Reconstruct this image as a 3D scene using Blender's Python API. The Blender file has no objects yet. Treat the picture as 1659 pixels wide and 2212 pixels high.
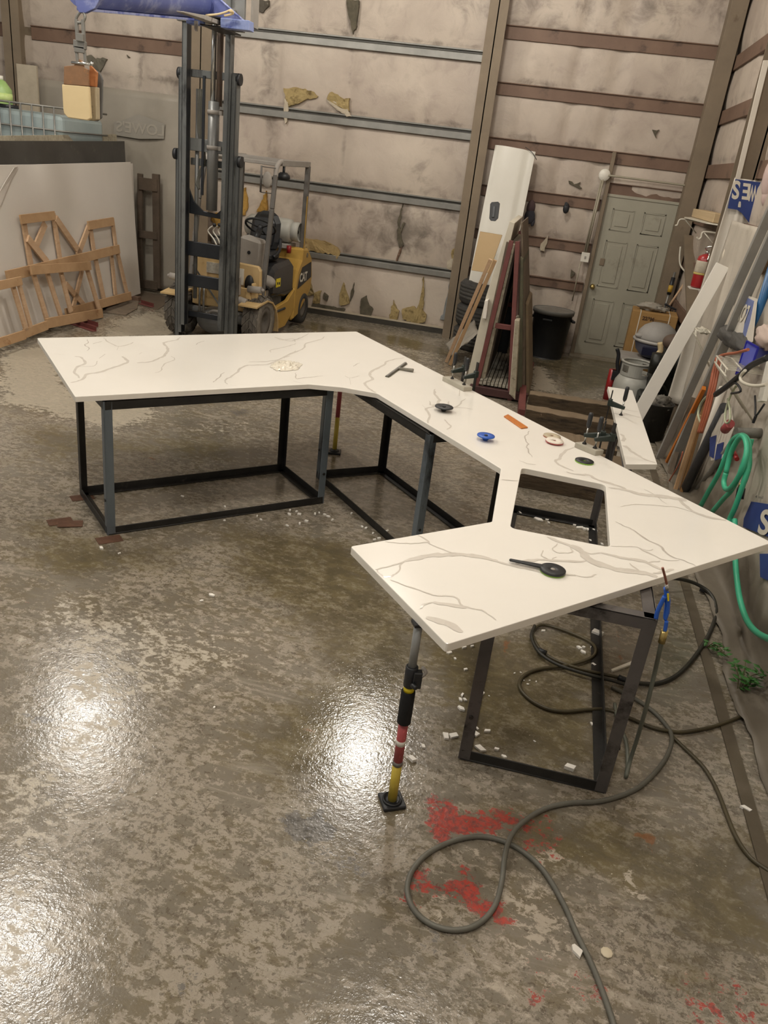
import bpy, bmesh, math, random
from mathutils import Vector, Matrix, noise
random.seed(7)
R = math.radians
SC = bpy.context.scene
COL = SC.collection

# ------------------------------------------------------------------ camera, light, exposure
F_PX, PITCH, ROLL, YAW, CAM_H = 1710.41, 0.42131, -0.12514, -0.16272, 2.211
_c, _s = math.cos(YAW), math.sin(YAW)
_f0, _r0, _u0 = Vector((_s, _c, 0)), Vector((_c, -_s, 0)), Vector((0, 0, 1))
FWD = math.cos(PITCH) * _f0 - math.sin(PITCH) * _u0
_u = math.cos(PITCH) * _u0 + math.sin(PITCH) * _f0
RIGHT = math.cos(ROLL) * _r0 - math.sin(ROLL) * _u
UP = math.cos(ROLL) * _u + math.sin(ROLL) * _r0
EYE = Vector((0, 0, CAM_H))
cd = bpy.data.cameras.new('camera')
cd.sensor_fit = 'VERTICAL'; cd.sensor_height = 36.0; cd.lens = F_PX * 36.0 / 2212.0
cd.clip_start = 0.05; cd.clip_end = 100
cam = bpy.data.objects.new('camera', cd); COL.objects.link(cam)
m = Matrix((RIGHT, UP, -FWD)).transposed().to_4x4(); m.translation = EYE
cam.matrix_world = m
SC.camera = cam

SC.view_settings.view_transform = 'Standard'
SC.view_settings.look = 'None'
SC.view_settings.gamma = 1.0
SC.view_settings.exposure = 0.0
SC.view_settings.use_curve_mapping = False

world = bpy.data.worlds.new('world'); SC.world = world; world.use_nodes = True
bg = world.node_tree.nodes['Background']
bg.inputs[0].default_value = (1.0, 0.95, 0.88, 1); bg.inputs[1].default_value = 0.36

LAMP_Z = 5.0
LAMPS = [(-4.85, 7.5, 1.0), (-1.25, 8.15, 1.0), (-3.75, 4.45, 0.9), (-0.1, 4.0, 0.78), (-3.7, 0.6, 0.85), (-0.2, 0.3, 0.8), (-7.6, 4.0, 0.8)]
LAMP_W = 205
LAMP_RGB = (1.0, 0.95, 0.87)
def high_bay(x, y, k):
    ld = bpy.data.lights.new('lamp_light', 'POINT'); ld.shadow_soft_size = 0.2
    ld.energy = LAMP_W * k; ld.color = LAMP_RGB
    lo = bpy.data.objects.new('lamp_light', ld); COL.objects.link(lo); lo.location = (x, y, LAMP_Z)
    return lo
LAMP_OBJS = [high_bay(*l) for l in LAMPS]

# points measured in the photograph, carried onto real planes of the room
def ray(px, py):
    return FWD + (px - 829.5) / F_PX * RIGHT - (py - 1106.0) / F_PX * UP
def Z(px, py, z=0.0):
    d = ray(px, py); return EYE + d * ((z - CAM_H) / d.z)
def Y(px, py, y):
    d = ray(px, py); return EYE + d * (y / d.y)
def X(px, py, x):
    d = ray(px, py); return EYE + d * (x / d.x)

# ------------------------------------------------------------------ materials
def lin(c):
    return c / 12.92 if c <= 0.04045 else ((c + 0.055) / 1.055) ** 2.4
def hexc(h):
    return tuple(lin(int(h[i:i + 2], 16) / 255) for i in (0, 2, 4))
MATS = {}
def nodes_of(name):
    mt = bpy.data.materials.new(name); mt.use_nodes = True
    nt = mt.node_tree
    return mt, nt, nt.nodes['Principled BSDF']
def surf(name, c1, c2=None, scale=6.0, rough=0.6, metal=0.0, bump=0.0, bscale=None, c3=None, c3amt=0.0, c3scale=3.0, stretch=(1, 1, 1), spec=0.5, coat=0.0, sharp=0.25):
    if name in MATS: return MATS[name]
    mt, nt, bs = nodes_of(name)
    N, L = nt.nodes, nt.links
    a = hexc(c1); b = hexc(c2 or c1)
    tc = N.new('ShaderNodeTexCoord'); mp = N.new('ShaderNodeMapping'); mp.inputs['Scale'].default_value = stretch
    L.new(tc.outputs['Object'], mp.inputs[0])
    ns = N.new('ShaderNodeTexNoise'); ns.inputs['Scale'].default_value = scale; ns.inputs['Detail'].default_value = 7; ns.inputs['Roughness'].default_value = 0.62
    L.new(mp.outputs[0], ns.inputs['Vector'])
    cr = N.new('ShaderNodeValToRGB'); cr.color_ramp.elements[0].position = 0.5 - sharp; cr.color_ramp.elements[1].position = 0.5 + sharp
    cr.color_ramp.elements[0].color = (*a, 1); cr.color_ramp.elements[1].color = (*b, 1)
    L.new(ns.outputs['Fac'], cr.inputs[0]); out = cr.outputs[0]
    if c3:
        n2 = N.new('ShaderNodeTexNoise'); n2.inputs['Scale'].default_value = c3scale; n2.inputs['Detail'].default_value = 9; n2.inputs['Roughness'].default_value = 0.7
        L.new(mp.outputs[0], n2.inputs['Vector'])
        r2 = N.new('ShaderNodeValToRGB'); r2.color_ramp.elements[0].position = 1 - c3amt - 0.06 - 0.0; r2.color_ramp.elements[1].position = 1 - c3amt + 0.06
        L.new(n2.outputs['Fac'], r2.inputs[0])
        mx = N.new('ShaderNodeMix'); mx.data_type = 'RGBA'; L.new(r2.outputs[0], mx.inputs[0]); L.new(out, mx.inputs[6]); mx.inputs[7].default_value = (*hexc(c3), 1)
        out = mx.outputs[2]
    L.new(out, bs.inputs['Base Color'])
    bs.inputs['Roughness'].default_value = rough; bs.inputs['Metallic'].default_value = metal
    bs.inputs['Specular IOR Level'].default_value = spec
    if coat: bs.inputs['Coat Weight'].default_value = coat
    if bump:
        bn = N.new('ShaderNodeTexNoise'); bn.inputs['Scale'].default_value = bscale or scale * 4; bn.inputs['Detail'].default_value = 5
        L.new(mp.outputs[0], bn.inputs['Vector'])
        bp = N.new('ShaderNodeBump'); bp.inputs['Strength'].default_value = bump; bp.inputs['Distance'].default_value = 0.01
        L.new(bn.outputs['Fac'], bp.inputs['Height']); L.new(bp.outputs[0], bs.inputs['Normal'])
    MATS[name] = mt
    return mt
def emis(name, rgb, s):
    mt, nt, bs = nodes_of(name); bs.inputs['Base Color'].default_value = (*rgb, 1)
    bs.inputs['Emission Color'].default_value = (*rgb, 1); bs.inputs['Emission Strength'].default_value = s
    return mt

# ------------------------------------------------------------------ mesh builder
class MB:
    def __init__(s, T=None): s.v, s.f, s.mi, s.T, s.sm = [], [], [], T, []
    def add(s, vs, fs, mi=0, M=None, smooth=False):
        o = len(s.v)
        for p in vs:
            p = Vector(p)
            if M is not None: p = M @ p
            if s.T is not None: p = s.T @ p
            s.v.append(p)
        for f in fs: s.f.append([o + i for i in f]); s.mi.append(mi); s.sm.append(smooth)
        return s
    def box(s, c, d, rz=0.0, M=None, mi=0):
        x, y, z = d[0] / 2, d[1] / 2, d[2] / 2
        vs = [(a, b, e) for a in (-x, x) for b in (-y, y) for e in (-z, z)]
        fs = [(0, 1, 3, 2), (4, 6, 7, 5), (0, 4, 5, 1), (2, 3, 7, 6), (0, 2, 6, 4), (1, 5, 7, 3)]
        MM = Matrix.Translation(c) @ Matrix.Rotation(rz, 4, 'Z')
        return s.add(vs, fs, mi, (M @ MM) if M is not None else MM)
    def span(s, a, b, mi=0):
        a, b = Vector(a), Vector(b)
        return s.box((a + b) / 2, [abs(t) for t in (b - a)], mi=mi)
    def bar(s, p, q, w, h, up=(0, 0, 1), mi=0, w2=None, h2=None):
        p, q = Vector(p), Vector(q); d = (q - p).normalized(); u = Vector(up)
        sx = d.cross(u)
        if sx.length < 1e-4: sx = d.cross(Vector((0, 1, 0)))
        sx.normalize(); uz = sx.cross(d).normalized()
        w2 = w2 or w; h2 = h2 or h
        vs = []
        for P, ww, hh in ((p, w, h), (q, w2, h2)):
            for a, b in ((-1, -1), (1, -1), (1, 1), (-1, 1)): vs.append(P + sx * a * ww / 2 + uz * b * hh / 2)
        return s.add(vs, [(3, 2, 1, 0), (4, 5, 6, 7), (0, 1, 5, 4), (1, 2, 6, 5), (2, 3, 7, 6), (3, 0, 4, 7)], mi)
    def cyl(s, p, q, r, r2=None, n=16, mi=0, cap=True, smooth=True):
        p, q = Vector(p), Vector(q); d = (q - p).normalized(); r2 = r if r2 is None else r2
        a = d.orthogonal().normalized(); b = d.cross(a)
        vs = []
        for P, rr in ((p, r), (q, r2)):
            for i in range(n):
                t = 2 * math.pi * i / n; vs.append(P + a * math.cos(t) * rr + b * math.sin(t) * rr)
        s.add(vs, [(i, (i + 1) % n, n + (i + 1) % n, n + i) for i in range(n)], mi, smooth=smooth)
        if cap:
            o = vs; s.add(o, [tuple(range(n - 1, -1, -1)), tuple(range(n, 2 * n))], mi)
        return s
    def tube(s, pts, r, n=8, mi=0, closed=False, sub=4, radii=None):
        P = [Vector(p) for p in pts]
        if sub > 1 and len(P) > 2: P = spline(P, sub, closed)
        m = len(P); vs = []
        t0 = (P[1] - P[0]).normalized(); a = t0.orthogonal().normalized()
        for i in range(m):
            if closed: t = (P[(i + 1) % m] - P[i - 1])
            else: t = P[min(i + 1, m - 1)] - P[max(i - 1, 0)]
            t = t.normalized() if t.length > 1e-9 else t0
            a = (a - t * a.dot(t)); a = a.normalized() if a.length > 1e-6 else t.orthogonal().normalized()
            b = t.cross(a); rr = r if radii is None else radii[0] + (radii[1] - radii[0]) * i / (m - 1)
            for k in range(n):
                th = 2 * math.pi * k / n; vs.append(P[i] + a * math.cos(th) * rr + b * math.sin(th) * rr)
        fs = []
        for i in range(m if closed else m - 1):
            j = (i + 1) % m
            for k in range(n): fs.append((i * n + k, i * n + (k + 1) % n, j * n + (k + 1) % n, j * n + k))
        s.add(vs, fs, mi, smooth=True)
        if not closed: s.add(vs[:n], [tuple(range(n - 1, -1, -1))], mi); s.add(vs[-n:], [tuple(range(n))], mi)
        return s
    def lathe(s, prof, n=24, M=None, mi=0, smooth=True, closed=False):
        vs, fs = [], []
        for r, z in prof:
            for k in range(n):
                t = 2 * math.pi * k / n; vs.append((r * math.cos(t), r * math.sin(t), z))
        m = len(prof)
        for i in range(m if closed else m - 1):
            j = (i + 1) % m
            for k in range(n): fs.append((i * n + k, i * n + (k + 1) % n, j * n + (k + 1) % n, j * n + k))
        s.add(vs, fs, mi, M, smooth)
        if not closed:
            if prof[0][0] > 1e-4: s.add(vs[:n], [tuple(range(n - 1, -1, -1))], mi, M)
            if prof[-1][0] > 1e-4: s.add(vs[-n:], [tuple(range(n))], mi, M)
        return s
    def prism(s, poly, z0, z1, M=None, mi=0, mi_side=None):
        n = len(poly); vs = [(x, y, z0) for x, y in poly] + [(x, y, z1) for x, y in poly]
        s.add(vs, [tuple(range(n - 1, -1, -1)), tuple(range(n, 2 * n))], mi, M)
        s.add(vs, [(i, (i + 1) % n, n + (i + 1) % n, n + i) for i in range(n)], mi if mi_side is None else mi_side, M)
        return s
    def plate(s, pts, off, mi=0, mi_side=None):
        # polygon of 3-D points given thickness along the vector off
        pts = [Vector(p) for p in pts]; off = Vector(off); n = len(pts); vs = pts + [p + off for p in pts]
        s.add(vs, [tuple(range(n - 1, -1, -1)), tuple(range(n, 2 * n))], mi)
        return s.add(vs, [(i, (i + 1) % n, n + (i + 1) % n, n + i) for i in range(n)], mi if mi_side is None else mi_side)
    def ball(s, c, r, n=12, mi=0, sc=(1, 1, 1), M=None):
        prof = [(math.sin(math.pi * i / n) * r + 1e-5, -math.cos(math.pi * i / n) * r) for i in range(n + 1)]
        MM = Matrix.Translation(c) @ (M or Matrix.Identity(4)) @ Matrix.Diagonal((*sc, 1))
        return s.lathe(prof, n * 2, MM, mi)
    def lump(s, c, r, sc=(1, 1, 1), amp=.35, freq=2.2, seed=0, mi=0):
        c = Vector(c); n, m_ = 20, 12; vs = []
        for i in range(m_ + 1):
            for k in range(n):
                t, p = math.pi * i / m_, 2 * math.pi * k / n
                d = Vector((math.sin(t) * math.cos(p), math.sin(t) * math.sin(p), math.cos(t)))
                rr = r * (1 + amp * noise.fractal(d * freq + Vector((seed, seed * 1.7, 0)), .7, 2.0, 5))
                vs.append(c + Vector((d.x * sc[0], d.y * sc[1], d.z * sc[2])) * rr)
        return s.add(vs, [(i * n + k, i * n + (k + 1) % n, (i + 1) * n + (k + 1) % n, (i + 1) * n + k) for i in range(m_) for k in range(n)], mi, smooth=True)
    def build(s, name, mats, parent=None, bevel=0.0, org=None, weld=False, segs=1):
        me = bpy.data.meshes.new(name)
        if parent is not None: o0 = Vector(parent['_w'])
        elif org is not None: o0 = Vector(org)
        else:
            xs = [p.x for p in s.v]; ys = [p.y for p in s.v]; zs = [p.z for p in s.v]
            o0 = Vector(((min(xs) + max(xs)) / 2, (min(ys) + max(ys)) / 2, min(zs)))
        me.from_pydata([p - o0 for p in s.v], [], s.f)
        me.polygons.foreach_set('material_index', s.mi)
        me.polygons.foreach_set('use_smooth', s.sm)
        if not isinstance(mats, (list, tuple)): mats = [mats]
        for mt in mats: me.materials.append(mt)
        bm = bmesh.new(); bm.from_mesh(me)
        bmesh.ops.remove_doubles(bm, verts=bm.verts, dist=1e-5)
        bmesh.ops.recalc_face_normals(bm, faces=bm.faces)
        bm.to_mesh(me); bm.free()
        o = bpy.data.objects.new(name, me); COL.objects.link(o)
        if parent is not None: o.parent = parent; o['_w'] = tuple(o0)
        else: o.location = o0; o['_w'] = tuple(o0)
        if bevel:
            b = o.modifiers.new('bevel', 'BEVEL'); b.width = bevel; b.segments = segs; b.limit_method = 'ANGLE'; b.angle_limit = R(40)
        return o
def spline(P, sub, closed=False):
    out = []; n = len(P)
    g = (lambda i: P[i % n]) if closed else (lambda i: P[max(0, min(n - 1, i))])
    for i in range(n if closed else n - 1):
        a, b, c, d = g(i - 1), g(i), g(i + 1), g(i + 2)
        for k in range(sub):
            t = k / sub
            out.append(0.5 * ((2 * b) + (c - a) * t + (2 * a - 5 * b + 4 * c - d) * t * t + (3 * b - a - 3 * c + d) * t ** 3))
    if not closed: out.append(P[-1])
    return out
def thing(name, label, cat, loc, group=None):
    o = bpy.data.objects.new(name, None); COL.objects.link(o); o.location = loc; o['_w'] = tuple(Vector(loc))
    o.empty_display_size = 0.1
    return tag(o, label, cat, group)
def tag(o, label, cat, group=None, kind=None):
    o['label'] = label; o['category'] = cat
    if group: o['group'] = group
    if kind: o['kind'] = kind
    return o
def struct(o):
    o['kind'] = 'structure'; return o
def lab(o, t): o['label'] = t; return o
def copy_tree(o, parent=None):
    c = o.copy(); COL.objects.link(c)
    if parent is not None: c.parent = parent
    for ch in list(o.children): copy_tree(ch, c)
    return c
def text_shape(body, size=1.0, bold=0.0, spacing=1.0):
    cu = bpy.data.curves.new('lettering', 'FONT'); cu.body = body; cu.size = size; cu.offset = bold; cu.space_character = spacing; cu.align_x = 'CENTER'; cu.align_y = 'CENTER'
    o = bpy.data.objects.new('lettering', cu); COL.objects.link(o)
    dg = bpy.context.evaluated_depsgraph_get(); dg.update()
    me = bpy.data.meshes.new_from_object(o.evaluated_get(dg))
    vs = [tuple(v.co) for v in me.vertices]; fs = [tuple(p.vertices) for p in me.polygons]
    bpy.data.objects.remove(o); bpy.data.meshes.remove(me); bpy.data.curves.remove(cu)
    return vs, fs
def inpoly(x, y, poly):
    c = False; n = len(poly); j = n - 1
    for i in range(n):
        xi, yi = poly[i]; xj, yj = poly[j]
        if (yi > y) != (yj > y) and x < (xj - xi) * (y - yi) / (yj - yi) + xi: c = not c
        j = i
    return c
def sdist(x, y, poly):
    d = 1e9; n = len(poly)
    for i in range(n):
        ax, ay = poly[i]; bx, by = poly[(i + 1) % n]
        dx, dy = bx - ax, by - ay; t = max(0, min(1, ((x - ax) * dx + (y - ay) * dy) / (dx * dx + dy * dy + 1e-12)))
        d = min(d, math.hypot(x - ax - t * dx, y - ay - t * dy))
    return -d if inpoly(x, y, poly) else d
def fbm(p, o=4): return noise.fractal(Vector(p), 0.9, 2.0, o)

def foot_dirt(mt, z0, z1, rgb):
    # splashed dirt low down on a sheet (object Z from its foot)
    nt = mt.node_tree; N, L = nt.nodes, nt.links; bs = N['Principled BSDF']
    old = bs.inputs['Base Color'].links[0].from_socket
    tc = N.new('ShaderNodeTexCoord'); sx = N.new('ShaderNodeSeparateXYZ'); L.new(tc.outputs['Object'], sx.inputs[0])
    ns = N.new('ShaderNodeTexNoise'); ns.inputs['Scale'].default_value = 5; ns.inputs['Detail'].default_value = 8; L.new(tc.outputs['Object'], ns.inputs['Vector'])
    ad = N.new('ShaderNodeMath'); ad.operation = 'MULTIPLY_ADD'; L.new(ns.outputs['Fac'], ad.inputs[0]); ad.inputs[1].default_value = -(z1 - z0) * 1.5; L.new(sx.outputs['Z'], ad.inputs[2])
    mr = N.new('ShaderNodeMapRange'); mr.interpolation_type = 'SMOOTHSTEP'; L.new(ad.outputs[0], mr.inputs[0]); mr.inputs[1].default_value = z0 - .3 * z1; mr.inputs[2].default_value = z1
    mx = N.new('ShaderNodeMix'); mx.data_type = 'RGBA'; L.new(mr.outputs[0], mx.inputs[0]); mx.inputs[6].default_value = (*hexc(rgb), 1); L.new(old, mx.inputs[7]); L.new(mx.outputs[2], bs.inputs['Base Color'])
M_ = dict(
    redsteel=surf('red_oxide_steel', '644d3f', '78604f', 3, 0.65, 0.0, 0.15, 30, '4a3a30', 0.36, 4),
    brownpost=surf('dusty_brown_steel', '6f6251', '837460', 2.5, 0.7, 0, 0.1, 20, '51422f', 0.33, 3),
    galv=surf('galvanised_steel', '7b7a75', '92908a', 5, 0.45, 0.5, 0.05, 30),
    timber=surf('rough_brown_timber', '3d3224', '5c4c38', 5, 0.9, 0, 0.9, 22, '2c241a', 0.42, 6, stretch=(0.5, 2, 2)),
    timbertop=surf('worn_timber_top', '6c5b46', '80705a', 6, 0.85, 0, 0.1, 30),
    black=surf('black_plastic', '16171a', '26282b', 5, 0.45),
    blackmetal=surf('black_painted_steel', '1d1d1c', '34322f', 6, 0.45, 0.3, 0.1, 40, '57504a', 0.33, 9),
    bluesteel=surf('blue_grey_mill_steel', '59636c', '7f8990', 4, 0.42, 0.45, 0.08, 30, '2b2b2c', 0.40, 3, stretch=(1, 1, 0.4)),
    rust=surf('rusty_plate', '4a3326', '6a4a36', 14, 0.85, 0, 0.3, 60),
    quartz=surf('white_quartz', 'ece8df', 'f1ede5', 2, 0.16, 0, 0),
    quartzedge=surf('white_quartz_edge', 'e6e1d6', 'efeae0', 5, 0.3, 0, 0),
    vein=surf('taupe_quartz_vein', 'cdc6bc', 'dbd5cb', 22, 0.18, 0, 0),
    veindark=surf('grey_quartz_vein', 'bab2a7', 'cfc8be', 30, 0.2, 0, 0),
    white=surf('white_paint', 'd6d2c6', 'e2ded2', 3, 0.4),
    yellow=surf('forklift_yellow', 'b18c40', 'bc984c', 3, 0.42, 0, 0, None, '8c6f3c', 0.34, 5),
    tanpaint=surf('dusty_yellow_tan', 'bd9f6c', 'c9ae80', 3, 0.55, 0, 0, None, '8d7348', 0.36, 4),
    dustgrey=surf('dust_covered_grey', '8b8680', 'a09a92', 4, 0.75),
    mast=surf('greasy_mast_steel', '585b5c', '7d7f7c', 3, 0.45, 0.35, 0.06, 20, '2a2b2c', 0.40, 2.5, stretch=(1, 1, 0.3)),
    mastdark=surf('dark_mast_channel', '1c1f24', '2b2e33', 3, 0.4, 0.3),
    cylinder=surf('dusty_grey_cylinder', '6d6e6d', '858582', 3, 0.4, 0.3),
    rubber=surf('tyre_rubber', '2c2b2a', '474541', 8, 0.85, 0, 0.25, 30),
    dustrubber=surf('dusty_tyre_tread', '5d5850', '8b857b', 18, 0.9, 0, 0.2, 40),
    brass=surf('brass', 'a8935a', 'bca76c', 3, 0.3, 0.8),
    chrome=surf('bright_steel', 'b8b8b4', 'd0d0cc', 3, 0.22, 0.9),
    wood=surf('pale_pine', 'b59575', 'c7a98a', 5, 0.7, 0, 0.08, 30, '9d7347', 0.36, 4, stretch=(1, 1, 6)),
    wood2=surf('honey_pine', 'a5835f', 'b89873', 6, 0.7, 0, 0.08, 30, '8a6038', 0.34, 4, stretch=(6, 1, 1)),
    greywood=surf('weathered_wood', '5e5245', '7b6d5c', 7, 0.85, 0, 0.3, 30, '3c332a', 0.38, 4, stretch=(2, 2, .4)),
    card=surf('cardboard', '94713f', 'a78350', 3, 0.8, 0, 0.05, 30),
    tan=surf('tan_board', '9c8050', 'a4885a', 2, 0.5),
    blueplastic=surf('blue_plastic', '1f4fa8', '2a60c0', 3, 0.35),
    bluepaint=surf('chipped_blue_paint', '4d5793', '7079ab', 4, 0.42, 0.1, 0.05, 20, '979dbd', 0.40, 4),
    bluedark=surf('dark_blue_print', '20336f', '2b4283', 3, 0.5),
    tarp=surf('dusty_white_sheeting', 'b3aa9c', 'c6bdaf', 2.5, 0.5, 0, 0.25, 9, '918878', 0.36, 2),
    tarpwhite=surf('white_wrap', 'cfc7ba', 'ddd6c9', 3, 0.45),
    green=surf('green_hose', '3aa680', '48b890', 3, 0.38),
    hose=surf('grey_rubber_hose', '57564e', '6c6a60', 6, 0.5),
    hosebrown=surf('olive_rubber_hose', '3a3424', '51482f', 6, 0.42),
    orange=surf('orange_plastic', 'b5651d', 'c87728', 3, 0.4),
    rustorange=surf('rusty_orange_paint', '75583f', '8d6848', 12, 0.75, 0, 0.2, 30, 'b07540', 0.36, 9),
    cord=surf('orange_cord', '9a5339', 'ac6548', 3, 0.5),
    red=surf('red_enamel', '8e1f22', 'a32a2b', 3, 0.3),
    rubred=surf('red_tape', 'a5484a', 'b25454', 3, 0.5),
    brightyellow=surf('bright_yellow', 'd8c21e', 'e2cf2a', 3, 0.4),
    yellowtube=surf('yellow_tube', 'c2aa3e', 'd2bc50', 6, 0.45),
    door=surf('sage_grey_door', '979383', 'a29e8e', 2, 0.5, 0, 0, None, '7d7868', 0.36, 2),
    doordark=surf('door_groove', '6d6b5a', '787563', 2, 0.6),
    beige=surf('cream_rubber_pad', 'd3bd90', 'dcc79c', 3, 0.7, 0, 0, None, 'b9a277', 0.34, 4),
    insul=surf('yellow_fibreglass', '8f7d55', 'ab9768', 14, 0.95, 0, 0.8, 50, '6b5a38', 0.42, 9),
    darktear=surf('dark_torn_gap', '4a4539', '625b4b', 14, 0.95, 0, 0.6, 40),
    facing=surf('torn_vinyl_facing', 'a89c88', 'b9ad98', 8, 0.6, 0, 0.3, 20),
    leaf=surf('weed_leaf', '2c5a22', '3f7a30', 12, 0.5),
    stem=surf('weed_stem', '4d4a2a', '5c5833', 12, 0.6),
    greyblock=surf('grey_stone_block', 'a09a8c', 'b2ac9d', 12, 0.6, 0, 0.1, 60),
    shelfwire=surf('white_wire', 'c6c0b0', 'd2ccbc', 3, 0.45),
    water=surf('milky_tank_plastic', '8b9a9c', 'a7b2b0', 2, 0.35),
    greenjug=surf('green_bottle', '7da35a', 'a9c27e', 5, 0.4),
    blackstone=surf('black_granite', '33322f', '45433f', 3, 0.35, 0, 0, None, '59564f', 0.36, 8),
    stoneedge=surf('speckled_slab_edge', '8e8672', 'b3aa95', 18, 0.7, 0, 0.3, 40, '5b5040', 0.38, 20),
    creamslab=surf('cream_slab', 'c9c2b0', 'd6cfbd', 8, 0.5, 0, 0.05, 30),
    propane=surf('grey_gas_bottle', 'a3a29a', 'b2b1a9', 3, 0.4, 0, 0, None, '77776f', 0.33, 5),
    lampwhite=surf('lamp_housing', 'cfcfcf', 'dddddd', 3, 0.4),
)
foot_dirt(M_['tarp'], .0, .35, '6f675a')
# ------------------------------------------------------------------ floor
def masks(polys, conv):
    out = []
    for ch, soft, amt, pts in polys:
        w = [conv(*p) for p in pts]
        xs = [p[0] for p in w]; ys = [p[1] for p in w]
        out.append((ch, soft, amt, w, min(xs) - soft * 2, max(xs) + soft * 2, min(ys) - soft * 2, max(ys) + soft * 2))
    return out
def mask_value(ms, x, y):
    v = [0.0] * 6
    for ch, soft, amt, w, x0, x1, y0, y1 in ms:
        if x0 <= x <= x1 and y0 <= y <= y1:
            d = sdist(x, y, w); t = max(0.0, min(1.0, 0.5 - d / (2 * soft))) * amt
            if abs(t) > abs(v[ch]): v[ch] = t
    return v
def set_masks(me, vals):
    for nm, k in (('maskA', 0), ('maskB', 3)):
        at = me.color_attributes.new(nm, 'FLOAT_COLOR', 'POINT')
        buf = []
        for v in vals: buf += [v[k], v[k + 1], v[k + 2], 1.0]
        at.data.foreach_set('color', buf)

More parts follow.
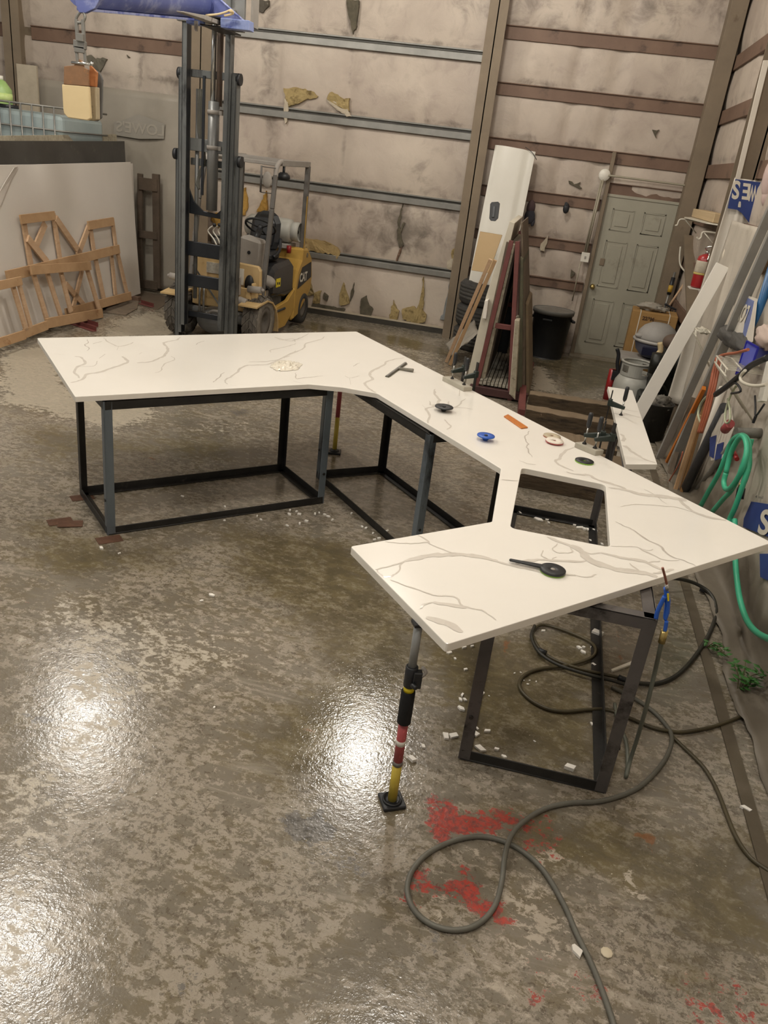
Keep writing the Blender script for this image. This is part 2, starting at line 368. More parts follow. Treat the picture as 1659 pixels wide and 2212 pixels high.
# channels: 0 red paint, 1 dry, 2 pale paint, 3 dark grey paint, 4 rust, 5 wet, shade painted under the front rack
FP = [
    (1, .25, 1, [(0, 752), (110, 750), (160, 850), (330, 872), (336, 900), (250, 930), (150, 905), (60, 880), (0, 872)]),
    (1, .3, .85, [(230, 690), (330, 670), (390, 690), (390, 730), (200, 735)]),
    (1, .3, .6, [(640, 715), (820, 735), (960, 760), (980, 830), (900, 790), (770, 716)]),
    (1, .15, .9, [(1145, 788), (1176, 792), (1188, 812), (1196, 822), (1206, 836), (1212, 850), (1144, 842)]),
    (1, .2, .8, [(1290, 850), (1330, 835), (1345, 870), (1290, 862)]),
    (1, .25, .42, [(350, 910), (470, 900), (600, 880), (560, 960), (400, 950)]),
    (1, .35, .5, [(0, 1290), (200, 1250), (420, 1300), (600, 1340), (640, 1440), (420, 1560), (300, 1700), (0, 1720)]),
    (1, .3, .75, [(0, 1650), (150, 1640), (180, 1760), (60, 1900), (150, 2212), (0, 2212)]),
    (1, .3, .42, [(380, 1380), (700, 1380), (700, 1500), (500, 1530), (420, 1480)]),
    (1, .15, .5, [(1540, 1480), (1659, 1480), (1659, 1790), (1600, 1700)]),
    (5, .3, .6, [(0, 890), (300, 940), (560, 900), (560, 1000), (200, 1010), (0, 1000)]),
    (5, .3, 1, [(500, 1130), (760, 1170), (900, 1400), (860, 1600), (840, 1740), (560, 1720), (520, 1560), (720, 1480), (700, 1380), (480, 1240)]),
    (5, .3, 1, [(940, 1380), (1280, 1340), (1290, 1640), (1000, 1630), (960, 1500)]),  # wet floor under the front rack, with its soft shade painted in
    (5, .3, .8, [(30, 1100), (440, 1180), (420, 1250), (120, 1260), (0, 1180)]),
    (5, .2, 1, [(1150, 765), (1345, 780), (1345, 830), (1225, 850), (1195, 800), (1150, 790)]),
    (5, .25, .9, [(1080, 1760), (1300, 1760), (1659, 1800), (1659, 2100), (1500, 2150), (1380, 1950), (1180, 1900)]),
    (5, .15, .9, [(640, 690), (800, 715), (960, 750), (1000, 775), (960, 770), (760, 730), (640, 708)]),
    (0, .035, 1, [(928, 1720), (945, 1718), (955, 1745), (972, 1728), (975, 1755), (1030, 1765), (1060, 1748), (1078, 1770), (1100, 1750), (1125, 1775), (1090, 1790), (1040, 1795), (1000, 1805), (950, 1815), (928, 1795)]),
    (0, .03, 1, [(895, 1880), (915, 1878), (910, 1905), (950, 1910), (985, 1915), (995, 1875), (1015, 1880), (1030, 1910), (1040, 1935), (1060, 1955), (1070, 1990), (1035, 1975), (1000, 1945), (950, 1925), (905, 1925), (890, 1910)]),
    (0, .03, .85, [(1060, 1960), (1085, 1955), (1100, 1990), (1070, 2010)]),
    (0, .03, .8, [(870, 1900), (885, 1915), (900, 1955), (875, 1945)]),
    (0, .03, .8, [(1155, 2065), (1180, 2075), (1172, 2095), (1150, 2085)]),
    (0, .04, .6, [(1150, 2145), (1200, 2140), (1195, 2160), (1150, 2160)]),
    (0, .05, .62, [(1260, 2115), (1285, 2120), (1285, 2150), (1262, 2140)]),
    (0, .08, .5, [(1110, 1790), (1180, 1770), (1210, 1800), (1190, 1850), (1120, 1830)]),
    (0, .08, .5, [(1470, 2150), (1610, 2130), (1640, 2212), (1500, 2212)]),
    (0, .03, .7, [(50, 1305), (62, 1303), (64, 1309), (54, 1311)]),
    (2, .03, 1, [(1010, 1830), (1035, 1828), (1050, 1845), (1020, 1848)]),
    (2, .04, 1, [(1160, 1850), (1200, 1835), (1212, 1850), (1205, 1868), (1165, 1862)]),
    (2, .03, 1, [(1350, 1870), (1375, 1910), (1400, 1945), (1370, 1945), (1360, 1905)]),
    (2, .12, .6, [(1090, 1900), (1180, 1920), (1240, 1990), (1260, 2090), (1120, 2090), (1080, 2020)]),
    (2, .03, .9, [(935, 1925), (962, 1922), (965, 1940), (945, 1945)]),
    (2, .03, .9, [(925, 1950), (955, 1975), (950, 1995), (930, 1985)]),
    (2, .04, .7, [(1160, 2100), (1185, 2110), (1200, 2140), (1170, 2135)]),
    (2, .2, .42, [(1000, 2060), (1400, 2050), (1450, 2212), (1000, 2212)]),
    (3, .04, 1, [(605, 1762), (650, 1750), (665, 1775), (690, 1745), (705, 1745), (712, 1780), (730, 1790), (715, 1830), (690, 1810), (650, 1830), (620, 1800)]),
    (3, .1, .55, [(650, 1830), (760, 1820), (860, 1900), (880, 1960), (780, 1920), (660, 1880)]),
    (3, .12, .5, [(830, 1960), (1060, 1990), (1080, 2100), (900, 2090)]),
    (3, .04, .8, [(395, 2090), (412, 2095), (402, 2190), (384, 2170)]),
    (3, .06, .6, [(220, 1690), (275, 1680), (270, 1720), (225, 1720)]),
    (3, .05, .75, [(50, 1540), (130, 1545), (120, 1570), (60, 1560)]),
    (3, .06, .6, [(490, 885), (550, 880), (540, 900), (500, 900)]),
    (4, .02, .9, [(1370, 1795), (1415, 1805), (1425, 1850), (1412, 1852), (1400, 1815), (1375, 1810)]),
    (4, .03, .8, [(1085, 1380), (1105, 1380), (1100, 1450), (1092, 1450)]),
    (4, .03, .7, [(1330, 1360), (1350, 1370), (1350, 1440), (1335, 1430)]),
    (4, .02, 1, [(318, 989), (335, 989), (332, 995), (320, 995)]),
    (4, .04, .6, [(600, 1560), (700, 1580), (700, 1592), (620, 1580)]),
]
fm = masks(FP, lambda px, py: tuple(Z(px, py)[:2]))
gx = [-14.0, -11.0]; x = -9.0
while x < 1.8: gx.append(x); x += 0.045
gx.append(1.9)
gy = [-5.0, -2.0, 0.0, 0.6]; y = 1.0
while y < 11.6: gy.append(y); y += 0.028 if y < 3.2 else 0.05
fv, fvals = [], []
for yy in gy:
    for xx in gx:
        fv.append((xx, yy, 0.0)); fvals.append(mask_value(fm, xx, yy))
nx = len(gx)
ff = [(j * nx + i, j * nx + i + 1, (j + 1) * nx + i + 1, (j + 1) * nx + i) for j in range(len(gy) - 1) for i in range(nx - 1)]
me = bpy.data.meshes.new('floor'); me.from_pydata(fv, [], ff); set_masks(me, fvals)
floor = bpy.data.objects.new('floor', me); COL.objects.link(floor); struct(floor)

def mixc(nt, fac, a, b):
    mx = nt.nodes.new('ShaderNodeMix'); mx.data_type = 'RGBA'
    for s_, v_ in ((0, fac), (6, a), (7, b)):
        if isinstance(v_, tuple): mx.inputs[s_].default_value = (*v_, 1) if len(v_) == 3 else v_
        elif isinstance(v_, (int, float)): mx.inputs[s_].default_value = v_
        else: nt.links.new(v_, mx.inputs[s_])
    return mx.outputs[2]
def mth(nt, op, a, b=None, c=None, clamp=False):
    n = nt.nodes.new('ShaderNodeMath'); n.operation = op; n.use_clamp = clamp
    for i, v_ in enumerate((a, b, c)):
        if v_ is None: continue
        if isinstance(v_, (int, float)): n.inputs[i].default_value = v_
        else: nt.links.new(v_, n.inputs[i])
    return n.outputs[0]
def nz(nt, vec, scale, detail=6, rough=0.6, dist=0.0):
    n = nt.nodes.new('ShaderNodeTexNoise'); n.inputs['Scale'].default_value = scale; n.inputs['Detail'].default_value = detail
    n.inputs['Roughness'].default_value = rough; n.inputs['Distortion'].default_value = dist
    nt.links.new(vec, n.inputs['Vector']); return n.outputs['Fac']
def sstep(nt, v_, lo, hi):
    n = nt.nodes.new('ShaderNodeMapRange'); n.interpolation_type = 'SMOOTHSTEP'
    n.inputs[1].default_value = lo; n.inputs[2].default_value = hi
    nt.links.new(v_, n.inputs[0]); return n.outputs[0]
def attr(nt, name):
    a = nt.nodes.new('ShaderNodeAttribute'); a.attribute_name = name
    s = nt.nodes.new('ShaderNodeSeparateColor'); nt.links.new(a.outputs['Color'], s.inputs[0]); return s.outputs

mt, nt, bs = nodes_of('wet_concrete'); N, L = nt.nodes, nt.links
tc = N.new('ShaderNodeTexCoord').outputs['Object']
wv = N.new('ShaderNodeMapping'); wv.inputs['Scale'].default_value = (0.9, 1.25, 1); wv.inputs['Rotation'].default_value = (0, 0, 0.35); L.new(tc, wv.inputs[0]); wv = wv.outputs[0]
A, B = attr(nt, 'maskA'), attr(nt, 'maskB')
big = nz(nt, wv, 0.9, 8, 0.62, 0.6); med = nz(nt, wv, 5.5, 9, 0.72, 0.4); fine = nz(nt, wv, 21, 10, 0.78, 0.25); vf = nz(nt, tc, 70, 5, 0.7); sp = nz(nt, tc, 42, 8, 0.8, 0.5)
st_ = N.new('ShaderNodeMapping'); st_.inputs['Scale'].default_value = (1.2, 9, 1); st_.inputs['Rotation'].default_value = (0, 0, 0.75); L.new(tc, st_.inputs[0]); wipe = nz(nt, st_.outputs[0], 1.6, 6, 0.65, 0.8)
st2 = N.new('ShaderNodeMapping'); st2.inputs['Scale'].default_value = (1.0, 22, 1); st2.inputs['Rotation'].default_value = (0, 0, -0.5); L.new(tc, st2.inputs[0]); wipe2 = nz(nt, st2.outputs[0], 1.3, 4, 0.6, 0.5)
def edge(ch, n1=med, k1=0.5, n2=fine, k2=0.7, lo=0.46, hi=0.56, gate=True):
    # mask value perturbed by noise then cut sharply: ragged edges
    t = mth(nt, 'ADD', ch, mth(nt, 'MULTIPLY', mth(nt, 'SUBTRACT', n1, 0.5), k1))
    t = mth(nt, 'ADD', t, mth(nt, 'MULTIPLY', mth(nt, 'SUBTRACT', n2, 0.5), k2))
    t = sstep(nt, t, lo, hi)
    return mth(nt, 'MULTIPLY', t, sstep(nt, ch, 0.02, 0.15)) if gate else t
wet, dry = B[2], A[1]
c = mixc(nt, sstep(nt, big, 0.38, 0.62), hexc('716a5d'), hexc('817a6e'))
c = mixc(nt, mth(nt, 'MULTIPLY', sstep(nt, med, 0.40, 0.62), 0.7), c, hexc('71664f'))
dens = nz(nt, tc, 1.7, 4, 0.6, 0.8)
fl_ = mth(nt, 'ADD', mth(nt, 'ADD', mth(nt, 'MULTIPLY', fine, 0.7), mth(nt, 'MULTIPLY', med, 0.3)), mth(nt, 'MULTIPLY', mth(nt, 'SUBTRACT', dens, 0.5), 0.22))
lightflecks = sstep(nt, fl_, 0.49, 0.53)
c = mixc(nt, mth(nt, 'MULTIPLY', lightflecks, 0.66), c, mixc(nt, sstep(nt, sp, .4, .6), hexc('a0978a'), hexc('b0a799')))
darkfl = sstep(nt, mth(nt, 'ADD', mth(nt, 'MULTIPLY', sp, 0.75), mth(nt, 'MULTIPLY', dens, 0.25)), 0.535, 0.575)
c = mixc(nt, mth(nt, 'MULTIPLY', darkfl, 0.72), c, hexc('544c3f'))
c = mixc(nt, mth(nt, 'MULTIPLY', sstep(nt, wipe, 0.56, 0.68), 0.4), c, hexc('a39b8d'))
c = mixc(nt, mth(nt, 'MULTIPLY', sstep(nt, wipe2, 0.64, 0.70), 0.3), c, hexc('aaa294'))
wm = edge(wet, big, 1.3, med, 0.9, 0.3, 0.75)
wc = mixc(nt, sstep(nt, med, 0.4, 0.62), hexc('50472f'), hexc('6a6044'))
wc = mixc(nt, mth(nt, 'MULTIPLY', sstep(nt, fl_, 0.53, 0.58), 0.45), wc, hexc('948a78'))
wc = mixc(nt, mth(nt, 'MULTIPLY', darkfl, 0.35), wc, hexc('514630'))
c = mixc(nt, mth(nt, 'MULTIPLY', wm, 0.8), c, wc)
dm = edge(dry, med, 0.9, fine, 1.6, 0.46, 0.62)
dc = mixc(nt, sstep(nt, fine, 0.4, 0.6), hexc('aba290'), hexc('b8ae9b'))
dc = mixc(nt, mth(nt, 'MULTIPLY', darkfl, 0.3), dc, hexc('7d7360'))
c = mixc(nt, mth(nt, 'MULTIPLY', dm, 0.72), c, dc)
ws = nz(nt, tc, 60, 3, 0.8, 0.5)
c = mixc(nt, mth(nt, 'MULTIPLY', sstep(nt, ws, 0.68, 0.71), 0.6), c, hexc('c9c0ae'))
c = mixc(nt, mth(nt, 'MULTIPLY', edge(B[0], med, 0.8, fine, 1.8), 0.85), c, mixc(nt, sstep(nt, fine, .42, .55), hexc('403e3d'), hexc('64615d')))
c = mixc(nt, mth(nt, 'MULTIPLY', edge(A[2], med, 0.7, fine, 2.8), 0.85), c, hexc('b3a999'))
c = mixc(nt, mth(nt, 'MULTIPLY', edge(A[0], med, 1.1, fine, 3.8, 0.47, 0.52), 0.88), c, mixc(nt, sstep(nt, sp, .42, .60), hexc('b03a30'), hexc('7a4442')))
c = mixc(nt, mth(nt, 'MULTIPLY', edge(B[1], med, 0.5, fine, 1.6), 0.7), c, hexc('80502a'))
L.new(c, bs.inputs['Base Color'])
rg = mth(nt, 'ADD', mth(nt, 'MULTIPLY', fine, 0.16), mth(nt, 'MULTIPLY', med, 0.14))
rg = mth(nt, 'ADD', rg, 0.02)
rg = mth(nt, 'ADD', rg, mth(nt, 'MULTIPLY', dm, 0.22)); rg = mth(nt, 'SUBTRACT', rg, mth(nt, 'MULTIPLY', wm, 0.05), clamp=True)
L.new(rg, bs.inputs['Roughness'])
bs.inputs['Specular IOR Level'].default_value = 0.5
bp = N.new('ShaderNodeBump'); bp.inputs['Strength'].default_value = 1.0; bp.inputs['Distance'].default_value = 0.001
b1 = nz(nt, tc, 42, 3, 0.6); b2 = nz(nt, tc, 115, 2, 0.6); b3 = nz(nt, wv, 9, 2, 0.5)
L.new(mth(nt, 'ADD', mth(nt, 'ADD', mth(nt, 'MULTIPLY', b2, 0.42), mth(nt, 'MULTIPLY', b1, 0.9)), mth(nt, 'MULTIPLY', b3, 0.5)), bp.inputs['Height'])
L.new(bp.outputs[0], bs.inputs['Normal'])
floor.data.materials.append(mt)

# strip set in the floor beside the right wall
struct(MB().span((1.15, -1.0, 0.0), (1.205, 8.0, 0.008)).build('trim_1', surf('floor_strip', '4c4433', '62584a', 5, 0.6, 0, 0.1, 30)))

# ------------------------------------------------------------------ walls
WY = 11.26         # face of the girts on the back wall
IY = WY + 0.06     # insulation facing
WX = 1.60
# channels: 0 soot, seams, dark top, shade painted along girts, 1 brown damp/grey sheet, 2 lighter patch, 3 seams, 4 yellowed, 5 -
WP = [
    (0, .25, .9, [(820, 430), (870, 450), (920, 480), (930, 520), (880, 545), (840, 520), (815, 470)]),
    (0, .35, .5, [(760, 420), (1000, 440), (1000, 560), (780, 560)]),
    (0, .3, .35, [(650, 400), (800, 430), (790, 520), (650, 500)]),
    (0, .12, .6, [(572, 0), (600, 0), (594, 220), (580, 232), (566, 232)]),
    (0, .1, .55, [(575, 245), (595, 245), (592, 345), (576, 345)]),
    (0, .12, .5, [(750, 0), (770, 0), (768, 60), (752, 60)]),
    (0, .3, .4, [(900, 350), (925, 345), (935, 410), (910, 420)]),
    (0, .35, .55, [(1000, 0), (1640, 0), (1560, 40), (1300, 30), (1000, 20)]),  # darker along the top of the right bay
    (0, .2, .3, [(940, 470), (990, 470), (985, 530), (950, 530)]),
    (2, .35, .6, [(660, 260), (880, 290), (880, 400), (700, 390)]),
    (2, .35, .5, [(560, 90), (740, 110), (740, 220), (600, 220)]),
    (2, .25, .55, [(660, 560), (980, 620), (965, 705), (660, 650)]),
    (2, .3, .3, [(1000, 180), (1300, 220), (1290, 300), (1080, 280)]),
    (1, .3, .8, [(60, 170), (400, 205), (390, 640), (270, 620), (270, 290), (140, 290), (140, 230), (70, 230)]),
]
wm_ = masks(WP, lambda px, py: (Y(px, py, IY).x, Y(px, py, IY).z))
mt, nt, bs = nodes_of('dusty_insulation_facing'); N, L = nt.nodes, nt.links
tc = N.new('ShaderNodeTexCoord').outputs['Object']
A = attr(nt, 'maskA')
big = nz(nt, tc, 0.9, 5, 0.55, 0.3); med = nz(nt, tc, 4, 7, 0.65, 0.5); fine = nz(nt, tc, 26, 6, 0.7)
c = mixc(nt, sstep(nt, big, 0.35, 0.65), hexc('ad9f92'), hexc('beb1a2'))
c = mixc(nt, mth(nt, 'MULTIPLY', sstep(nt, med, 0.45, 0.72), 0.4), c, hexc('8c7d73'))
def soft(ch, k=0.7, lo=0.1, hi=0.9): return sstep(nt, mth(nt, 'ADD', ch, mth(nt, 'MULTIPLY', mth(nt, 'MULTIPLY', mth(nt, 'SUBTRACT', med, 0.5), k * 2), sstep(nt, ch, 0.0, 0.3))), lo, hi)
c = mixc(nt, mth(nt, 'MULTIPLY', soft(A[2]), 0.6), c, hexc('c6baab'))
c = mixc(nt, mth(nt, 'MULTIPLY', soft(A[1], 0.4), 0.7), c, hexc('948c81'))
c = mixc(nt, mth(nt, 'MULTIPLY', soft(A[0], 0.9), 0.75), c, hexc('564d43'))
c = mixc(nt, mth(nt, 'MULTIPLY', sstep(nt, fine, 0.66, 0.72), 0.3), c, hexc('665a4b'))
L.new(c, bs.inputs['Base Color']); bs.inputs['Roughness'].default_value = 0.62
bp = N.new('ShaderNodeBump'); bp.inputs['Strength'].default_value = 0.3; bp.inputs['Distance'].default_value = 0.03
L.new(mth(nt, 'ADD', mth(nt, 'MULTIPLY', big, 1.5), med), bp.inputs['Height']); L.new(bp.outputs[0], bs.inputs['Normal'])
FACING = mt

def hz(px, py): return Y(px, py, WY).z
zg = [hz(737, 87), hz(737, 102.5)]
GREY = [(hz(737, 102.5), 0.13), (hz(737, 269.6), 0.13), (hz(1010, 457.7), 0.12), (hz(800, 575), 0.12)]   # lower edges
REDG = [(3.665, 0.15), (3.055, 0.145), (2.43, 0.145), (1.87, 0.135), (1.33, 0.13), (0.84, 0.12)]
LEFTG = [(Y(68, 85, WY).z, 0.17)]
def pillow_wall(name, axis, pos, u0, u1, zc, seams, step=0.055, ms=None, sign=1):
    # quilted vinyl facing bulging between the girts; axis 'y' = back wall, 'x' = right wall
    vs, vals, fs = [], [], []
    nu = int((u1 - u0) / step) + 1; nzv = int((zc[-1] - zc[0]) / step) + 1
    for j in range(nzv + 1):
        z = zc[0] + (zc[-1] - zc[0]) * j / nzv
        lo = max([a for a in zc if a <= z + 1e-6]); hi = min([a for a in zc if a >= z - 1e-6] or [zc[-1]])
        tz = 1.0 if hi - lo < 1e-6 else 4 * (z - lo) * (hi - z) / (hi - lo) ** 2
        if hi - lo < 1e-6: tz = 0.0
        for i in range(nu + 1):
            u = u0 + (u1 - u0) * i / nu
            ds = min(abs(u - s_) for s_ in seams)
            b = 0.055 * (tz ** 0.5) * (1 - math.exp(-(ds / 0.09) ** 2) * 0 - 0.75 * math.exp(-(ds / 0.07) ** 2))
            b += 0.018 * fbm((u * 1.3, z * 1.3, 3.1)) * tz + 0.006 * fbm((u * 5, z * 3, 8.0)) * tz
            vs.append((u, pos - b, z) if axis == 'y' else (pos - b, u, z))
            v = mask_value(ms, u, z) if ms else [0.0] * 6
            v[0] = max(v[0], 0.55 * math.exp(-(ds / 0.028) ** 2) * (.55 + .45 * fbm((u * 2, z * 1.5, 4))), 0.55 * math.exp(-((z - lo - .10) / 0.05) ** 2) * (.7 + .5 * fbm((u * 2, z, 1.0))), 0.25 * math.exp(-((hi - z) / 0.10) ** 2))  # seam lines, plus a band of shade painted along each girt
            vals.append(v)
    for j in range(nzv):
        for i in range(nu): fs.append((j * (nu + 1) + i, j * (nu + 1) + i + 1, (j + 1) * (nu + 1) + i + 1, (j + 1) * (nu + 1) + i))
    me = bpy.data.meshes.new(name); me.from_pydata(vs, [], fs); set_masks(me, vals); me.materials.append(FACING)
    me.polygons.foreach_set('use_smooth', [True] * len(fs))
    o = bpy.data.objects.new(name, me); COL.objects.link(o); return struct(o)
colL, colR = Y(1025, 300, WY).x - 0.02, Y(1060, 300, WY).x
cA = (Y(30, 50, WY).x, Y(68, 80, WY).x)
cC = (Y(428, 100, WY).x, Y(475, 100, WY).x)
SE = lambda *px: [Y(a, b, IY).x for a, b in px]
zc_mid = [-0.02] + sorted([a + 0.06 for a, b in GREY]) + [4.6, 5.8]
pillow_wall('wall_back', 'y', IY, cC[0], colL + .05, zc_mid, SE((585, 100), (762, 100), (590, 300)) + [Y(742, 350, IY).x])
bpy.data.objects['wall_back'].data.color_attributes  # masks re-evaluated below with the stains
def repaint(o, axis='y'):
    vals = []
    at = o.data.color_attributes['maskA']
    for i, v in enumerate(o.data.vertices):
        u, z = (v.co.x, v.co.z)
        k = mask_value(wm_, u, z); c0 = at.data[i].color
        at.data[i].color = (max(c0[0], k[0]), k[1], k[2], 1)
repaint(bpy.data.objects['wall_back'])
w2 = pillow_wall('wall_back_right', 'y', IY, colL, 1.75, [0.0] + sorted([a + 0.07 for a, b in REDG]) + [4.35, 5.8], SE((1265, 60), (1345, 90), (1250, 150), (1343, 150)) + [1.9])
repaint(w2)
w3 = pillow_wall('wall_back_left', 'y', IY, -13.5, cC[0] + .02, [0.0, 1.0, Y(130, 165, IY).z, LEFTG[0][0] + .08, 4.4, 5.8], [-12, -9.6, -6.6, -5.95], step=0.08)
repaint(w3)
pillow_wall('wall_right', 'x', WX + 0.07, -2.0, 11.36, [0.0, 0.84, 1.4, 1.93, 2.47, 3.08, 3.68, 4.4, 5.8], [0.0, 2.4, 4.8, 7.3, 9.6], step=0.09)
# ceiling (never in frame, seen only in the wet floor) and steel purlins
struct(MB().span((-13.5, -6, 5.8), (1.75, 11.4, 5.86)).build('ceiling', surf('ceiling_facing', '8f8474', '9c917f', 2, 0.7)))
for i, yy in enumerate((-1.5, 1.7, 4.9, 8.1)):
    struct(MB().span((-13.5, yy, 5.55), (1.7, yy + .12, 5.8)).build('trim_%d' % (20 + i), M_['brownpost']))
# backing sheets behind the insulation
struct(MB().span((-13.5, 11.45, -0.02), (1.9, 11.5, 5.86)).build('wall_back_sheet', M_['brownpost']))

def zpurlin(x0, x1, z, h, mat, name, grey=True):
    mb = MB()
    if grey:
        d = 0.09; th = 0.012
        prof = [(0.0, 0.0), (0.0, h * 0.62), (0.03, h * 0.74), (0.03, h), (0.05, h), (0.05, 0), (0.0, 0)]
        poly = [(WY - 0.02, z), (WY - 0.02, z + h * .6), (WY + 0.0, z + h * .66), (WY + 0.035, z + h * .72), (WY + 0.035, z + h * .8), (WY - 0.012, z + h * .86), (WY - 0.012, z + h), (WY + 0.1, z + h), (WY + 0.1, z)]
        n = len(poly); vs = [(x0, a, b) for a, b in poly] + [(x1, a, b) for a, b in poly]
        mb.add(vs, [tuple(range(n)), tuple(range(2 * n - 1, n - 1, -1))] + [(i, (i + 1) % n, n + (i + 1) % n, n + i) for i in range(n)])
    else:
        mb.span((x0, WY, z), (x1, WY + .1, z + h)); mb.span((x0, WY - .02, z + h - .012), (x1, WY, z + h))
    return struct(mb.build(name, mat, bevel=0.003))
tn = 30
for z, h in GREY: zpurlin(cC[1] - 0.05, colL + .02, z, h, M_['galv'], 'trim_%d' % tn); tn += 1
for i, (z, h) in enumerate(REDG):
    x1 = 1.42 if i < 3 else 0.45
    zpurlin(colR - .02, x1, z, h, M_['redsteel'], 'trim_%d' % tn, False); tn += 1
zpurlin(0.5, 1.43, 2.075, 0.14, M_['redsteel'], 'trim_%d' % tn, False); tn += 1
zpurlin(cA[1], cC[0] + .02, LEFTG[0][0], LEFTG[0][1], M_['redsteel'], 'trim_%d' % tn, False); tn += 1
zpurlin(-13, cA[0], LEFTG[0][0], LEFTG[0][1], M_['redsteel'], 'trim_%d' % tn, False); tn += 1
# right-wall girts
for z in (3.55, 2.98, 2.39, 1.87, 1.33, 0.8):
    struct(MB().span((WX, 0.0, z), (WX + .1, 11.3, z + .15)).build('trim_%d' % tn, M_['redsteel'], bevel=0.003)); tn += 1
# columns
def ibeam(x0, x1, y0, y1, z1, mat, name, lean=0.0):
    mb = MB(); t = 0.014; xm = (x0 + x1) / 2
    mb.span((x0, y0, 0), (x1, y0 + t, z1)).span((xm - t / 2, y0, 0), (xm + t / 2, y1, z1)).span((x0, y1 - t, 0), (x1, y1, z1))
    return struct(mb.build(name, mat))
ibeam(colL, colR, 10.98, WY + .05, 5.8, M_['brownpost'], 'trim_60')
ibeam(cA[0], cA[1], 11.0, WY + .05, 5.8, M_['brownpost'], 'trim_61')
ibeam(cC[0], cC[1], 11.0, WY + .05, 5.8, M_['brownpost'], 'trim_62')
struct(MB().span((1.40, 11.02, 0), (1.585, WY + .04, 5.8)).build('trim_63', M_['brownpost'], bevel=.004))
jl = Y(1300, 330, WY - .04).x
struct(MB().span((Y(1292, 500, WY).x - .03, WY - .06, 0), (Y(1308, 440, WY).x, WY + .1, Y(1305, 326, WY).z)).build('trim_64', M_['brownpost'], bevel=.004))
struct(MB().span((-5.5, WY - .03, 0), (-5.32, WY + .02, 2.2)).build('trim_65', surf('pinkish_board', '8d7866', '9a8672', 4, .7), bevel=.003))
ibeam(1.445, 1.73, 8.15, 8.45, 5.8, M_['brownpost'], 'trim_66')
# foot of the back wall
struct(MB().span((cC[0], WY - .03, 0), (colL, WY + .02, 0.075)).build('trim_67', surf('foot_angle', '2c2923', '3f3a31', 6, .6)))
struct(MB().span((cC[0], WY - .035, 0.075), (colL, WY + .06, 0.095)).build('trim_68', M_['facing']))
# ------------------------------------------------------------------ door
dx0, dx1 = 0.505, 1.40
dr = bpy.data.objects.new('door_1', None); COL.objects.link(dr); dr.location = (dx0, WY + .03, 0); dr['_w'] = (dx0, WY + .03, 0); struct(dr)
yd = WY - 0.005
mb = MB().span((dx0, yd, 0.03), (dx1, yd + .04, 2.05)); mb.build('door_leaf', M_['door'], dr, bevel=.003)
W_ = dx1 - dx0
def dpanel(u0, u1, z0, z1):
    mb = MB(); a0, a1 = dx0 + u0 * W_, dx0 + u1 * W_
    mo = .018
    for a, b, c_, d_ in ((a0, z0, a1, z0 + mo), (a0, z1 - mo, a1, z1), (a0, z0, a0 + mo, z1), (a1 - mo, z0, a1, z1)):
        mb.span((a, yd - .006, b), (c_, yd + .002, d_))
    mb.span((a0 + .05, yd - .008, z0 + .05), (a1 - .05, yd + .002, z1 - .05))
    mb.build('door_panel', M_['door'], dr, bevel=.004)
for u0, u1 in ((.13, .43), (.57, .87)):
    dpanel(u0, u1, 1.66, 1.92); dpanel(u0, u1, 0.95, 1.53); dpanel(u0, u1, 0.2, 0.78)
MB().span((dx0 - .02, yd - .01, 2.05), (dx1 + .03, yd + .05, 2.085)).span((dx1, yd - .01, 0), (dx1 + .03, yd + .05, 2.06)).span((dx0 - .03, yd - .01, 0), (dx0, yd + .05, 2.06)).build('door_frame', M_['door'], dr, bevel=.003)
mb = MB(); kx, kz = dx0 + .065, 0.93
mb.lathe([(0.034, 0), (0.034, .006), (.012, .01), (.012, .035), (.026, .045), (.030, .06), (.022, .074), (.0, .078)], 20, Matrix.Translation((kx, yd, kz)) @ Matrix.Rotation(R(90), 4, 'X'))
mb.build('door_knob', M_['brass'], dr)
MB().span((dx0 + .09, yd - .012, 1.21), (dx0 + .15, yd, 1.3)).build('deadbolt_plate', M_['brownpost'], dr, bevel=.003)
for z in (.25, 1.05, 1.82): MB().cyl((dx1 + .005, yd - .01, z - .045), (dx1 + .005, yd - .01, z + .045), .009).build('hinge', M_['brownpost'], dr)
struct(MB().span((dx0 - .05, WY - .12, 0), (dx1 + .05, WY + .03, .03)).build('trim_69', surf('sill', '8c8270', '9b917e', 6, .7)))

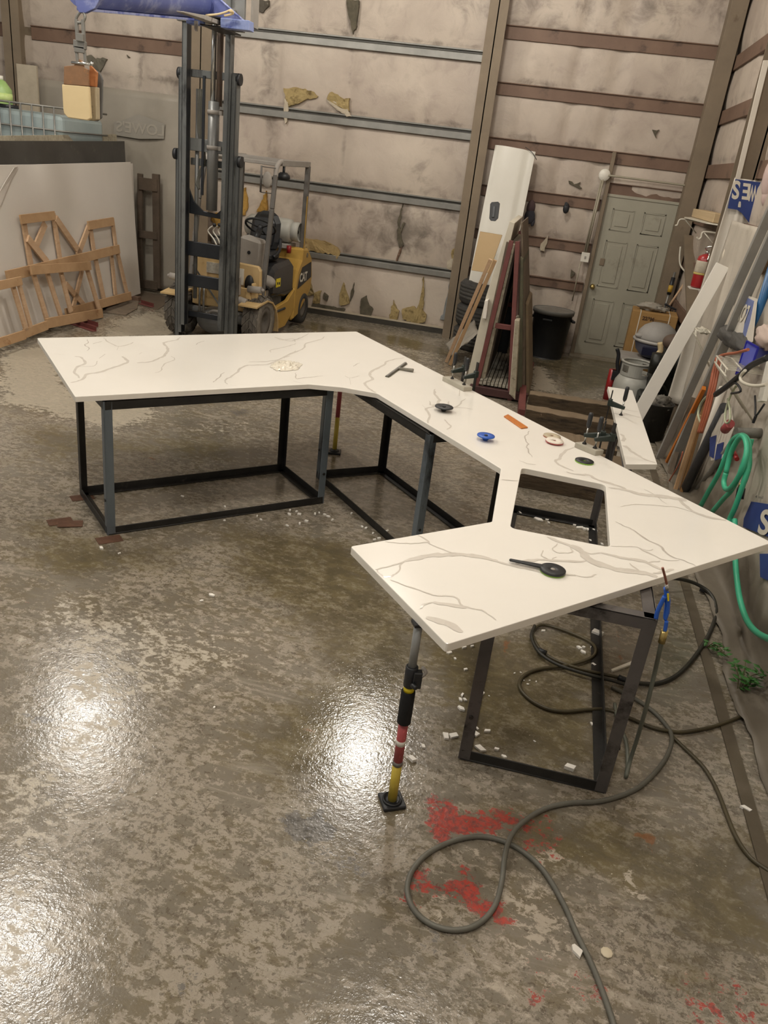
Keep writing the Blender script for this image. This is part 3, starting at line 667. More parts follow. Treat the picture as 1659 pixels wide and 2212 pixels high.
# ------------------------------------------------------------------ torn insulation showing on the back wall
def tear(pts, mat, name='torn_insulation', y=IY - .075, th=.03, label=None, flap=None, ragged=True, parent=None, dens=10, amp=.02):
    P = [Y(a, b, y) for a, b in pts]; Q = []
    n = len(P)
    for i in range(n):
        a, b = P[i], P[(i + 1) % n]; k = max(1, int((b - a).length / .035))
        for j in range(k):
            p = a.lerp(b, j / k)
            if ragged and j: p = p + Vector((random.uniform(-.012, .012), 0, random.uniform(-.012, .012)))
            Q.append(p)
    bm = bmesh.new(); vv = [bm.verts.new(p) for p in Q]; f = bm.faces.new(vv)
    bmesh.ops.triangulate(bm, faces=[f])
    for _ in range(2): bmesh.ops.subdivide_edges(bm, edges=[e for e in bm.edges if e.calc_length() > .06], cuts=1, use_grid_fill=False); bmesh.ops.triangulate(bm, faces=bm.faces)
    for v in bm.verts:
        v.co.y += amp * noise.noise(v.co * 9) - (0 if v.is_boundary else abs(noise.noise(v.co * 23)) * amp)
    r = bmesh.ops.extrude_face_region(bm, geom=bm.faces[:])
    for v in r['geom']:
        if isinstance(v, bmesh.types.BMVert): v.co.y += th
    bmesh.ops.recalc_face_normals(bm, faces=bm.faces)
    me = bpy.data.meshes.new(name); 
    cen = sum(Q, Vector()) / len(Q)
    cen = Vector((0, 0, 0))
    bm.to_mesh(me); bm.free(); me.materials.append(mat)
    o = bpy.data.objects.new(name, me); COL.objects.link(o); o.location = cen; o['_w'] = tuple(cen)
    o.parent = bpy.data.objects['wall_back']; o['label'] = label
    return o
I_, D_, V_ = M_['insul'], M_['darktear'], M_['facing']
TEARS = [
    ([(612, 190), (640, 188), (672, 196), (687, 208), (655, 218), (624, 230), (616, 214)], I_, 'yellow insulation bared in a leaf-shaped tear between upper girts'),
    ([(614, 212), (622, 222), (620, 262), (616, 268), (611, 250)], V_, 'narrow torn strip of facing hanging over the grey girt'),
    ([(712, 200), (717, 198), (740, 214), (755, 212), (754, 240), (745, 236), (706, 214)], I_, 'insulation bared in a jagged tear left of the wall seam'),
    ([(706, 216), (740, 222), (760, 252), (748, 252)], V_, 'pale triangular flap of torn facing above the second girt'),
    ([(748, 0), (775, 0), (772, 30), (768, 62), (762, 74), (754, 40)], D_, 'long dark rip hanging down at the top edge of the back wall'),
    ([(545, 0), (580, 0), (580, 12), (568, 27), (550, 25)], surf('dark_rag', '4c463d', '5b5449', 5, .8), 'dark grey patch high on the wall beside the blue boom'),
    ([(870, 440), (866, 462), (863, 490), (866, 510), (872, 530), (862, 535), (858, 505), (860, 470)], D_, 'dark vertical split through the sooty wall panel'),
    ([(875, 482), (868, 500), (864, 500), (872, 480)], D_, 'small slanting slit beside the dark vertical split'),
    ([(868, 532), (866, 545), (857, 565), (855, 562), (862, 540)], surf('brown_slit', '6a5242', '755c4a', 5, .8), 'brown slit at the foot of the sooty wall panel'),
    ([(655, 515), (700, 520), (728, 535), (735, 548), (728, 560), (718, 550), (655, 540)], surf('tan_insulation', '9a8458', 'ab9468', 8, .9, 0, .5, 40), 'tan insulation strip resting on a girt behind the forklift'),
    ([(670, 605), (678, 636), (664, 640), (662, 630)], I_, 'small peaked tear low on the wall nearest the forklift'),
    ([(680, 632), (694, 628), (690, 655), (676, 655)], I_, 'squarish tear at the wall foot beside the small peaked one'),
    ([(700, 632), (708, 640), (706, 650), (698, 645)], D_, 'little scuffed hole low on the wall'),
    ([(742, 610), (752, 640), (755, 655), (735, 660), (733, 635)], I_, 'tall triangular tear with ribbed yellow insulation'),
    ([(765, 610), (762, 640), (756, 652), (757, 635)], D_, 'thin leaning slit right of the tall triangular tear'),
    ([(780, 645), (792, 638), (798, 660), (806, 668), (800, 685), (778, 680)], D_, 'dark crumpled hole at the wall foot in mid panel'),
    ([(850, 648), (862, 672), (858, 690), (842, 692), (841, 680)], I_, 'flame-shaped yellow tear at the wall foot'),
    ([(868, 668), (895, 662), (902, 675), (910, 640), (914, 598), (916, 640), (914, 672), (921, 680), (918, 695), (895, 700), (870, 690)], I_, 'largest yellow tear with a tall spike at the wall foot'),
    ([(976, 540), (992, 532), (994, 560), (990, 575), (980, 570), (975, 555)], I_, 'yellow insulation bulging beside the steel column'),
    ([(966, 565), (980, 558), (984, 575), (978, 585), (965, 580)], V_, 'shredded pale facing beside the steel column'),
    ([(972, 605), (985, 600), (985, 640), (968, 690), (950, 690), (960, 665), (966, 640)], surf('bare_blue_sheet', '7d8080', '8c8f8d', 5, .6), 'bare grey wall sheet exposed beside the column foot'),
    ([(675, 655), (745, 668), (742, 675), (672, 662)], D_, 'dark crumbling gap along the foot of the wall'),
    ([(195, 118), (205, 128), (222, 124), (232, 128), (222, 145), (215, 155), (196, 140), (180, 122)], surf('grey_hole', '5f5a4e', '716b5d', 5, .9, 0, .3), 'grey ragged hole in the wall behind the hanging clamp'),
    ([(273, 118), (280, 124), (276, 124)], D_, 'tiny slit high on the left of the wall'),
    ([(500, 430), (512, 420), (530, 405), (536, 440), (530, 465), (505, 462)], surf('ochre_insulation', '967232', 'b08a45', 9, .9, 0, .6, 40), 'ochre insulation bared behind the forklift mast'),
    ([(554, 458), (562, 440), (574, 412), (576, 455)], surf('ochre_insulation', '967232', 'b08a45', 9, .9, 0, .6, 40), 'ochre tear above the forklift seat'),
    ([(462, 462), (490, 455), (490, 500), (470, 490), (455, 475)], surf('ochre_insulation', '967232', 'b08a45', 9, .9, 0, .6, 40), 'ochre insulation seen between the forklift mast rails'),
    ([(1228, 390), (1240, 398), (1254, 393), (1250, 400), (1257, 406), (1252, 408), (1243, 403), (1229, 396)], D_, 'dark bird-shaped rip in the panel left of the door'),
    ([(1409, 280), (1424, 280), (1418, 288), (1417, 298), (1413, 290)], D_, 'small dark hooked rip high above the door'),
    ([(1168, 527), (1184, 508), (1180, 530), (1176, 543), (1167, 541)], V_, 'pale torn flap hanging over a girt left of the door'),
    ([(1234, 582), (1243, 590), (1238, 596), (1232, 600)], D_, 'dark notch low beside the door post'),
]
for pts, mt_, lb in TEARS: tear(pts, mt_, 'torn_insulation', label=lb, y=(IY - .078), amp=.008 if mt_ is V_ or mt_ is D_ else .02, th=.05)
# ------------------------------------------------------------------ the quartz counter
TOP, BOT = 0.853, 0.823
outer = [(80, 730), (770, 716), (1668, 1172), (965, 1392), (757, 1180), (1063, 1127), (1082, 1012), (815, 850), (742, 837), (668, 830), (162, 857)]
hole = [(1127, 1010), (1308, 1047), (1318, 1182), (1102, 1140)]
def rounded(poly, r, n=4):
    out = []; m = len(poly)
    for i in range(m):
        p, a, b = Vector(poly[i]), Vector(poly[i - 1]), Vector(poly[(i + 1) % m])
        da, db = (a - p), (b - p); rr = min(r, da.length / 3, db.length / 3)
        q0, q1 = p + da.normalized() * rr, p + db.normalized() * rr
        for k in range(n + 1):
            t = k / n; out.append(tuple((1 - t) ** 2 * q0 + 2 * t * (1 - t) * p + t * t * q1))
    return out
O2 = [tuple(Z(a, b, TOP)[:2]) for a, b in outer]; H2 = [tuple(Z(a, b, TOP)[:2]) for a, b in hole]
O2r = rounded(O2, .012, 3); H2r = rounded(H2, .03, 5)
def slab(name, outer2, z0, z1, hole2=None, veins=(), parent=None, bevel=.003, ztilt=None, edgemat=None):
    bm = bmesh.new()
    def loop(pts):
        vs = [bm.verts.new((x, y, z1)) for x, y in pts]
        return [bm.edges.new((vs[i], vs[(i + 1) % len(vs)])) for i in range(len(vs))]
    es = loop(outer2) + (loop(hole2) if hole2 else [])
    bmesh.ops.triangle_fill(bm, use_beauty=True, use_dissolve=True, edges=es)
    top = bm.faces[:]
    r = bmesh.ops.extrude_face_region(bm, geom=top)
    for g in r['geom']:
        if isinstance(g, bmesh.types.BMVert): g.co.z = z0
    bmesh.ops.recalc_face_normals(bm, faces=bm.faces)
    for f in bm.faces: f.material_index = 1 if abs(f.normal.z) < .5 else 0
    if bevel:
        ed = [e for e in bm.edges if e.is_manifold and e.calc_face_angle() > .8 and abs(e.verts[0].co.z - e.verts[1].co.z) < 1e-4 and e.verts[0].co.z > (z0 + z1) / 2]
        bmesh.ops.bevel(bm, geom=ed, offset=bevel, segments=2, affect='EDGES', profile=.6)
    # veins inlaid in the surface
    for iv, (pts, w, dark) in enumerate(veins):
        P = [Vector((p[0], p[1], 0)) for p in pts]
        if len(P) > 2: P = spline(P, 5)
        n = len(P)
        if n < 2: continue
        L_, Rr = [], []
        for i in range(n):
            t = (P[min(i + 1, n - 1)] - P[max(i - 1, 0)]); t = t.normalized() if t.length > 0 else Vector((1, 0, 0))
            s_ = Vector((-t.y, t.x, 0))
            f = i / (n - 1); k = w * (0.35 + 0.75 * math.sin(math.pi * f) ** .5) * (1 + .55 * noise.noise(P[i] * 26)) * .5
            c0 = P[i] + s_ * (.006 * noise.noise(P[i] * 40) + .008 * noise.noise(P[i] * 13))
            L_.append(bm.verts.new((c0.x + s_.x * k, c0.y + s_.y * k, z1 + .0005))); Rr.append(bm.verts.new((c0.x - s_.x * k, c0.y - s_.y * k, z1 + .0004 + iv * .00001)))
        for i in range(n - 1):
            if all(inpoly(v.co.x, v.co.y, outer2) and not (hole2 and inpoly(v.co.x, v.co.y, hole2)) for v in (L_[i], Rr[i], Rr[i + 1], L_[i + 1])):
                f = bm.faces.new((L_[i], L_[i + 1], Rr[i + 1], Rr[i])); f.material_index = 3 if dark else 2
                f.normal_update()
                if f.normal.z < 0: f.normal_flip()
    loose = [v for v in bm.verts if not v.link_faces]
    bmesh.ops.delete(bm, geom=loose, context='VERTS')
    me = bpy.data.meshes.new(name)
    cx_ = sum(p[0] for p in outer2) / len(outer2); cy_ = sum(p[1] for p in outer2) / len(outer2)
    o0 = Vector((cx_, cy_, z0))
    for v in bm.verts: v.co -= o0
    bm.to_mesh(me); bm.free()
    for k in ('quartz', 'quartzedge', 'vein', 'veindark'): me.materials.append(M_[k] if not (edgemat and k == 'quartzedge') else edgemat)
    o = bpy.data.objects.new(name, me); COL.objects.link(o); o.location = o0; o['_w'] = tuple(o0)
    return o
VE = []
def V(ox, oy, s, w, pts, dark=False): VE.append(([tuple(Z(ox + a / s, oy + b / s, TOP)[:2]) for a, b in pts], w, dark))
a = (60, 700, 2.86)
V(*a, .016, [(290, 200), (330, 208), (350, 245), (308, 265), (290, 300), (325, 335)])
V(*a, .018, [(262, 362), (330, 345), (370, 310), (440, 298), (540, 265), (615, 238), (600, 212), (580, 200)])
V(*a, .007, [(315, 262), (380, 262), (415, 255), (428, 228)])
V(*a, .010, [(470, 85), (500, 112), (560, 138), (625, 125), (655, 112)])
V(*a, .008, [(565, 136), (548, 160)])
V(*a, .016, [(945, 82), (920, 98), (848, 112), (840, 125), (865, 152), (850, 190), (805, 215), (740, 235), (675, 240)])
V(*a, .007, [(368, 95), (375, 118), (350, 130), (376, 150), (365, 165)], True)
V(*a, .006, [(400, 122), (425, 116), (462, 108)], True)
V(*a, .006, [(160, 184), (225, 190)]); V(*a, .008, [(440, 212), (478, 186)], True); V(*a, .006, [(684, 185), (705, 176)], True)
V(*a, .007, [(885, 198), (905, 220), (845, 248), (822, 285), (788, 302)])
V(*a, .014, [(1232, 372), (1222, 342), (1290, 305), (1340, 258), (1480, 250), (1560, 215), (1655, 165)])
V(*a, .014, [(1362, 235), (1460, 232), (1540, 222), (1620, 195)])
V(*a, .007, [(1145, 360), (1172, 338), (1212, 298)], True)
V(*a, .009, [(1525, 80), (1570, 98), (1635, 92), (1655, 112)])
V(*a, .009, [(1659, 118), (1600, 140), (1508, 158), (1502, 176)])
V(*a, .006, [(1040, 128), (1060, 112), (1090, 105)], True); V(*a, .006, [(1250, 375), (1290, 382)])
a = (560, 700, 2.86)
V(*a, .011, [(402, 78), (380, 95), (290, 120), (275, 150), (195, 185), (150, 210)])
V(*a, .009, [(95, 80), (190, 105), (250, 88), (305, 58)]); V(*a, .008, [(205, 100), (275, 95)])
V(*a, .018, [(895, 208), (800, 225), (768, 255), (700, 290), (680, 315), (697, 340), (660, 362), (665, 390), (700, 415), (732, 436)])
V(*a, .007, [(230, 300), (228, 338), (300, 330), (395, 320)], True); V(*a, .012, [(210, 352), (270, 368)])
V(*a, .016, [(1088, 402), (1085, 430), (1110, 470), (1085, 508), (1035, 525), (1050, 560), (1040, 622)])
V(*a, .008, [(1052, 475), (1056, 500), (1090, 498)]); V(*a, .006, [(1010, 500), (1030, 520)])
V(*a, .018, [(1240, 408), (1236, 445)]); V(*a, .012, [(1175, 478), (1172, 515), (1222, 510), (1270, 460)])
V(*a, .007, [(1120, 500), (1172, 515), (1260, 518), (1322, 528)])
V(*a, .010, [(1145, 590), (1165, 615), (1185, 635), (1158, 652)])
V(*a, .006, [(528, 320), (560, 333), (622, 320)]); V(*a, .006, [(560, 333), (566, 375)])
V(*a, .005, [(580, 262), (600, 248), (622, 240)], True)
a = (940, 600, 3.95)
V(*a, .007, [(808, 1308), (768, 1352), (776, 1400), (796, 1420), (780, 1445), (800, 1490), (832, 1532)], True)
V(*a, .016, [(1182, 1446), (1090, 1495), (1065, 1545), (1036, 1560), (1060, 1598), (1180, 1650)])
V(*a, .006, [(715, 1560), (800, 1590), (860, 1592)])
a = (1239, 900, 3.95)
V(*a, .022, [(-60, 470), (0, 487), (130, 500), (200, 538), (330, 575), (400, 598), (470, 640)])
V(*a, .034, [(296, 602), (440, 625), (560, 660), (740, 680), (900, 705), (1000, 720), (1080, 752)])
V(*a, .020, [(900, 705), (960, 768), (1060, 830), (1180, 865), (1320, 886)])
V(*a, .006, [(400, 770), (530, 746), (720, 760), (880, 775), (1040, 820)])
V(*a, .006, [(600, 620), (680, 660), (800, 750)])
V(*a, .009, [(360, 895), (440, 938), (500, 960), (590, 1030), (740, 1105), (765, 1142), (850, 1200), (930, 1225), (1045, 1272)], True)
V(*a, .008, [(320, 1105), (520, 1113), (600, 1145), (700, 1190), (780, 1226), (905, 1228)])
V(*a, .006, [(520, 1113), (640, 1140), (680, 1132)]); V(*a, .008, [(630, 1252), (680, 1240), (740, 1232)])
V(*a, .036, [(-20, 1095), (60, 1130), (120, 1210), (250, 1270), (380, 1310), (550, 1328), (640, 1342), (730, 1372)])
V(*a, .022, [(228, 1163), (400, 1200), (560, 1230), (660, 1265), (785, 1322)])
V(*a, .012, [(95, 1150), (160, 1170), (235, 1164)]); V(*a, .010, [(480, 1250), (530, 1300), (560, 1330)])
V(*a, .016, [(-80, 1232), (0, 1236), (110, 1230)]); V(*a, .007, [(0, 1350), (110, 1365), (200, 1350)])
V(*a, .014, [(680, 1340), (770, 1325), (850, 1300)])
a = (740, 1140, 2.86)
V(*a, .007, [(200, 256), (290, 242), (350, 220), (392, 206)])
V(*a, .028, [(385, 208), (500, 180), (600, 168), (720, 165), (850, 182), (960, 205)])
V(*a, .016, [(940, 204), (1060, 232), (1220, 270), (1320, 290), (1440, 296)])
V(*a, .007, [(380, 210), (352, 235), (345, 272), (300, 304), (250, 300), (205, 258)])
V(*a, .007, [(262, 84), (420, 95), (520, 92), (545, 104), (640, 142), (760, 182)]); V(*a, .008, [(460, 42), (515, 75), (530, 96)])
V(*a, .008, [(300, 320), (420, 370), (560, 415), (680, 430), (750, 480), (880, 520), (952, 572)])
V(*a, .020, [(560, 462), (640, 475), (700, 482), (768, 492)]); V(*a, .007, [(475, 500), (498, 476), (560, 462)])
V(*a, .030, [(515, 556), (590, 575), (660, 600), (748, 640)])
V(*a, .018, [(1070, 222), (1140, 205), (1230, 198), (1330, 204), (1500, 206)])
V(*a, .026, [(1265, 56), (1380, 100), (1480, 148), (1520, 200), (1600, 245)])
V(*a, .006, [(1335, 100), (1296, 128), (1340, 156), (1420, 150), (1400, 110)]); V(*a, .006, [(1240, 140), (1225, 170), (1280, 200), (1320, 180)])
a = (1090, 990, 6.636)
V(*a, .008, [(-230, 290), (0, 308), (120, 318), (196, 326)])
counter = slab('quartz_countertop', O2r, BOT, TOP, H2r, VE)
tag(counter, 'large white veined quartz countertop with angled arms and rectangular sink cutout, laid on steel racks', 'countertop')

# narrow clamped strip beside it
S2 = [tuple(Z(a, b, TOP)[:2]) for a, b in [(1313, 835), (1366, 843), (1420, 1003), (1352, 1003)]]
VE2 = []
def Vs(w, pts, dark=False): VE2.append(([tuple(Z(1239 + p[0] / 3.95, 600 + p[1] / 3.95, TOP)[:2]) for p in pts], w, dark))
Vs(.007, [(370, 1085), (450, 1125), (560, 1145)]); Vs(.010, [(420, 1150), (500, 1175), (575, 1195)])
Vs(.022, [(385, 1325), (425, 1350), (430, 1385), (405, 1410), (440, 1440), (520, 1500), (600, 1545), (700, 1580)]); Vs(.006, [(420, 1190), (500, 1235)])
st = slab('quartz_strip', rounded(S2, .004, 2), BOT, TOP, None, VE2, bevel=.002)
tag(st, 'narrow white veined quartz strip clamped to a rack behind the big countertop', 'stone strip')

# ------------------------------------------------------------------ steel racks
def lbar(mb, p, q, w, t, inner, mi=0):
    # angle iron: one leg flat, the other upright; inner = direction of the legs
    p, q = Vector(p), Vector(q); a, b = Vector(inner[0]).normalized(), Vector(inner[1]).normalized()
    mb.bar(p + a * w / 2 + b * t / 2, q + a * w / 2 + b * t / 2, w, t, b, mi)
    mb.bar(p + b * w / 2 + a * t / 2, q + b * w / 2 + a * t / 2, t, w, b, mi)
def rack(A, B, C, D, label, top=0.815, parts='all', mats=None, w=.048, skip=()):
    # A-B and D-C are the short ends, A-D and B-C the long sides
    P = [Vector((*p, 0)) for p in (A, B, C, D)]; cen = sum(P, Vector()) / 4
    t = thing('steel_rack', label, 'rack', cen)
    ml = mats or (M_['bluesteel'], M_['blackmetal'])
    up = Vector((0, 0, 1))
    for i, p in enumerate(P):
        if ('leg', i) in skip: continue
        a = (P[(i + 1) % 4] - p).normalized(); b = (P[i - 1] - p).normalized()
        mb = MB(); lbar(mb, p + up * .002, p + up * top, w, .006, (a, b))
        mb.build('leg', ml[0] if i in (0, 3) or len(ml) > 2 else ml[1], t, bevel=.0015)
        mb = MB(); mb.cyl(p + a * .02 + b * -.006 + up * top * .27, p + a * .02 + b * .004 + up * top * .27, .009, n=10)
        mb.build('bolt', M_['blackmetal'], t)
    for i in range(4):
        p, q = P[i], P[(i + 1) % 4]; inn = (cen - (p + q) / 2); inn.z = 0; d = (q - p).normalized(); inn -= d * inn.dot(d)
        if ('bot', i) not in skip:
            mb = MB(); lbar(mb, p + d * .008 + up * .004, q - d * .008 + up * .004, w, .006, (inn, up)); mb.build('bottom_rail', ml[1], t, bevel=.0015)
        if ('top', i) not in skip:
            mb = MB(); lbar(mb, p + d * .008 + up * top, q - d * .008 + up * top, w, .006, (inn, -up)); mb.build('top_rail', ml[-1], t, bevel=.0015)
    return t
th = .789; e = Vector((math.cos(th), math.sin(th))); nn = Vector((-e.y, e.x)); O_ = Vector((-2.236, 3.789))
rack(tuple(O_), tuple(O_ + nn * .632), tuple(O_ + nn * .632 + e * 1.45), tuple(O_ + e * 1.45), 'black and blue-grey steel rack under the far left arm of the countertop')
rack((-0.485, 4.217), (-0.055, 4.58), (-0.97, 5.6), (-1.40, 5.25), 'steel rack under the middle of the countertop, at the inner corner')
rack((0.005, 2.604), (0.605, 2.604), (0.64, 5.31), (0.04, 5.31), 'steel rack under the front right arm, with bottom frame near the camera', mats=(surf('brown_grey_steel', '4b4847', '6b6663', 4, .5, .3, .08, 30, '2e2a28', .40, 4), M_['blackmetal'], surf('brown_grey_steel', '4b4847')), skip={('leg', 3), ('top', 2), ('top', 3)})  # legs and top rails lighter brown-grey, bottom rails black
# top rail on the left side of that rack, short
for px, py, lb in ((178, 1075, 'rusty shim plate under the back left foot of the far rack'), (236, 1166, 'rusty shim plate under the front left foot of the far rack'), (130, 1127, 'loose rusty plate lying alone on the floor, left one of the pair'), (152, 1133, 'loose rusty plate with an orange-brown stain, right one of the pair')):
    c_ = Z(px, py); k = .0047 if py == 1133 else .0015
    o = MB().box((c_.x, c_.y, k), (.14, .085, .003), .79 if py != 1133 else .5).build('shim_plate', M_['rust'])
    tag(o, lb, 'metal plate')
# offcuts wedged between rack and slab
for (x0, y0), (x1, y1), lb in (((285, 851), (352, 847), 'thin white quartz shim wedged under the left arm, left one'), ((408, 846), (540, 840), 'long white quartz shim wedged under the left arm, middle one'), ((590, 839), (655, 837), 'white quartz shim wedged near the inner corner, right one')):
    p, q = Z(x0, y0, .819), Z(x1, y1, .819)
    o = MB().bar(p, q, .05, .007).build('quartz_shim', M_['quartzedge'], bevel=.001); tag(o, lb, 'shim')

# ------------------------------------------------------------------ support poles
def zat(foot, px, py):
    d = ray(px, py); t = math.hypot(foot.x, foot.y) / math.hypot(d.x, d.y); return CAM_H + t * d.z
f1 = Z(846, 1734); f1.z = 0
t = thing('support_pole', 'telescopic pole with foam grip, red and yellow tube, propping up the front corner', 'support pole', f1)
tp = Z(905, 1343, BOT); 
def at_(z): return Vector((f1.x + (tp.x - f1.x) * z / BOT, f1.y + (tp.y - f1.y) * z / BOT, z))
zz = lambda y: zat(f1, 0.5 * 0 + 846 + (1734 - y) * .155, y)
MB().box((f1.x, f1.y, .009), (.088, .088, .016), .5).lathe([(.038, .016), (.038, .024), (.031, .024), (.028, .018), (.012, .018), (.012, .03)], 24, Matrix.Translation((f1.x, f1.y, 0))).build('foot', M_['black'], t, bevel=.004)
zy0, zr0, zr1, zf1, zb1, zk1 = zz(1725), zz(1642), zz(1555), zz(1484), zz(1474), zz(1430)
MB().cyl(at_(.02), at_(zr0 - .01), .0175).build('lower_tube', M_['yellowtube'], t)
MB().cyl(at_(zr0 - .012), at_(zr0 + .006), .0195).build('collar', M_['galv'], t)
MB().cyl(at_(zr0 + .006), at_(zr1), .0175).build('middle_tube', M_['rubred'], t)
zm = (zr0 + zr1) / 2
MB().cyl(at_(zm - .008), at_(zm + .014), .0185).build('label_band', M_['white'], t)
MB().cyl(at_(zr1), at_(zf1), .025, n=20).build('foam_grip', surf('foam', '101010', '1b1b1b', 30, .95), t, bevel=.004)
MB().cyl(at_(zf1), at_(zb1), .019).build('yellow_ring', M_['brightyellow'], t)
mb = MB().cyl(at_(zb1), at_(zk1), .022).box(at_((zb1 + zk1) / 2) + Vector((.024, -.01, .0)), (.03, .028, zk1 - zb1 - .02), .3)
mb.cyl(at_(zb1 + .03) + Vector((.01, -.03, 0)), at_(zb1 + .03) + Vector((.03, -.045, 0)), .009)
mb.build('ratchet_bracket', M_['black'], t, bevel=.003)
MB().tube([at_(zk1 - .03) + Vector((.035, -.01, 0)), at_(zk1 - .005) + Vector((.05, -.012, 0)), at_(zk1 + .012) + Vector((.035, -.012, .0))], .007).build('trigger', M_['dustgrey'], t)
MB().cyl(at_(zk1), at_(BOT - .012), .0145).build('upper_tube', surf('grey_tube', '8d8f8e', 'a3a5a3', 4, .4, .2), t)
MB().box(tp - Vector((0, 0, .006)), (.04, .04, .011), .5).build('head_plate', M_['black'], t)
f2 = Z(722, 978); f2.z = 0
t = thing('support_pole', 'red and yellow support pole standing behind the far rack under the inner corner', 'support pole', f2)
def a2(z): return Vector((f2.x, f2.y, z))
MB().box(a2(.009), (.105, .105, .018), .2).lathe([(.04, .018), (.03, .03), (.012, .035)], 16, Matrix.Translation(a2(0))).build('foot', M_['black'], t, bevel=.003)
MB().cyl(a2(.03), a2(.30), .0175).build('lower_tube', M_['yellowtube'], t)
MB().cyl(a2(.30), a2(.56), .0175).build('middle_tube', M_['rubred'], t)
MB().cyl(a2(.56), a2(.7), .025).build('foam_grip', M_['black'], t)
MB().cyl(a2(.7), a2(BOT - .012), .0145).box(a2(BOT - .006), (.09, .09, .011), .2).build('upper_tube', M_['galv'], t)

# ------------------------------------------------------------------ things lying on the counter
def T(px, py, z=TOP): return Z(px, py, z)
# squeegee
a, b, h0, h1 = T(836, 815), T(876, 786), T(859, 799), T(893, 804)
t = thing('squeegee', 'small T-shaped squeegee with dark blade and grey handle lying on the far counter', 'squeegee', (a + b) / 2)
up = Vector((0, 0, 1))
MB().bar(a + up * .008, b + up * .008, .016, .012).build('blade_channel', M_['galv'], t, bevel=.002)
MB().bar(a + up * .004 + (b - a).orthogonal() * 0, b + up * .004, .028, .004).build('rubber_blade', M_['hosebrown'], t)
MB().bar(h0 + up * .012, h1 + up * .012, .020, .014, w2=.034, h2=.02).build('handle', surf('squeegee_handle', '6c685d', '827d70', 5, .6), t, bevel=.004)
# crumpled plastic
mb = MB(); c0 = T(618, 791); gn = 16; vs = []; fs = []
ax = (T(650, 789) - T(585, 789)) ; ay = (T(620, 780) - T(620, 803))
for j in range(gn + 1):
    for i in range(gn + 1):
        u, v = i / gn - .5, j / gn - .5; rr = min(1, 2 * math.hypot(u, v))
        p = c0 + ax * u * (1 + .15 * fbm((u * 3, v * 3, 2))) + ay * v * (1 + .15 * fbm((u * 3, v * 3, 9)))
        p.z = TOP + .002 + (1 - rr ** 2) * abs(fbm((u * 6, v * 6, 5))) * .05 + .001
        vs.append(p)
for j in range(gn):
    for i in range(gn):
        u, v = (i + .5) / gn - .5, (j + .5) / gn - .5
        if math.hypot(u, v) < .5: fs.append((j * (gn + 1) + i, j * (gn + 1) + i + 1, (j + 1) * (gn + 1) + i + 1, (j + 1) * (gn + 1) + i))
mb.add(vs, fs, 0); o = mb.build('crumpled_plastic', surf('thin_film', 'd9d2c2', 'e6dfd0', 6, .25))
s_ = o.modifiers.new('solid', 'SOLIDIFY'); s_.thickness = .001
tag(o, 'crumpled clear plastic film lying on the far left arm of the counter', 'plastic film')
# backing pads and discs
def disc(px, py, r, name, label, cat, build):
    c_ = T(px, py); t = thing(name, label, cat, c_); build(t, c_, r); return t
def pad(col):
    def f(t, c_, r):
        MB().lathe([(.012, 0), (.02, .012), (.03, .02), (r * .7, .021), (r, .024), (r, .029), (r * .96, .031), (.02, .029), (.010, .026), (.001, .026)], 36, Matrix.Translation(c_)).build('pad', col, t)
        MB().lathe([(.010, 0.0), (.010, .004), (.006, .004), (.001, .004)], 12, Matrix.Translation(c_ + up * .0275)).build('hub', M_['black'], t)
    return f
disc(958, 888, .056, 'backing_pad', 'black rubber backing pad standing on its hub in the middle of the counter', 'backing pad', pad(M_['black']))
disc(1048, 951, .049, 'backing_pad', 'bright blue backing pad standing on its hub near the front edge', 'backing pad', pad(M_['blueplastic']))
def sand(topc, sidec):
    def f(t, c_, r):
        MB().lathe([(.009, .001), (r, .001), (r, .006), (.009, .006)], 36, Matrix.Translation(c_), closed=True).build('foam_backing', sidec, t)
        MB().lathe([(.009, .006), (r * .99, .006), (r * .99, .009), (.009, .009)], 36, Matrix.Translation(c_), closed=True).build('abrasive_face', topc, t)
    return f
disc(1192, 944, .050, 'sanding_disc', 'tan sanding disc with rusty edge, farther of the two beside the stone block', 'sanding disc', sand(surf('tan_disc', 'b3a68c', 'c0b399', 9, .8), M_['cord']))
disc(1197, 957, .051, 'sanding_disc', 'white sanding disc with red rim overlapping the tan one', 'sanding disc', sand(surf('white_disc', 'dfd6c8', 'e8e0d2', 9, .7), M_['rubred']))
for o in bpy.data.objects:
    if o.name.startswith('sanding_disc') and 'white sanding' in o.get('label', ''): o.rotation_euler = (R(2.5), R(0), 0); o.location.z += .007
disc(1262, 998, .050, 'polishing_pad', 'black polishing pad with thin green rim and pale centre hole', 'polishing pad', sand(M_['black'], surf('lime_rim', '7fae3c', '90c048', 5, .5)))
# orange scraper blank
q = [T(1088, 901), T(1097, 897), T(1140, 925), T(1126, 927)]
o = MB().plate([p + up * .0005 for p in q], up * .007).build('orange_strip', M_['orange'], bevel=.001); tag(o, 'flat amber plastic strip lying on the counter by the back edge', 'strip')
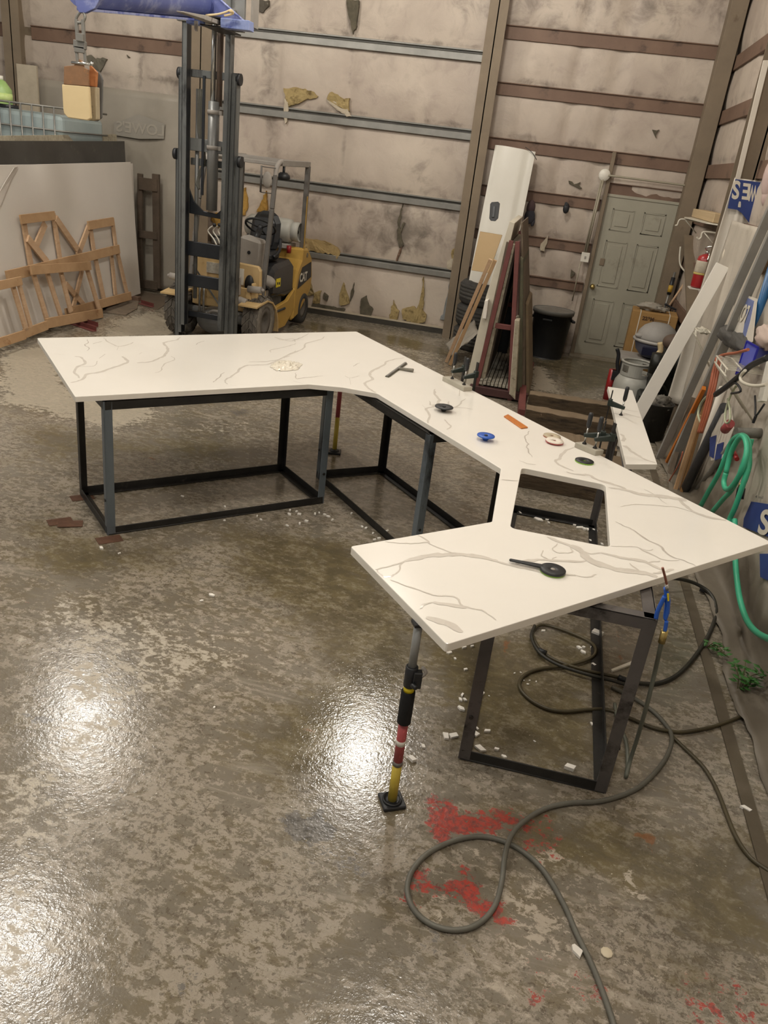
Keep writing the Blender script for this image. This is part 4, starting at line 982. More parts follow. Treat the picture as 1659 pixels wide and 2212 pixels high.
# holder with long handle
c_ = T(1193, 1236); t = thing('disc_holder', 'black round disc holder with long flat handle and green rim on the front arm', 'disc holder', c_); r_ = .048
h0, h1 = T(1103, 1216) + up * .012, T(1172, 1230) + up * .012
MB().lathe([(.001, .002), (r_, .002), (r_, .006), (.001, .006)], 40, Matrix.Translation(c_)).build('green_pad', surf('lime_rim', '7fae3c'), t)
MB().lathe([(r_ * 1.02, .006), (r_ * 1.02, .014), (r_ * .9, .017), (.022, .014), (.013, .015), (.010, .012), (.001, .012)], 40, Matrix.Translation(c_)).build('disc', M_['black'], t)
MB().lathe([(.001, .0125), (.009, .0125), (.009, .0145), (.001, .0145)], 16, Matrix.Translation(c_)).build('hub_cap', M_['dustgrey'], t)
MB().bar(h0, h1, .014, .008, w2=.024, h2=.010).cyl(h0 - up * .004, h0 + up * .004, .0075).build('handle', M_['black'], t, bevel=.002)

# stone blocks and F-clamps on the back edge
def f_clamp(P, out, label, group=None, tilt=0.0, grip=.085, hgt=.075, down=.16):
    # P = point the pad presses on, out = horizontal unit vector toward the bar
    P = Vector(P); out = Vector((*out, 0)).normalized(); side = Vector((-out.y, out.x, 0))
    t = thing('f_clamp', label, 'clamp', P)
    MB().lathe([(.012, 0), (.013, .003), (.006, .012), (.005, .014)], 14, Matrix.Translation(P)).build('pad', M_['blackmetal'], t)
    MB().cyl(P + up * .01, P + up * (hgt + .03), .005, n=10).build('screw', M_['chrome'], t)
    g0, g1 = P + up * (hgt + .02), P + up * (hgt + .02 + grip)
    mb = MB().lathe([(.007, 0), (.0115, .008), (.013, .02), (.013, grip - .012), (.010, grip), (.001, grip + .002)], 14, Matrix.Translation(g0)); mb.build('grip', M_['black'], t)
    bx = P + out * .085
    mb = MB().bar(P + up * (hgt - .025) - out * .014, bx + up * (hgt - .01), .018, .02, w2=.022, h2=.036).box(bx + up * (hgt - .005), (.028, .028, .045), math.atan2(out.y, out.x)); mb.build('sliding_arm', surf('green_black_iron', '1d2622', '2a352f', 5, .5), t, bevel=.003)
    MB().bar(bx - up * down, bx + up * (hgt + .075), .022, .008, out).build('bar', M_['blackmetal'], t, bevel=.001)
    b0 = bx - up * (down - .01)
    MB().bar(b0, b0 - out * .10, .018, .03, w2=.016, h2=.018).build('fixed_arm', surf('green_black_iron', '1d2622'), t, bevel=.003)
    return t
nb = (Z(1668, 1172, TOP) - Z(770, 716, TOP)); nb.z = 0; nb.normalize(); outd = Vector((-nb.y, nb.x, 0))
if outd.y < 0: outd = -outd
def block(p0, p1, h, w, label):
    a, b = T(*p0), T(*p1)
    o = MB().plate([a, b, b + outd * w, a + outd * w], up * h).build('stone_block', M_['greyblock'], bevel=.002); tag(o, label, 'stone block'); return a, b
a, b = block((955, 822), (1001, 846), .03, .07, 'grey stone offcut clamped to the back edge of the counter, beside the leaning slabs')
f_clamp(a.lerp(b, .25) + outd * .035 + up * .03, outd[:2], 'black F-clamp on the far stone offcut, left one')
f_clamp(a.lerp(b, .8) + outd * .035 + up * .03, outd[:2], 'black F-clamp on the far stone offcut, right one')
a, b = block((1240, 966), (1285, 985), .03, .06, 'pale stone offcut clamped to the back edge near the green-rimmed pad')
f_clamp(a.lerp(b, .25) + outd * .03 + up * .03, (outd + nb * .9)[:2], 'thin black F-clamp at the left end of the pale stone offcut')
f_clamp(a.lerp(b, .75) + outd * .03 + up * .03, (outd + nb * .4)[:2], 'black F-clamp at the right end of the pale stone offcut')
f_clamp(Z(1341, 897, TOP), (-1, .1), 'black F-clamp with upright grip on the narrow quartz strip', grip=.095)
# ------------------------------------------------------------------ forklift
FT = Matrix.Translation((-3.68, 8.85, 0)) @ Matrix.Rotation(R(-1.5), 4, 'Z')
fl = thing('forklift', 'small yellow forklift with raised grey mast and open overhead guard parked by the back wall', 'forklift', (-3.68, 8.85, 0))
def P(name, mb, mat, bevel=0.0, parent=None): mb.T = None; return mb.build(name, mat, parent or fl, bevel=bevel)
def FM(): return MB(FT)
def wheel(cx_, cy_, r, w, tread=True):
    M = FT @ Matrix.Translation((cx_, cy_, r)) @ Matrix.Rotation(R(90), 4, 'Y')
    t = MB(); t.lathe([(r * .55, -w * .42), (r * .62, -w * .5), (r * .9, -w * .5), (r - .012, -w * .4), (r - .012, w * .4), (r * .9, w * .5), (r * .62, w * .5), (r * .55, w * .42)], 36, M, closed=True)
    ty = t.build('tyre', M_['dustrubber'] if tread else M_['rubber'], fl)
    if tread:
        lg = MB(); n = 18
        for i in range(n):
            for s in (-1, 1):
                for row in range(2):
                    a0 = 2 * math.pi * (i + .5 * row) / n
                    x0, x1 = (0.004, w * .22) if row == 0 else (w * .24, w * .47)
                    vs = []
                    for rr in (r - .015, r + .004):
                        for (xx, aa) in ((x0, a0), (x0, a0 + .27), (x1, a0 + .27 + .14), (x1, a0 + .14)):
                            vs.append((rr * math.cos(aa), rr * math.sin(aa), s * xx))
                    lg.add(vs, [(3, 2, 1, 0), (4, 5, 6, 7), (0, 1, 5, 4), (1, 2, 6, 5), (2, 3, 7, 6), (3, 0, 4, 7)], 0, M)
        lg.build('tread_blocks', surf('tread_block', '4f4b45', '68625a', 9, .9), ty)
    h = MB(); h.lathe([(.001, -w * .2), (r * .3, -w * .2), (r * .34, -w * .42), (r * .57, -w * .44), (r * .57, w * .44), (r * .34, w * .42), (r * .3, w * .2), (.001, w * .2)], 24, M)
    h.build('wheel_rim', surf('dark_dusty_rim', '55504a', '6b655d', 5, .8), ty)
for s in (-1, 1): wheel(s * .478, 0.0, .29, .19); 
for s in (-1, 1): wheel(s * .41, 1.56, .215, .17, False)
# chassis, front plates
P('front_plate', FM().plate([(-.29, -.14, .40), (.40, -.14, .40), (.44, -.14, .52), (.40, -.14, .66), (-.29, -.14, .66)], (0, .03, 0)), M_['tanpaint'], .006)
P('cowl', FM().plate([(-.36, .04, .55), (.47, .04, .55), (.46, .04, .84), (.43, .04, .89), (-.30, .04, .92), (-.36, .04, .87)], (0, .06, 0)).span((-.36, .04, .35), (.44, .3, .6)), M_['tanpaint'], .012)
P('data_plate', FM().span((-.2, .028, .74), (-.04, .04, .86)), surf('data_plate', '8f8b80', 'c5c0b2', 40, .5))
P('sticker', FM().span((.20, .028, .66), (.26, .04, .84)), M_['white'])
P('cowl_slot', FM().lathe([(.001, 0), (.055, 0), (.055, .01), (.001, .01)], 20, Matrix.Translation((.335, .03, .68)) @ Matrix.Rotation(R(90), 4, 'X') @ Matrix.Diagonal((1, 1.9, 1, 1))), M_['black'])
for x in (-.22, -.15): P('bolt', FM().cyl((x, -.15, .60), (x, -.138, .60), .012, n=10), M_['black'])
P('bolt', FM().cyl((.10, -.15, .48), (.10, -.138, .48), .014, n=12), M_['brownpost'])
for s in (-1, 1):
    prof = [(-.34, .50), (-.2, .515), (0, .53), (.16, .49), (.29, .39), (.36, .24), (.38, .12)]
    mb = FM(); th_ = .018; w0, w1 = (s * .36, s * .62)
    for (y0, z0), (y1, z1) in zip(prof, prof[1:]): mb.bar((s * .475, y0, z0), (s * .475, y1, z1), .225, th_, (0, 0, 1) if abs(z1 - z0) < abs(y1 - y0) else (0, 1, 0))
    P('fender', mb, M_['tanpaint'])
    P('tilt_bracket', FM().plate([(s * .42, -.12, .52), (s * .5, -.10, .52), (s * .45, -.10, .72), (s * .42, -.12, .72)], (0, .05, 0)), M_['tanpaint'], .004)
    P('side_cylinder', FM().cyl((s * .40, -.16, .66), (s * .56, -.16, .67), .038).ball((s * .575, -.16, .67), .02), M_['dustgrey'])
# floor pan, dash, hood
P('floor_pan', FM().span((-.42, .08, .5), (.42, .55, .58)), M_['dustgrey'], .01)
P('side_frame', FM().plate([(.485, .34, .08), (.485, .9, .08), (.485, 1.22, .24), (.485, 1.2, .52), (.485, .95, .40), (.485, .42, .36)], (-.05, 0, 0)).plate([(-.485, .34, .08), (-.485, .9, .08), (-.485, 1.22, .24), (-.485, 1.2, .52), (-.485, .95, .40), (-.485, .42, .36)], (.05, 0, 0)), M_['yellow'], .01)
P('step', FM().span((.40, .42, .30), (.50, .86, .33)).span((.40, .42, .33), (.43, .86, .55)), M_['rubber'], .01)
hood = [(.42, .50), (.42, .74), (.47, .82), (.60, .86), (1.10, .88), (1.2, .82), (1.22, .45), (.95, .42)]
mb = FM(); vs = [(-.45, y, z) for y, z in hood] + [(.46, y, z) for y, z in hood]; n = len(hood)
mb.add(vs, [tuple(range(n)), tuple(range(2 * n - 1, n - 1, -1))] + [(i, (i + 1) % n, n + (i + 1) % n, n + i) for i in range(n)])
P('engine_hood', mb, surf('glossy_black_hood', '1e1f22', '2c2d2f', 3, .3, 0, 0, None, '5b5853', .32, 5), .05)
P('hood_seam', FM().span((.455, .42, .505), (.464, 1.2, .515)), M_['black'])
P('warning_sticker', FM().span((.458, .56, .60), (.466, .70, .70)), M_['brightyellow'])
P('warning_symbol', FM().span((.4655, .585, .63), (.4675, .615, .66)).span((.4655, .64, .625), (.4675, .68, .655)), M_['black'])
P('dash_console', FM().plate([(.06, .26, .6), (.36, .26, .6), (.36, .26, 1.14), (.10, .26, 1.18), (.06, .26, 1.0)], (0, .22, 0)), M_['dustgrey'], .03)
P('dash_hole', FM().cyl((.22, .252, 1.0), (.22, .262, 1.0), .02), M_['black'])
P('foot_cover', FM().ball((.22, .34, .74), .16, sc=(1.1, 1, .9)).ball((.38, .38, .68), .10, sc=(1.4, 1, .8)), M_['dustgrey'])
P('pedal', FM().bar((.32, .22, .72), (.36, .30, .66), .08, .015).bar((.42, .26, .66), (.46, .32, .62), .06, .015), M_['black'])
P('steering_column', FM().cyl((.22, .42, 1.1), (.22, .56, 1.24), .035), M_['black'])
MS = FT @ Matrix.Translation((.22, .58, 1.27)) @ Matrix.Rotation(R(-32), 4, 'X')
mb = MB(); ring = [(MS @ Vector((.18 * math.cos(a), .18 * math.sin(a), 0))) for a in [2 * math.pi * i / 28 for i in range(28)]]
mb.tube(ring, .013, 8, closed=True, sub=1)
for a in (90, 210, 330): mb.tube([MS @ Vector((0, 0, -.02)), MS @ Vector((.175 * math.cos(R(a)), .175 * math.sin(R(a)), 0))], .009, 6, sub=1)
mb.cyl(MS @ Vector((0, 0, -.04)), MS @ Vector((0, 0, .01)), .035)
mb.build('steering_wheel', M_['black'], fl)
for i in range(3):
    d_ = i * 11; yl = 9.12 + .02 * i
    pts = [Y(471 + d_ * .75, 537, yl), Y(462 + d_ * .85, 517, yl), Y(450 + d_, 501, yl), Y(452 + d_, 494, yl), Y(460 + d_, 488, yl)]
    P('hydraulic_lever', MB().tube(pts, .0085), M_['white'])
    P('lever_knob', MB().ball(Y(463 + d_, 486, yl), .022), M_['black'])
# seat
mb = FM(); bk = [(-.16, 0), (.17, 0), (.20, .12), (.19, .34), (.12, .46), (-.10, .46), (-.18, .34), (-.19, .12)]
mb.plate([(.14 + x, .84 + z * .22, .96 + z) for x, z in bk], (0, .10, 0)); P('seat_back', mb, M_['black'], .045)
mb = FM(); mb.plate([(.14 + x, .80 + z * .22, 1.02 + z) for x, z in [(-.12, 0), (.13, 0), (.14, .28), (.08, .36), (-.08, .36), (-.14, .28)]], (0, .06, 0)); P('seat_back_cushion', mb, surf('seat_vinyl', '202124', '2d2e31', 4, .4), .03)
P('seat_base', FM().span((-.06, .56, .88), (.36, .92, .99)), M_['black'], .035)
for s in (-1, 1): P('seat_belt_guide', FM().tube([(.14 + s * .23, .66, .93), (.14 + s * .25, .8, 1.0), (.14 + s * .21, .93, 1.12)], .02), M_['black'])
# LP tank
P('gas_tank', FM().lathe([(.001, -.34), (.1, -.33), (.145, -.27), (.15, -.2), (.15, .2), (.145, .27), (.11, .31), (.001, .31)], 28, Matrix.Translation((.02, 1.45, 1.18)) @ Matrix.Rotation(R(90), 4, 'Y')), M_['propane'])
P('tank_collar', FM().lathe([(.12, .0), (.12, .12), (.11, .12), (.11, 0)], 28, Matrix.Translation((.30, 1.45, 1.18)) @ Matrix.Rotation(R(90), 4, 'Y'), closed=True), M_['propane'])
P('tank_valve', FM().cyl((.30, 1.45, 1.18), (.37, 1.45, 1.18), .03).ball((.37, 1.45, 1.18), .03), M_['blackmetal'])
P('tank_cradle', FM().span((-.3, 1.3, .97), (.32, 1.6, 1.03)), M_['dustgrey'], .01)
P('red_cap', FM().cyl((.34, 1.28, .93), (.34, 1.28, 1.02), .03), M_['red'])
# counterweight
cw = [(.86, .40), (1.22, .37), (1.60, .46), (1.84, .50), (1.86, .66), (1.78, .86), (1.62, .98), (1.40, 1.0), (1.37, .86), (1.24, .74), (1.19, .56)]
cw = [(1.16, .10), (1.40, .15), (1.84, .42), (1.87, .62), (1.80, .86), (1.64, .98), (1.40, 1.0), (1.38, .86), (1.25, .74), (1.19, .55)]
mb = FM(); vs = [(-.49, y, z) for y, z in cw] + [(.49, y, z) for y, z in cw]; n = len(cw)
mb.add(vs, [tuple(range(n)), tuple(range(2 * n - 1, n - 1, -1))] + [(i, (i + 1) % n, n + (i + 1) % n, n + i) for i in range(n)])
cwo = P('counterweight', mb, M_['yellow'], .03)
P('black_side_panel', FM().plate([(.489, 1.27, .50), (.489, 1.80, .60), (.489, 1.76, .80), (.489, 1.42, .76), (.489, 1.33, .66)], (.006, 0, 0)), M_['black'])
vs, fs = text_shape('CAT', .15, .006)
MT = FT @ Matrix.Translation((.4965, 1.47, .63)) @ Matrix(((0, 0, 1, 0), (1, 0, 0, 0), (0, 1, 0, 0), (0, 0, 0, 1)))
P('lettering', MB().add([(a, b, .001) for a, b, c_ in vs], fs, 0, MT), M_['white'])
P('lug_hole', FM().cyl((.488, 1.58, .90), (.497, 1.58, .90), .03), M_['brownpost'])
P('chassis', FM().span((-.40, .2, .18), (.40, 1.3, .42)), M_['blackmetal'])
# overhead guard
G = M_['dustgrey']; G2 = surf('dusty_dark_pillar', '55524e', '6f6b66', 3, .6)
for s in (-1, 1):
    P('front_pillar', FM().bar((s * .455, .12, .46), (s * .45, .32, 1.50), .05, .05, (1, 0, 0)).bar((s * .45, .32, 1.5), (s * .435, .42, 1.86), .048, .048, (1, 0, 0)), G2, .008)
    P('guard_rail', FM().tube([(s * .435, .42, 1.84), (s * .43, .45, 1.93), (s * .43, .52, 1.985), (s * .43, .62, 2.0)], .03, 8).span((s * .43 - .03, .58, 1.955), (s * .43 + .03, 1.56, 2.02)), G, .004)
    P('rear_pillar', FM().bar((s * .44, 1.5, .96), (s * .44, 1.52, 1.97), .05, .06, (1, 0, 0)), G2, .006)
P('guard_crossbar', FM().span((-.43, .5, 1.95), (.43, .56, 1.99)), G, .004)
P('guard_crossbar', FM().span((-.43, 1.5, 1.95), (.43, 1.56, 2.0)), G, .004)
for i in range(7): P('guard_slat', FM().span((-.43, .66 + i * .12, 1.985), (.43, .69 + i * .12, 2.015)), G)
P('guard_plate', FM().span((-.46, .46, 1.96), (-.2, .75, 2.03)), G, .02)
P('measuring_stripe', FM().span((.468, 1.47, .98), (.474, 1.50, 1.62)), M_['yellow'])
P('mirror', FM().ball((.36, .36, 1.80), .07, sc=(.8, .35, 1.25)), G)
P('mirror_bracket', FM().tube([(.26, .40, 1.93), (.44, .40, 1.93)], .005, sub=1).tube([(.27, .40, 1.66), (.46, .40, 1.66)], .005, sub=1).tube([(.27, .4, 1.66), (.27, .4, 1.94)], .012, sub=1), G2)
P('work_lamp', FM().lathe([(.001, .03), (.04, .03), (.075, 0), (.08, -.03), (.06, -.05), (.001, -.055)], 20, Matrix.Translation((.44, .66, 1.86))).cyl((.44, .66, 1.86), (.44, .66, 1.97), .015), M_['black'])
# mast
for s in (-1, 1):
    for nm, x, y0, z0, z1, w in (('outer_rail', .335, -.33, .06, 2.02, .05), ('middle_rail', .287, -.37, .12, 2.77, .05), ('inner_rail', .228, -.42, .22, 3.45, .052)):
        mb = FM(); mb.span((s * x - w / 2, y0 - .10, z0), (s * x + w / 2, y0 - .088, z1)); mb.span((s * x - w / 2, y0 - .012, z0), (s * x + w / 2, y0, z1)); mb.span((s * x + s * w / 2 - .012 * (s > 0) - 0 * s, y0 - .1, z0), (s * x + s * w / 2 + .012 * (s < 0), y0, z1))
        rl = P(nm, mb, M_['mast'])
        P('rail_channel', FM().span((s * x - w * (.28 if s > 0 else .30), y0 - .086, z0), (s * x + w * (.30 if s > 0 else .52), y0 - .014, z1)), M_['mastdark'], 0, rl)
    for x, z in ((.36, 1.97), (.318, 2.72)): P('mast_roller', FM().cyl((s * x - .018, -.42, z), (s * x + .018, -.42, z), .055, n=20), M_['black'])
for z0, z1, y, mat in ((2.70, 2.77, -.36, 'mast'), (2.02, 2.14, -.38, 'mast'), (.97, 1.12, -.42, 'mastdark'), (.64, .77, -.40, 'mastdark'), (1.88, 1.95, -.30, 'mast'), (.30, .36, -.36, 'mastdark')):
    P('mast_crossbar', FM().span((-.24, y - .03, z0), (.24, y + .01, z1)), M_[mat], .004)
P('cylinder_saddle', FM().plate([(-.25, -.40, 1.72), (-.16, -.40, 1.52), (-.05, -.40, 1.44), (.10, -.40, 1.43), (.20, -.40, 1.52), (.25, -.40, 1.60), (.25, -.40, 1.38), (-.25, -.40, 1.40)], (0, .02, 0)), M_['mastdark'], .004)
P('lift_cylinder', FM().cyl((.045, -.40, 1.46), (.045, -.40, 2.50), .058, n=24), M_['cylinder'])
for z in (2.05, 2.38): P('cylinder_clamp', FM().cyl((.045, -.40, z), (.045, -.40, z + .04), .066, n=24).span((.09, -.42, z), (.14, -.38, z + .04)), M_['dustgrey'])
P('cylinder_rod', FM().cyl((.03, -.40, 2.5), (.03, -.40, 3.4), .026), M_['chrome'])
P('hose_tube', FM().cyl((.09, -.38, 2.46), (.09, -.38, 3.4), .03), surf('brown_stained_tube', '5b4c42', '75665a', 4, .5, .2, 0, None, '7e5236', .36, 5))
for i in range(3): P('hydraulic_hose', FM().tube([(-.10 - i * .02, -.37, 2.6), (-.11 - i * .015, -.36, 2.2), (-.07, -.34, 1.95), (-.13 - i * .02, -.35, 1.75), (-.12, -.36, 1.65)], .011), M_['hose'])
P('lift_chain', FM().span((-.075, -.42, 1.6), (-.05, -.40, 2.72)), M_['mastdark'])
P('side_lift_cylinder', FM().cyl((-.16, -.34, .5), (-.16, -.34, 2.6), .022), M_['cylinder'])
P('drive_axle', FM().ball((-.02, -.04, .22), .19, sc=(1.3, .9, .85)).cyl((-.45, 0, .28), (.45, 0, .28), .07), M_['cylinder'])
P('axle_pipe', FM().tube([(-.10, -.14, .30), (.0, -.2, .36), (.14, -.2, .36)], .016).cyl((-.13, -.14, .28), (-.09, -.16, .31), .02), M_['dustgrey'])
for x in (-.17, -.12): P('tilt_rod', FM().cyl((x, -.2, .30), (x, -.2, .62), .012), M_['galv'])
P('brace_strap', FM().bar((-.26, -.2, .84), (.14, -.2, .36), .02, .006, (0, 1, 0)), M_['cylinder'])
P('mast_pivot', FM().cyl((.30, -.2, .52), (.40, -.2, .50), .055).span((.26, -.22, .58), (.31, -.15, .78)), M_['dustgrey'], .005)
P('tie_rod_end', FM().tube([(.40, -.14, .50), (.48, -.10, .47), (.52, -.1, .42)], .022), M_['dustgrey'])
P('warning_strip', FM().span((.255, -.355, .78), (.262, -.31, 1.30)), M_['white'])
# carriage and forks at the top of the mast
P('carriage', FM().span((-.30, -.55, 3.16), (.30, -.50, 3.30)).span((.14, -.50, 3.12), (.38, -.46, 3.6)).span((-.34, -.50, 3.2), (-.2, -.46, 3.6)), M_['cylinder'], .005)
P('carriage_side', FM().span((.43, -.46, 3.18), (.445, -.30, 3.6)), M_['dustgrey'])
fkx = Y(425, 45, 7.8).x + 3.68
for s_, nm in ((fkx, 'fork'), (fkx + .32, 'fork')):
    pass
P('fork', MB().bar(Y(468, 49, 7.9), Y(430, 36, 7.5), .10, .035).bar(Y(430, 36, 7.5), Y(388, 25, 7.15), .10, .03, w2=.06, h2=.010), M_['dustgrey'], .003)
P('fork', MB().bar(Y(530, 54, 8.3), Y(526, 52, 7.95), .10, .035), M_['dustgrey'], .003)
if 1:
    pass

# ------------------------------------------------------------------ blue jib boom carried on the forks
bt = thing('jib_boom', 'chipped blue lifting boom slung on the raised forks, reaching toward the camera', 'lifting boom', (-3.6, 7.0, 3.0))
BX = -3.60
def bz(y): return 2.905 + (y - 6.0) * .122     # underside of the pipe
a_, b_ = Vector((BX, 5.98, bz(5.98) + .125)), Vector((BX, 8.10, bz(8.1) + .125))
MB().cyl(a_, b_, .12, n=28).build('boom_pipe', M_['bluepaint'], bt)
MB().bar((BX, 6.0, bz(6) - .002), (BX, 7.75, bz(7.75) - .002), .10, .018).build('underside_bar', surf('pale_worn_blue', '8188b4', '9fa4c4', 6, .5, 0, 0, None, '4a569c', .45, 7), bt, bevel=.002)
MB().plate([Y(158, -20, 5.97), Y(226, -20, 5.97), Y(205, 18, 5.97), Y(184, 28, 5.97), Y(170, 27, 5.97), Y(163, 8, 5.97)], (0, .03, 0)).build('end_lug', M_['bluepaint'], bt, bevel=.003)
cb = [Y(403, 40, 7.85), Y(540, 66, 7.85)]
MB().plate([Y(476, 38, 7.8), Y(538, 44, 7.8), Y(538, 66, 7.8), Y(476, 59, 7.8)], (0, .12, 0)).plate([Y(402, 27, 7.8), Y(432, 30, 7.8), Y(432, 53, 7.8), Y(402, 50, 7.8)], (0, .12, 0)).build('crossbeam', surf('light_blue_enamel', '6f82b8', '9aa5cb', 7, .45, 0, 0, None, '4a5ba0', .42, 6), bt, bevel=.004)
mb = MB()
for (x0, x1) in ((432, 476),):
    q = [Y(x0, 31, 7.8), Y(x1, 36, 7.8), Y(x1, 59, 7.8), Y(x0, 54, 7.8)]
    mb.plate([q[0], q[1], q[1] - Vector((0, 0, .012)), q[0] - Vector((0, 0, .012))], (0, .5, 0)); mb.plate([q[3], q[2], q[2] + Vector((0, 0, .012)), q[3] + Vector((0, 0, .012))], (0, .5, 0))
mb.build('fork_pocket', M_['blackmetal'], bt)
MB().plate([Y(545, 62, 8.0), Y(470, -5, 8.0), Y(440, -10, 8.0), Y(440, 32, 8.0), Y(500, 45, 8.0)], (0, .015, 0)).build('gusset', M_['bluepaint'], bt)
MB().tube([Y(548, 64, 7.97), Y(470, -6, 7.97)], .008, sub=1).build('gusset_edge', surf('pale_worn_blue', '8188b4'), bt)
MB().tube([Y(445, 33, 7.7), Y(470, 31, 7.68), Y(488, 26, 7.68), Y(498, 22, 7.68), Y(504, 28, 7.7), Y(496, 32, 7.7), Y(484, 34, 7.69)], .009).ball(Y(499, 24, 7.67), .016).build('safety_cord', M_['beige'], bt)
MB().plate([Y(419, 44, 7.75), Y(427, 45, 7.75), Y(426, 68, 7.75), Y(420, 66, 7.75)], (0, .01, 0)).build('tag_plate', M_['dustgrey'], bt)

# ------------------------------------------------------------------ slab lifting clamp
lc = thing('slab_lifting_clamp', 'rusty orange slab lifting clamp with cream rubber pads hanging from the boom tip', 'lifting clamp', Y(178, 255, 6.0))
yy = 5.98
mb = MB()
mb.tube([Y(176, 22, yy), Y(165, 38, yy), Y(167, 48, yy), Y(178, 48, yy), Y(184, 36, yy), Y(178, 22, yy)], .010, closed=True, sub=3)
mb.build('shackle', M_['galv'], lc)
for xs in (165, 179): MB().bar(Y(xs, 42, yy), Y(xs + 3, 96, yy), .022, .02, (0, 1, 0)).build('link_plate', M_['galv'], lc, bevel=.002)
MB().bar(Y(166, 80, yy - .02), Y(181, 82, yy - .02), .05, .03, (0, 1, 0)).bar(Y(160, 94, yy), Y(186, 99, yy), .05, .03, (0, 1, 0)).bar(Y(162, 106, yy), Y(184, 109, yy), .04, .03, (0, 1, 0)).build('swivel_block', M_['galv'], lc, bevel=.003)
for xs in (165, 182): MB().bar(Y(xs, 108, yy), Y(xs + 3, 136, yy), .02, .016, (0, 1, 0)).build('lower_link', M_['galv'], lc, bevel=.002)
MB().cyl(Y(155, 135, yy), Y(198, 139, yy), .010).ball(Y(198, 138, yy), .014).build('clamp_pin', M_['chrome'], lc)
MB().plate([Y(138, 143, yy), Y(160, 141, yy), Y(163, 131, yy), Y(172, 128, yy), (Y(178, 133, yy)), Y(180, 145, yy), Y(190, 150, yy), Y(191, 186, yy), Y(137, 182, yy)], (0, .02, 0)).build('front_jaw_plate', M_['rustorange'], lc, bevel=.003)
MB().plate([Y(193, 140, yy + .1), Y(199, 146, yy + .1), Y(208, 156, yy + .1), Y(206, 188, yy + .1), Y(193, 186, yy + .1)], (0, .03, 0)).plate([Y(150, 150, yy + .1), Y(195, 152, yy + .1), Y(195, 185, yy + .1), Y(150, 182, yy + .1)], (0, .02, 0)).build('rear_jaw_plate', surf('bright_orange_paint', 'a8683a', 'bd7c48', 6, .65, 0, 0, None, '5d4a3c', .4, 9), lc, bevel=.003)
MB().plate([Y(133, 182, yy), Y(191, 187, yy), Y(195, 256, yy), Y(188, 260, yy), Y(146, 254, yy), Y(138, 245, yy), Y(136, 236, yy)], (0, .03, 0)).build('front_pad', M_['beige'], lc, bevel=.005)
MB().plate([Y(150, 186, yy + .08), Y(208, 188, yy + .08), Y(209, 258, yy + .08), Y(196, 260, yy + .08), Y(150, 255, yy + .08)], (0, .05, 0)).build('rear_pad', surf('worn_pad', 'a3957a', 'b5a78b', 8, .85, 0, .1, 40, '7c6f58', .4, 20), lc, bevel=.004)
MB().plate([Y(170, 158, yy + .17), Y(208, 152, yy + .17), Y(216, 160, yy + .17), Y(221, 172, yy + .17), Y(219, 254, yy + .17), Y(209, 262, yy + .17), Y(170, 258, yy + .17)], (0, .02, 0)).build('back_plate', surf('back_plate', '5a5a58', '6c6b67', 5, .7), lc, bevel=.003)

# ------------------------------------------------------------------ slabs on the left
def plane_hit(px, py, O, Nn, off=0.0):
    d = ray(px, py); return EYE + d * (((O + Nn * off) - EYE).dot(Nn) / d.dot(Nn))
br, bl = Z(304, 634, .06), Z(0, 737, .06)
ux = (bl - br).normalized()
hn = Vector((-ux.y, ux.x, 0)); hn = -hn if hn.x > 0 else hn
lean = (hn * math.sin(R(7)) + Vector((0, 0, 1)) * math.cos(R(7))).normalized()
NS = ux.cross(lean); NS = NS if NS.x > 0 else -NS
tr = plane_hit(282, 350, br, NS)
def bigslab(off, tops, z0, th, mat, label, cat='stone slab', name='stone_slab'):
    # tops: two points of the top edge, measured on the slab's own leaning plane
    a, b = (plane_hit(x_, y_, br, NS, off) for x_, y_ in tops); b = a + (b - a) * 1.4
    A = br + NS * off; ra, rb = (a - A).dot(ux), (b - A).dot(ux)
    o = MB().plate([A + ux * max(ra, 0) + lean * z0, A + ux * rb + lean * z0, b, a], -NS * th).build(name, mat, bevel=.002); tag(o, label, cat); return o
white_slab = surf('white_slab_face', 'cdc7bf', 'd8d2c9', .8, .3, 0, 0)
bigslab(0, ((282, 350), (0, 357)), 0, .03, white_slab, 'big white quartz slab standing on edge at the left, behind the pine frames')
bigslab(-.04, ((287, 353), (0, 356)), 0, .03, white_slab, 'second white slab close behind the big white one')
bigslab(-.12, ((269, 305), (0, 304)), 0, .03, M_['blackstone'], 'dark stone slab rising above the white slab at the left')
bigslab(-.30, ((252, 290), (0, 293)), 0, .05, M_['stoneedge'], 'rough edged slab behind the dark one at the left')
# torn white wrap on the big slab
mb = MB(); w_ = [plane_hit(a, b, br, NS, .006) for a, b in ((38, 360), (24, 385), (0, 445))]; w2_ = [plane_hit(a, b, br, NS, .02) for a, b in ((30, 362), (12, 390), (-8, 425))]
for i in range(2): mb.plate([w_[i], w_[i + 1], w2_[i + 1], w2_[i]], NS * .006)
tag(mb.build('plastic_wrap', surf('glossy_wrap', 'cfc8c0', 'e2dcd5', 4, .2)), 'fold of clear wrap running down the face of the big white slab', 'wrap')
# rack that holds the slabs
sr = thing('slab_rack', 'dark steel slab rack foot seen under the big white slab', 'rack', br + ux * 1.0)
for k in (.25, 2.0, 3.6):
    p = br + ux * k; p.z = 0
    MB().bar(p + Vector((.10, 0, .03)), p + Vector((-.9, 0, .03)), .08, .06).build('base_beam', M_['redsteel'], sr)
    MB().bar(p + Vector((-.45, 0, .05)), p + Vector((-.68, 0, 1.5)), .06, .06, (0, 1, 0)).build('upright', M_['redsteel'], sr)
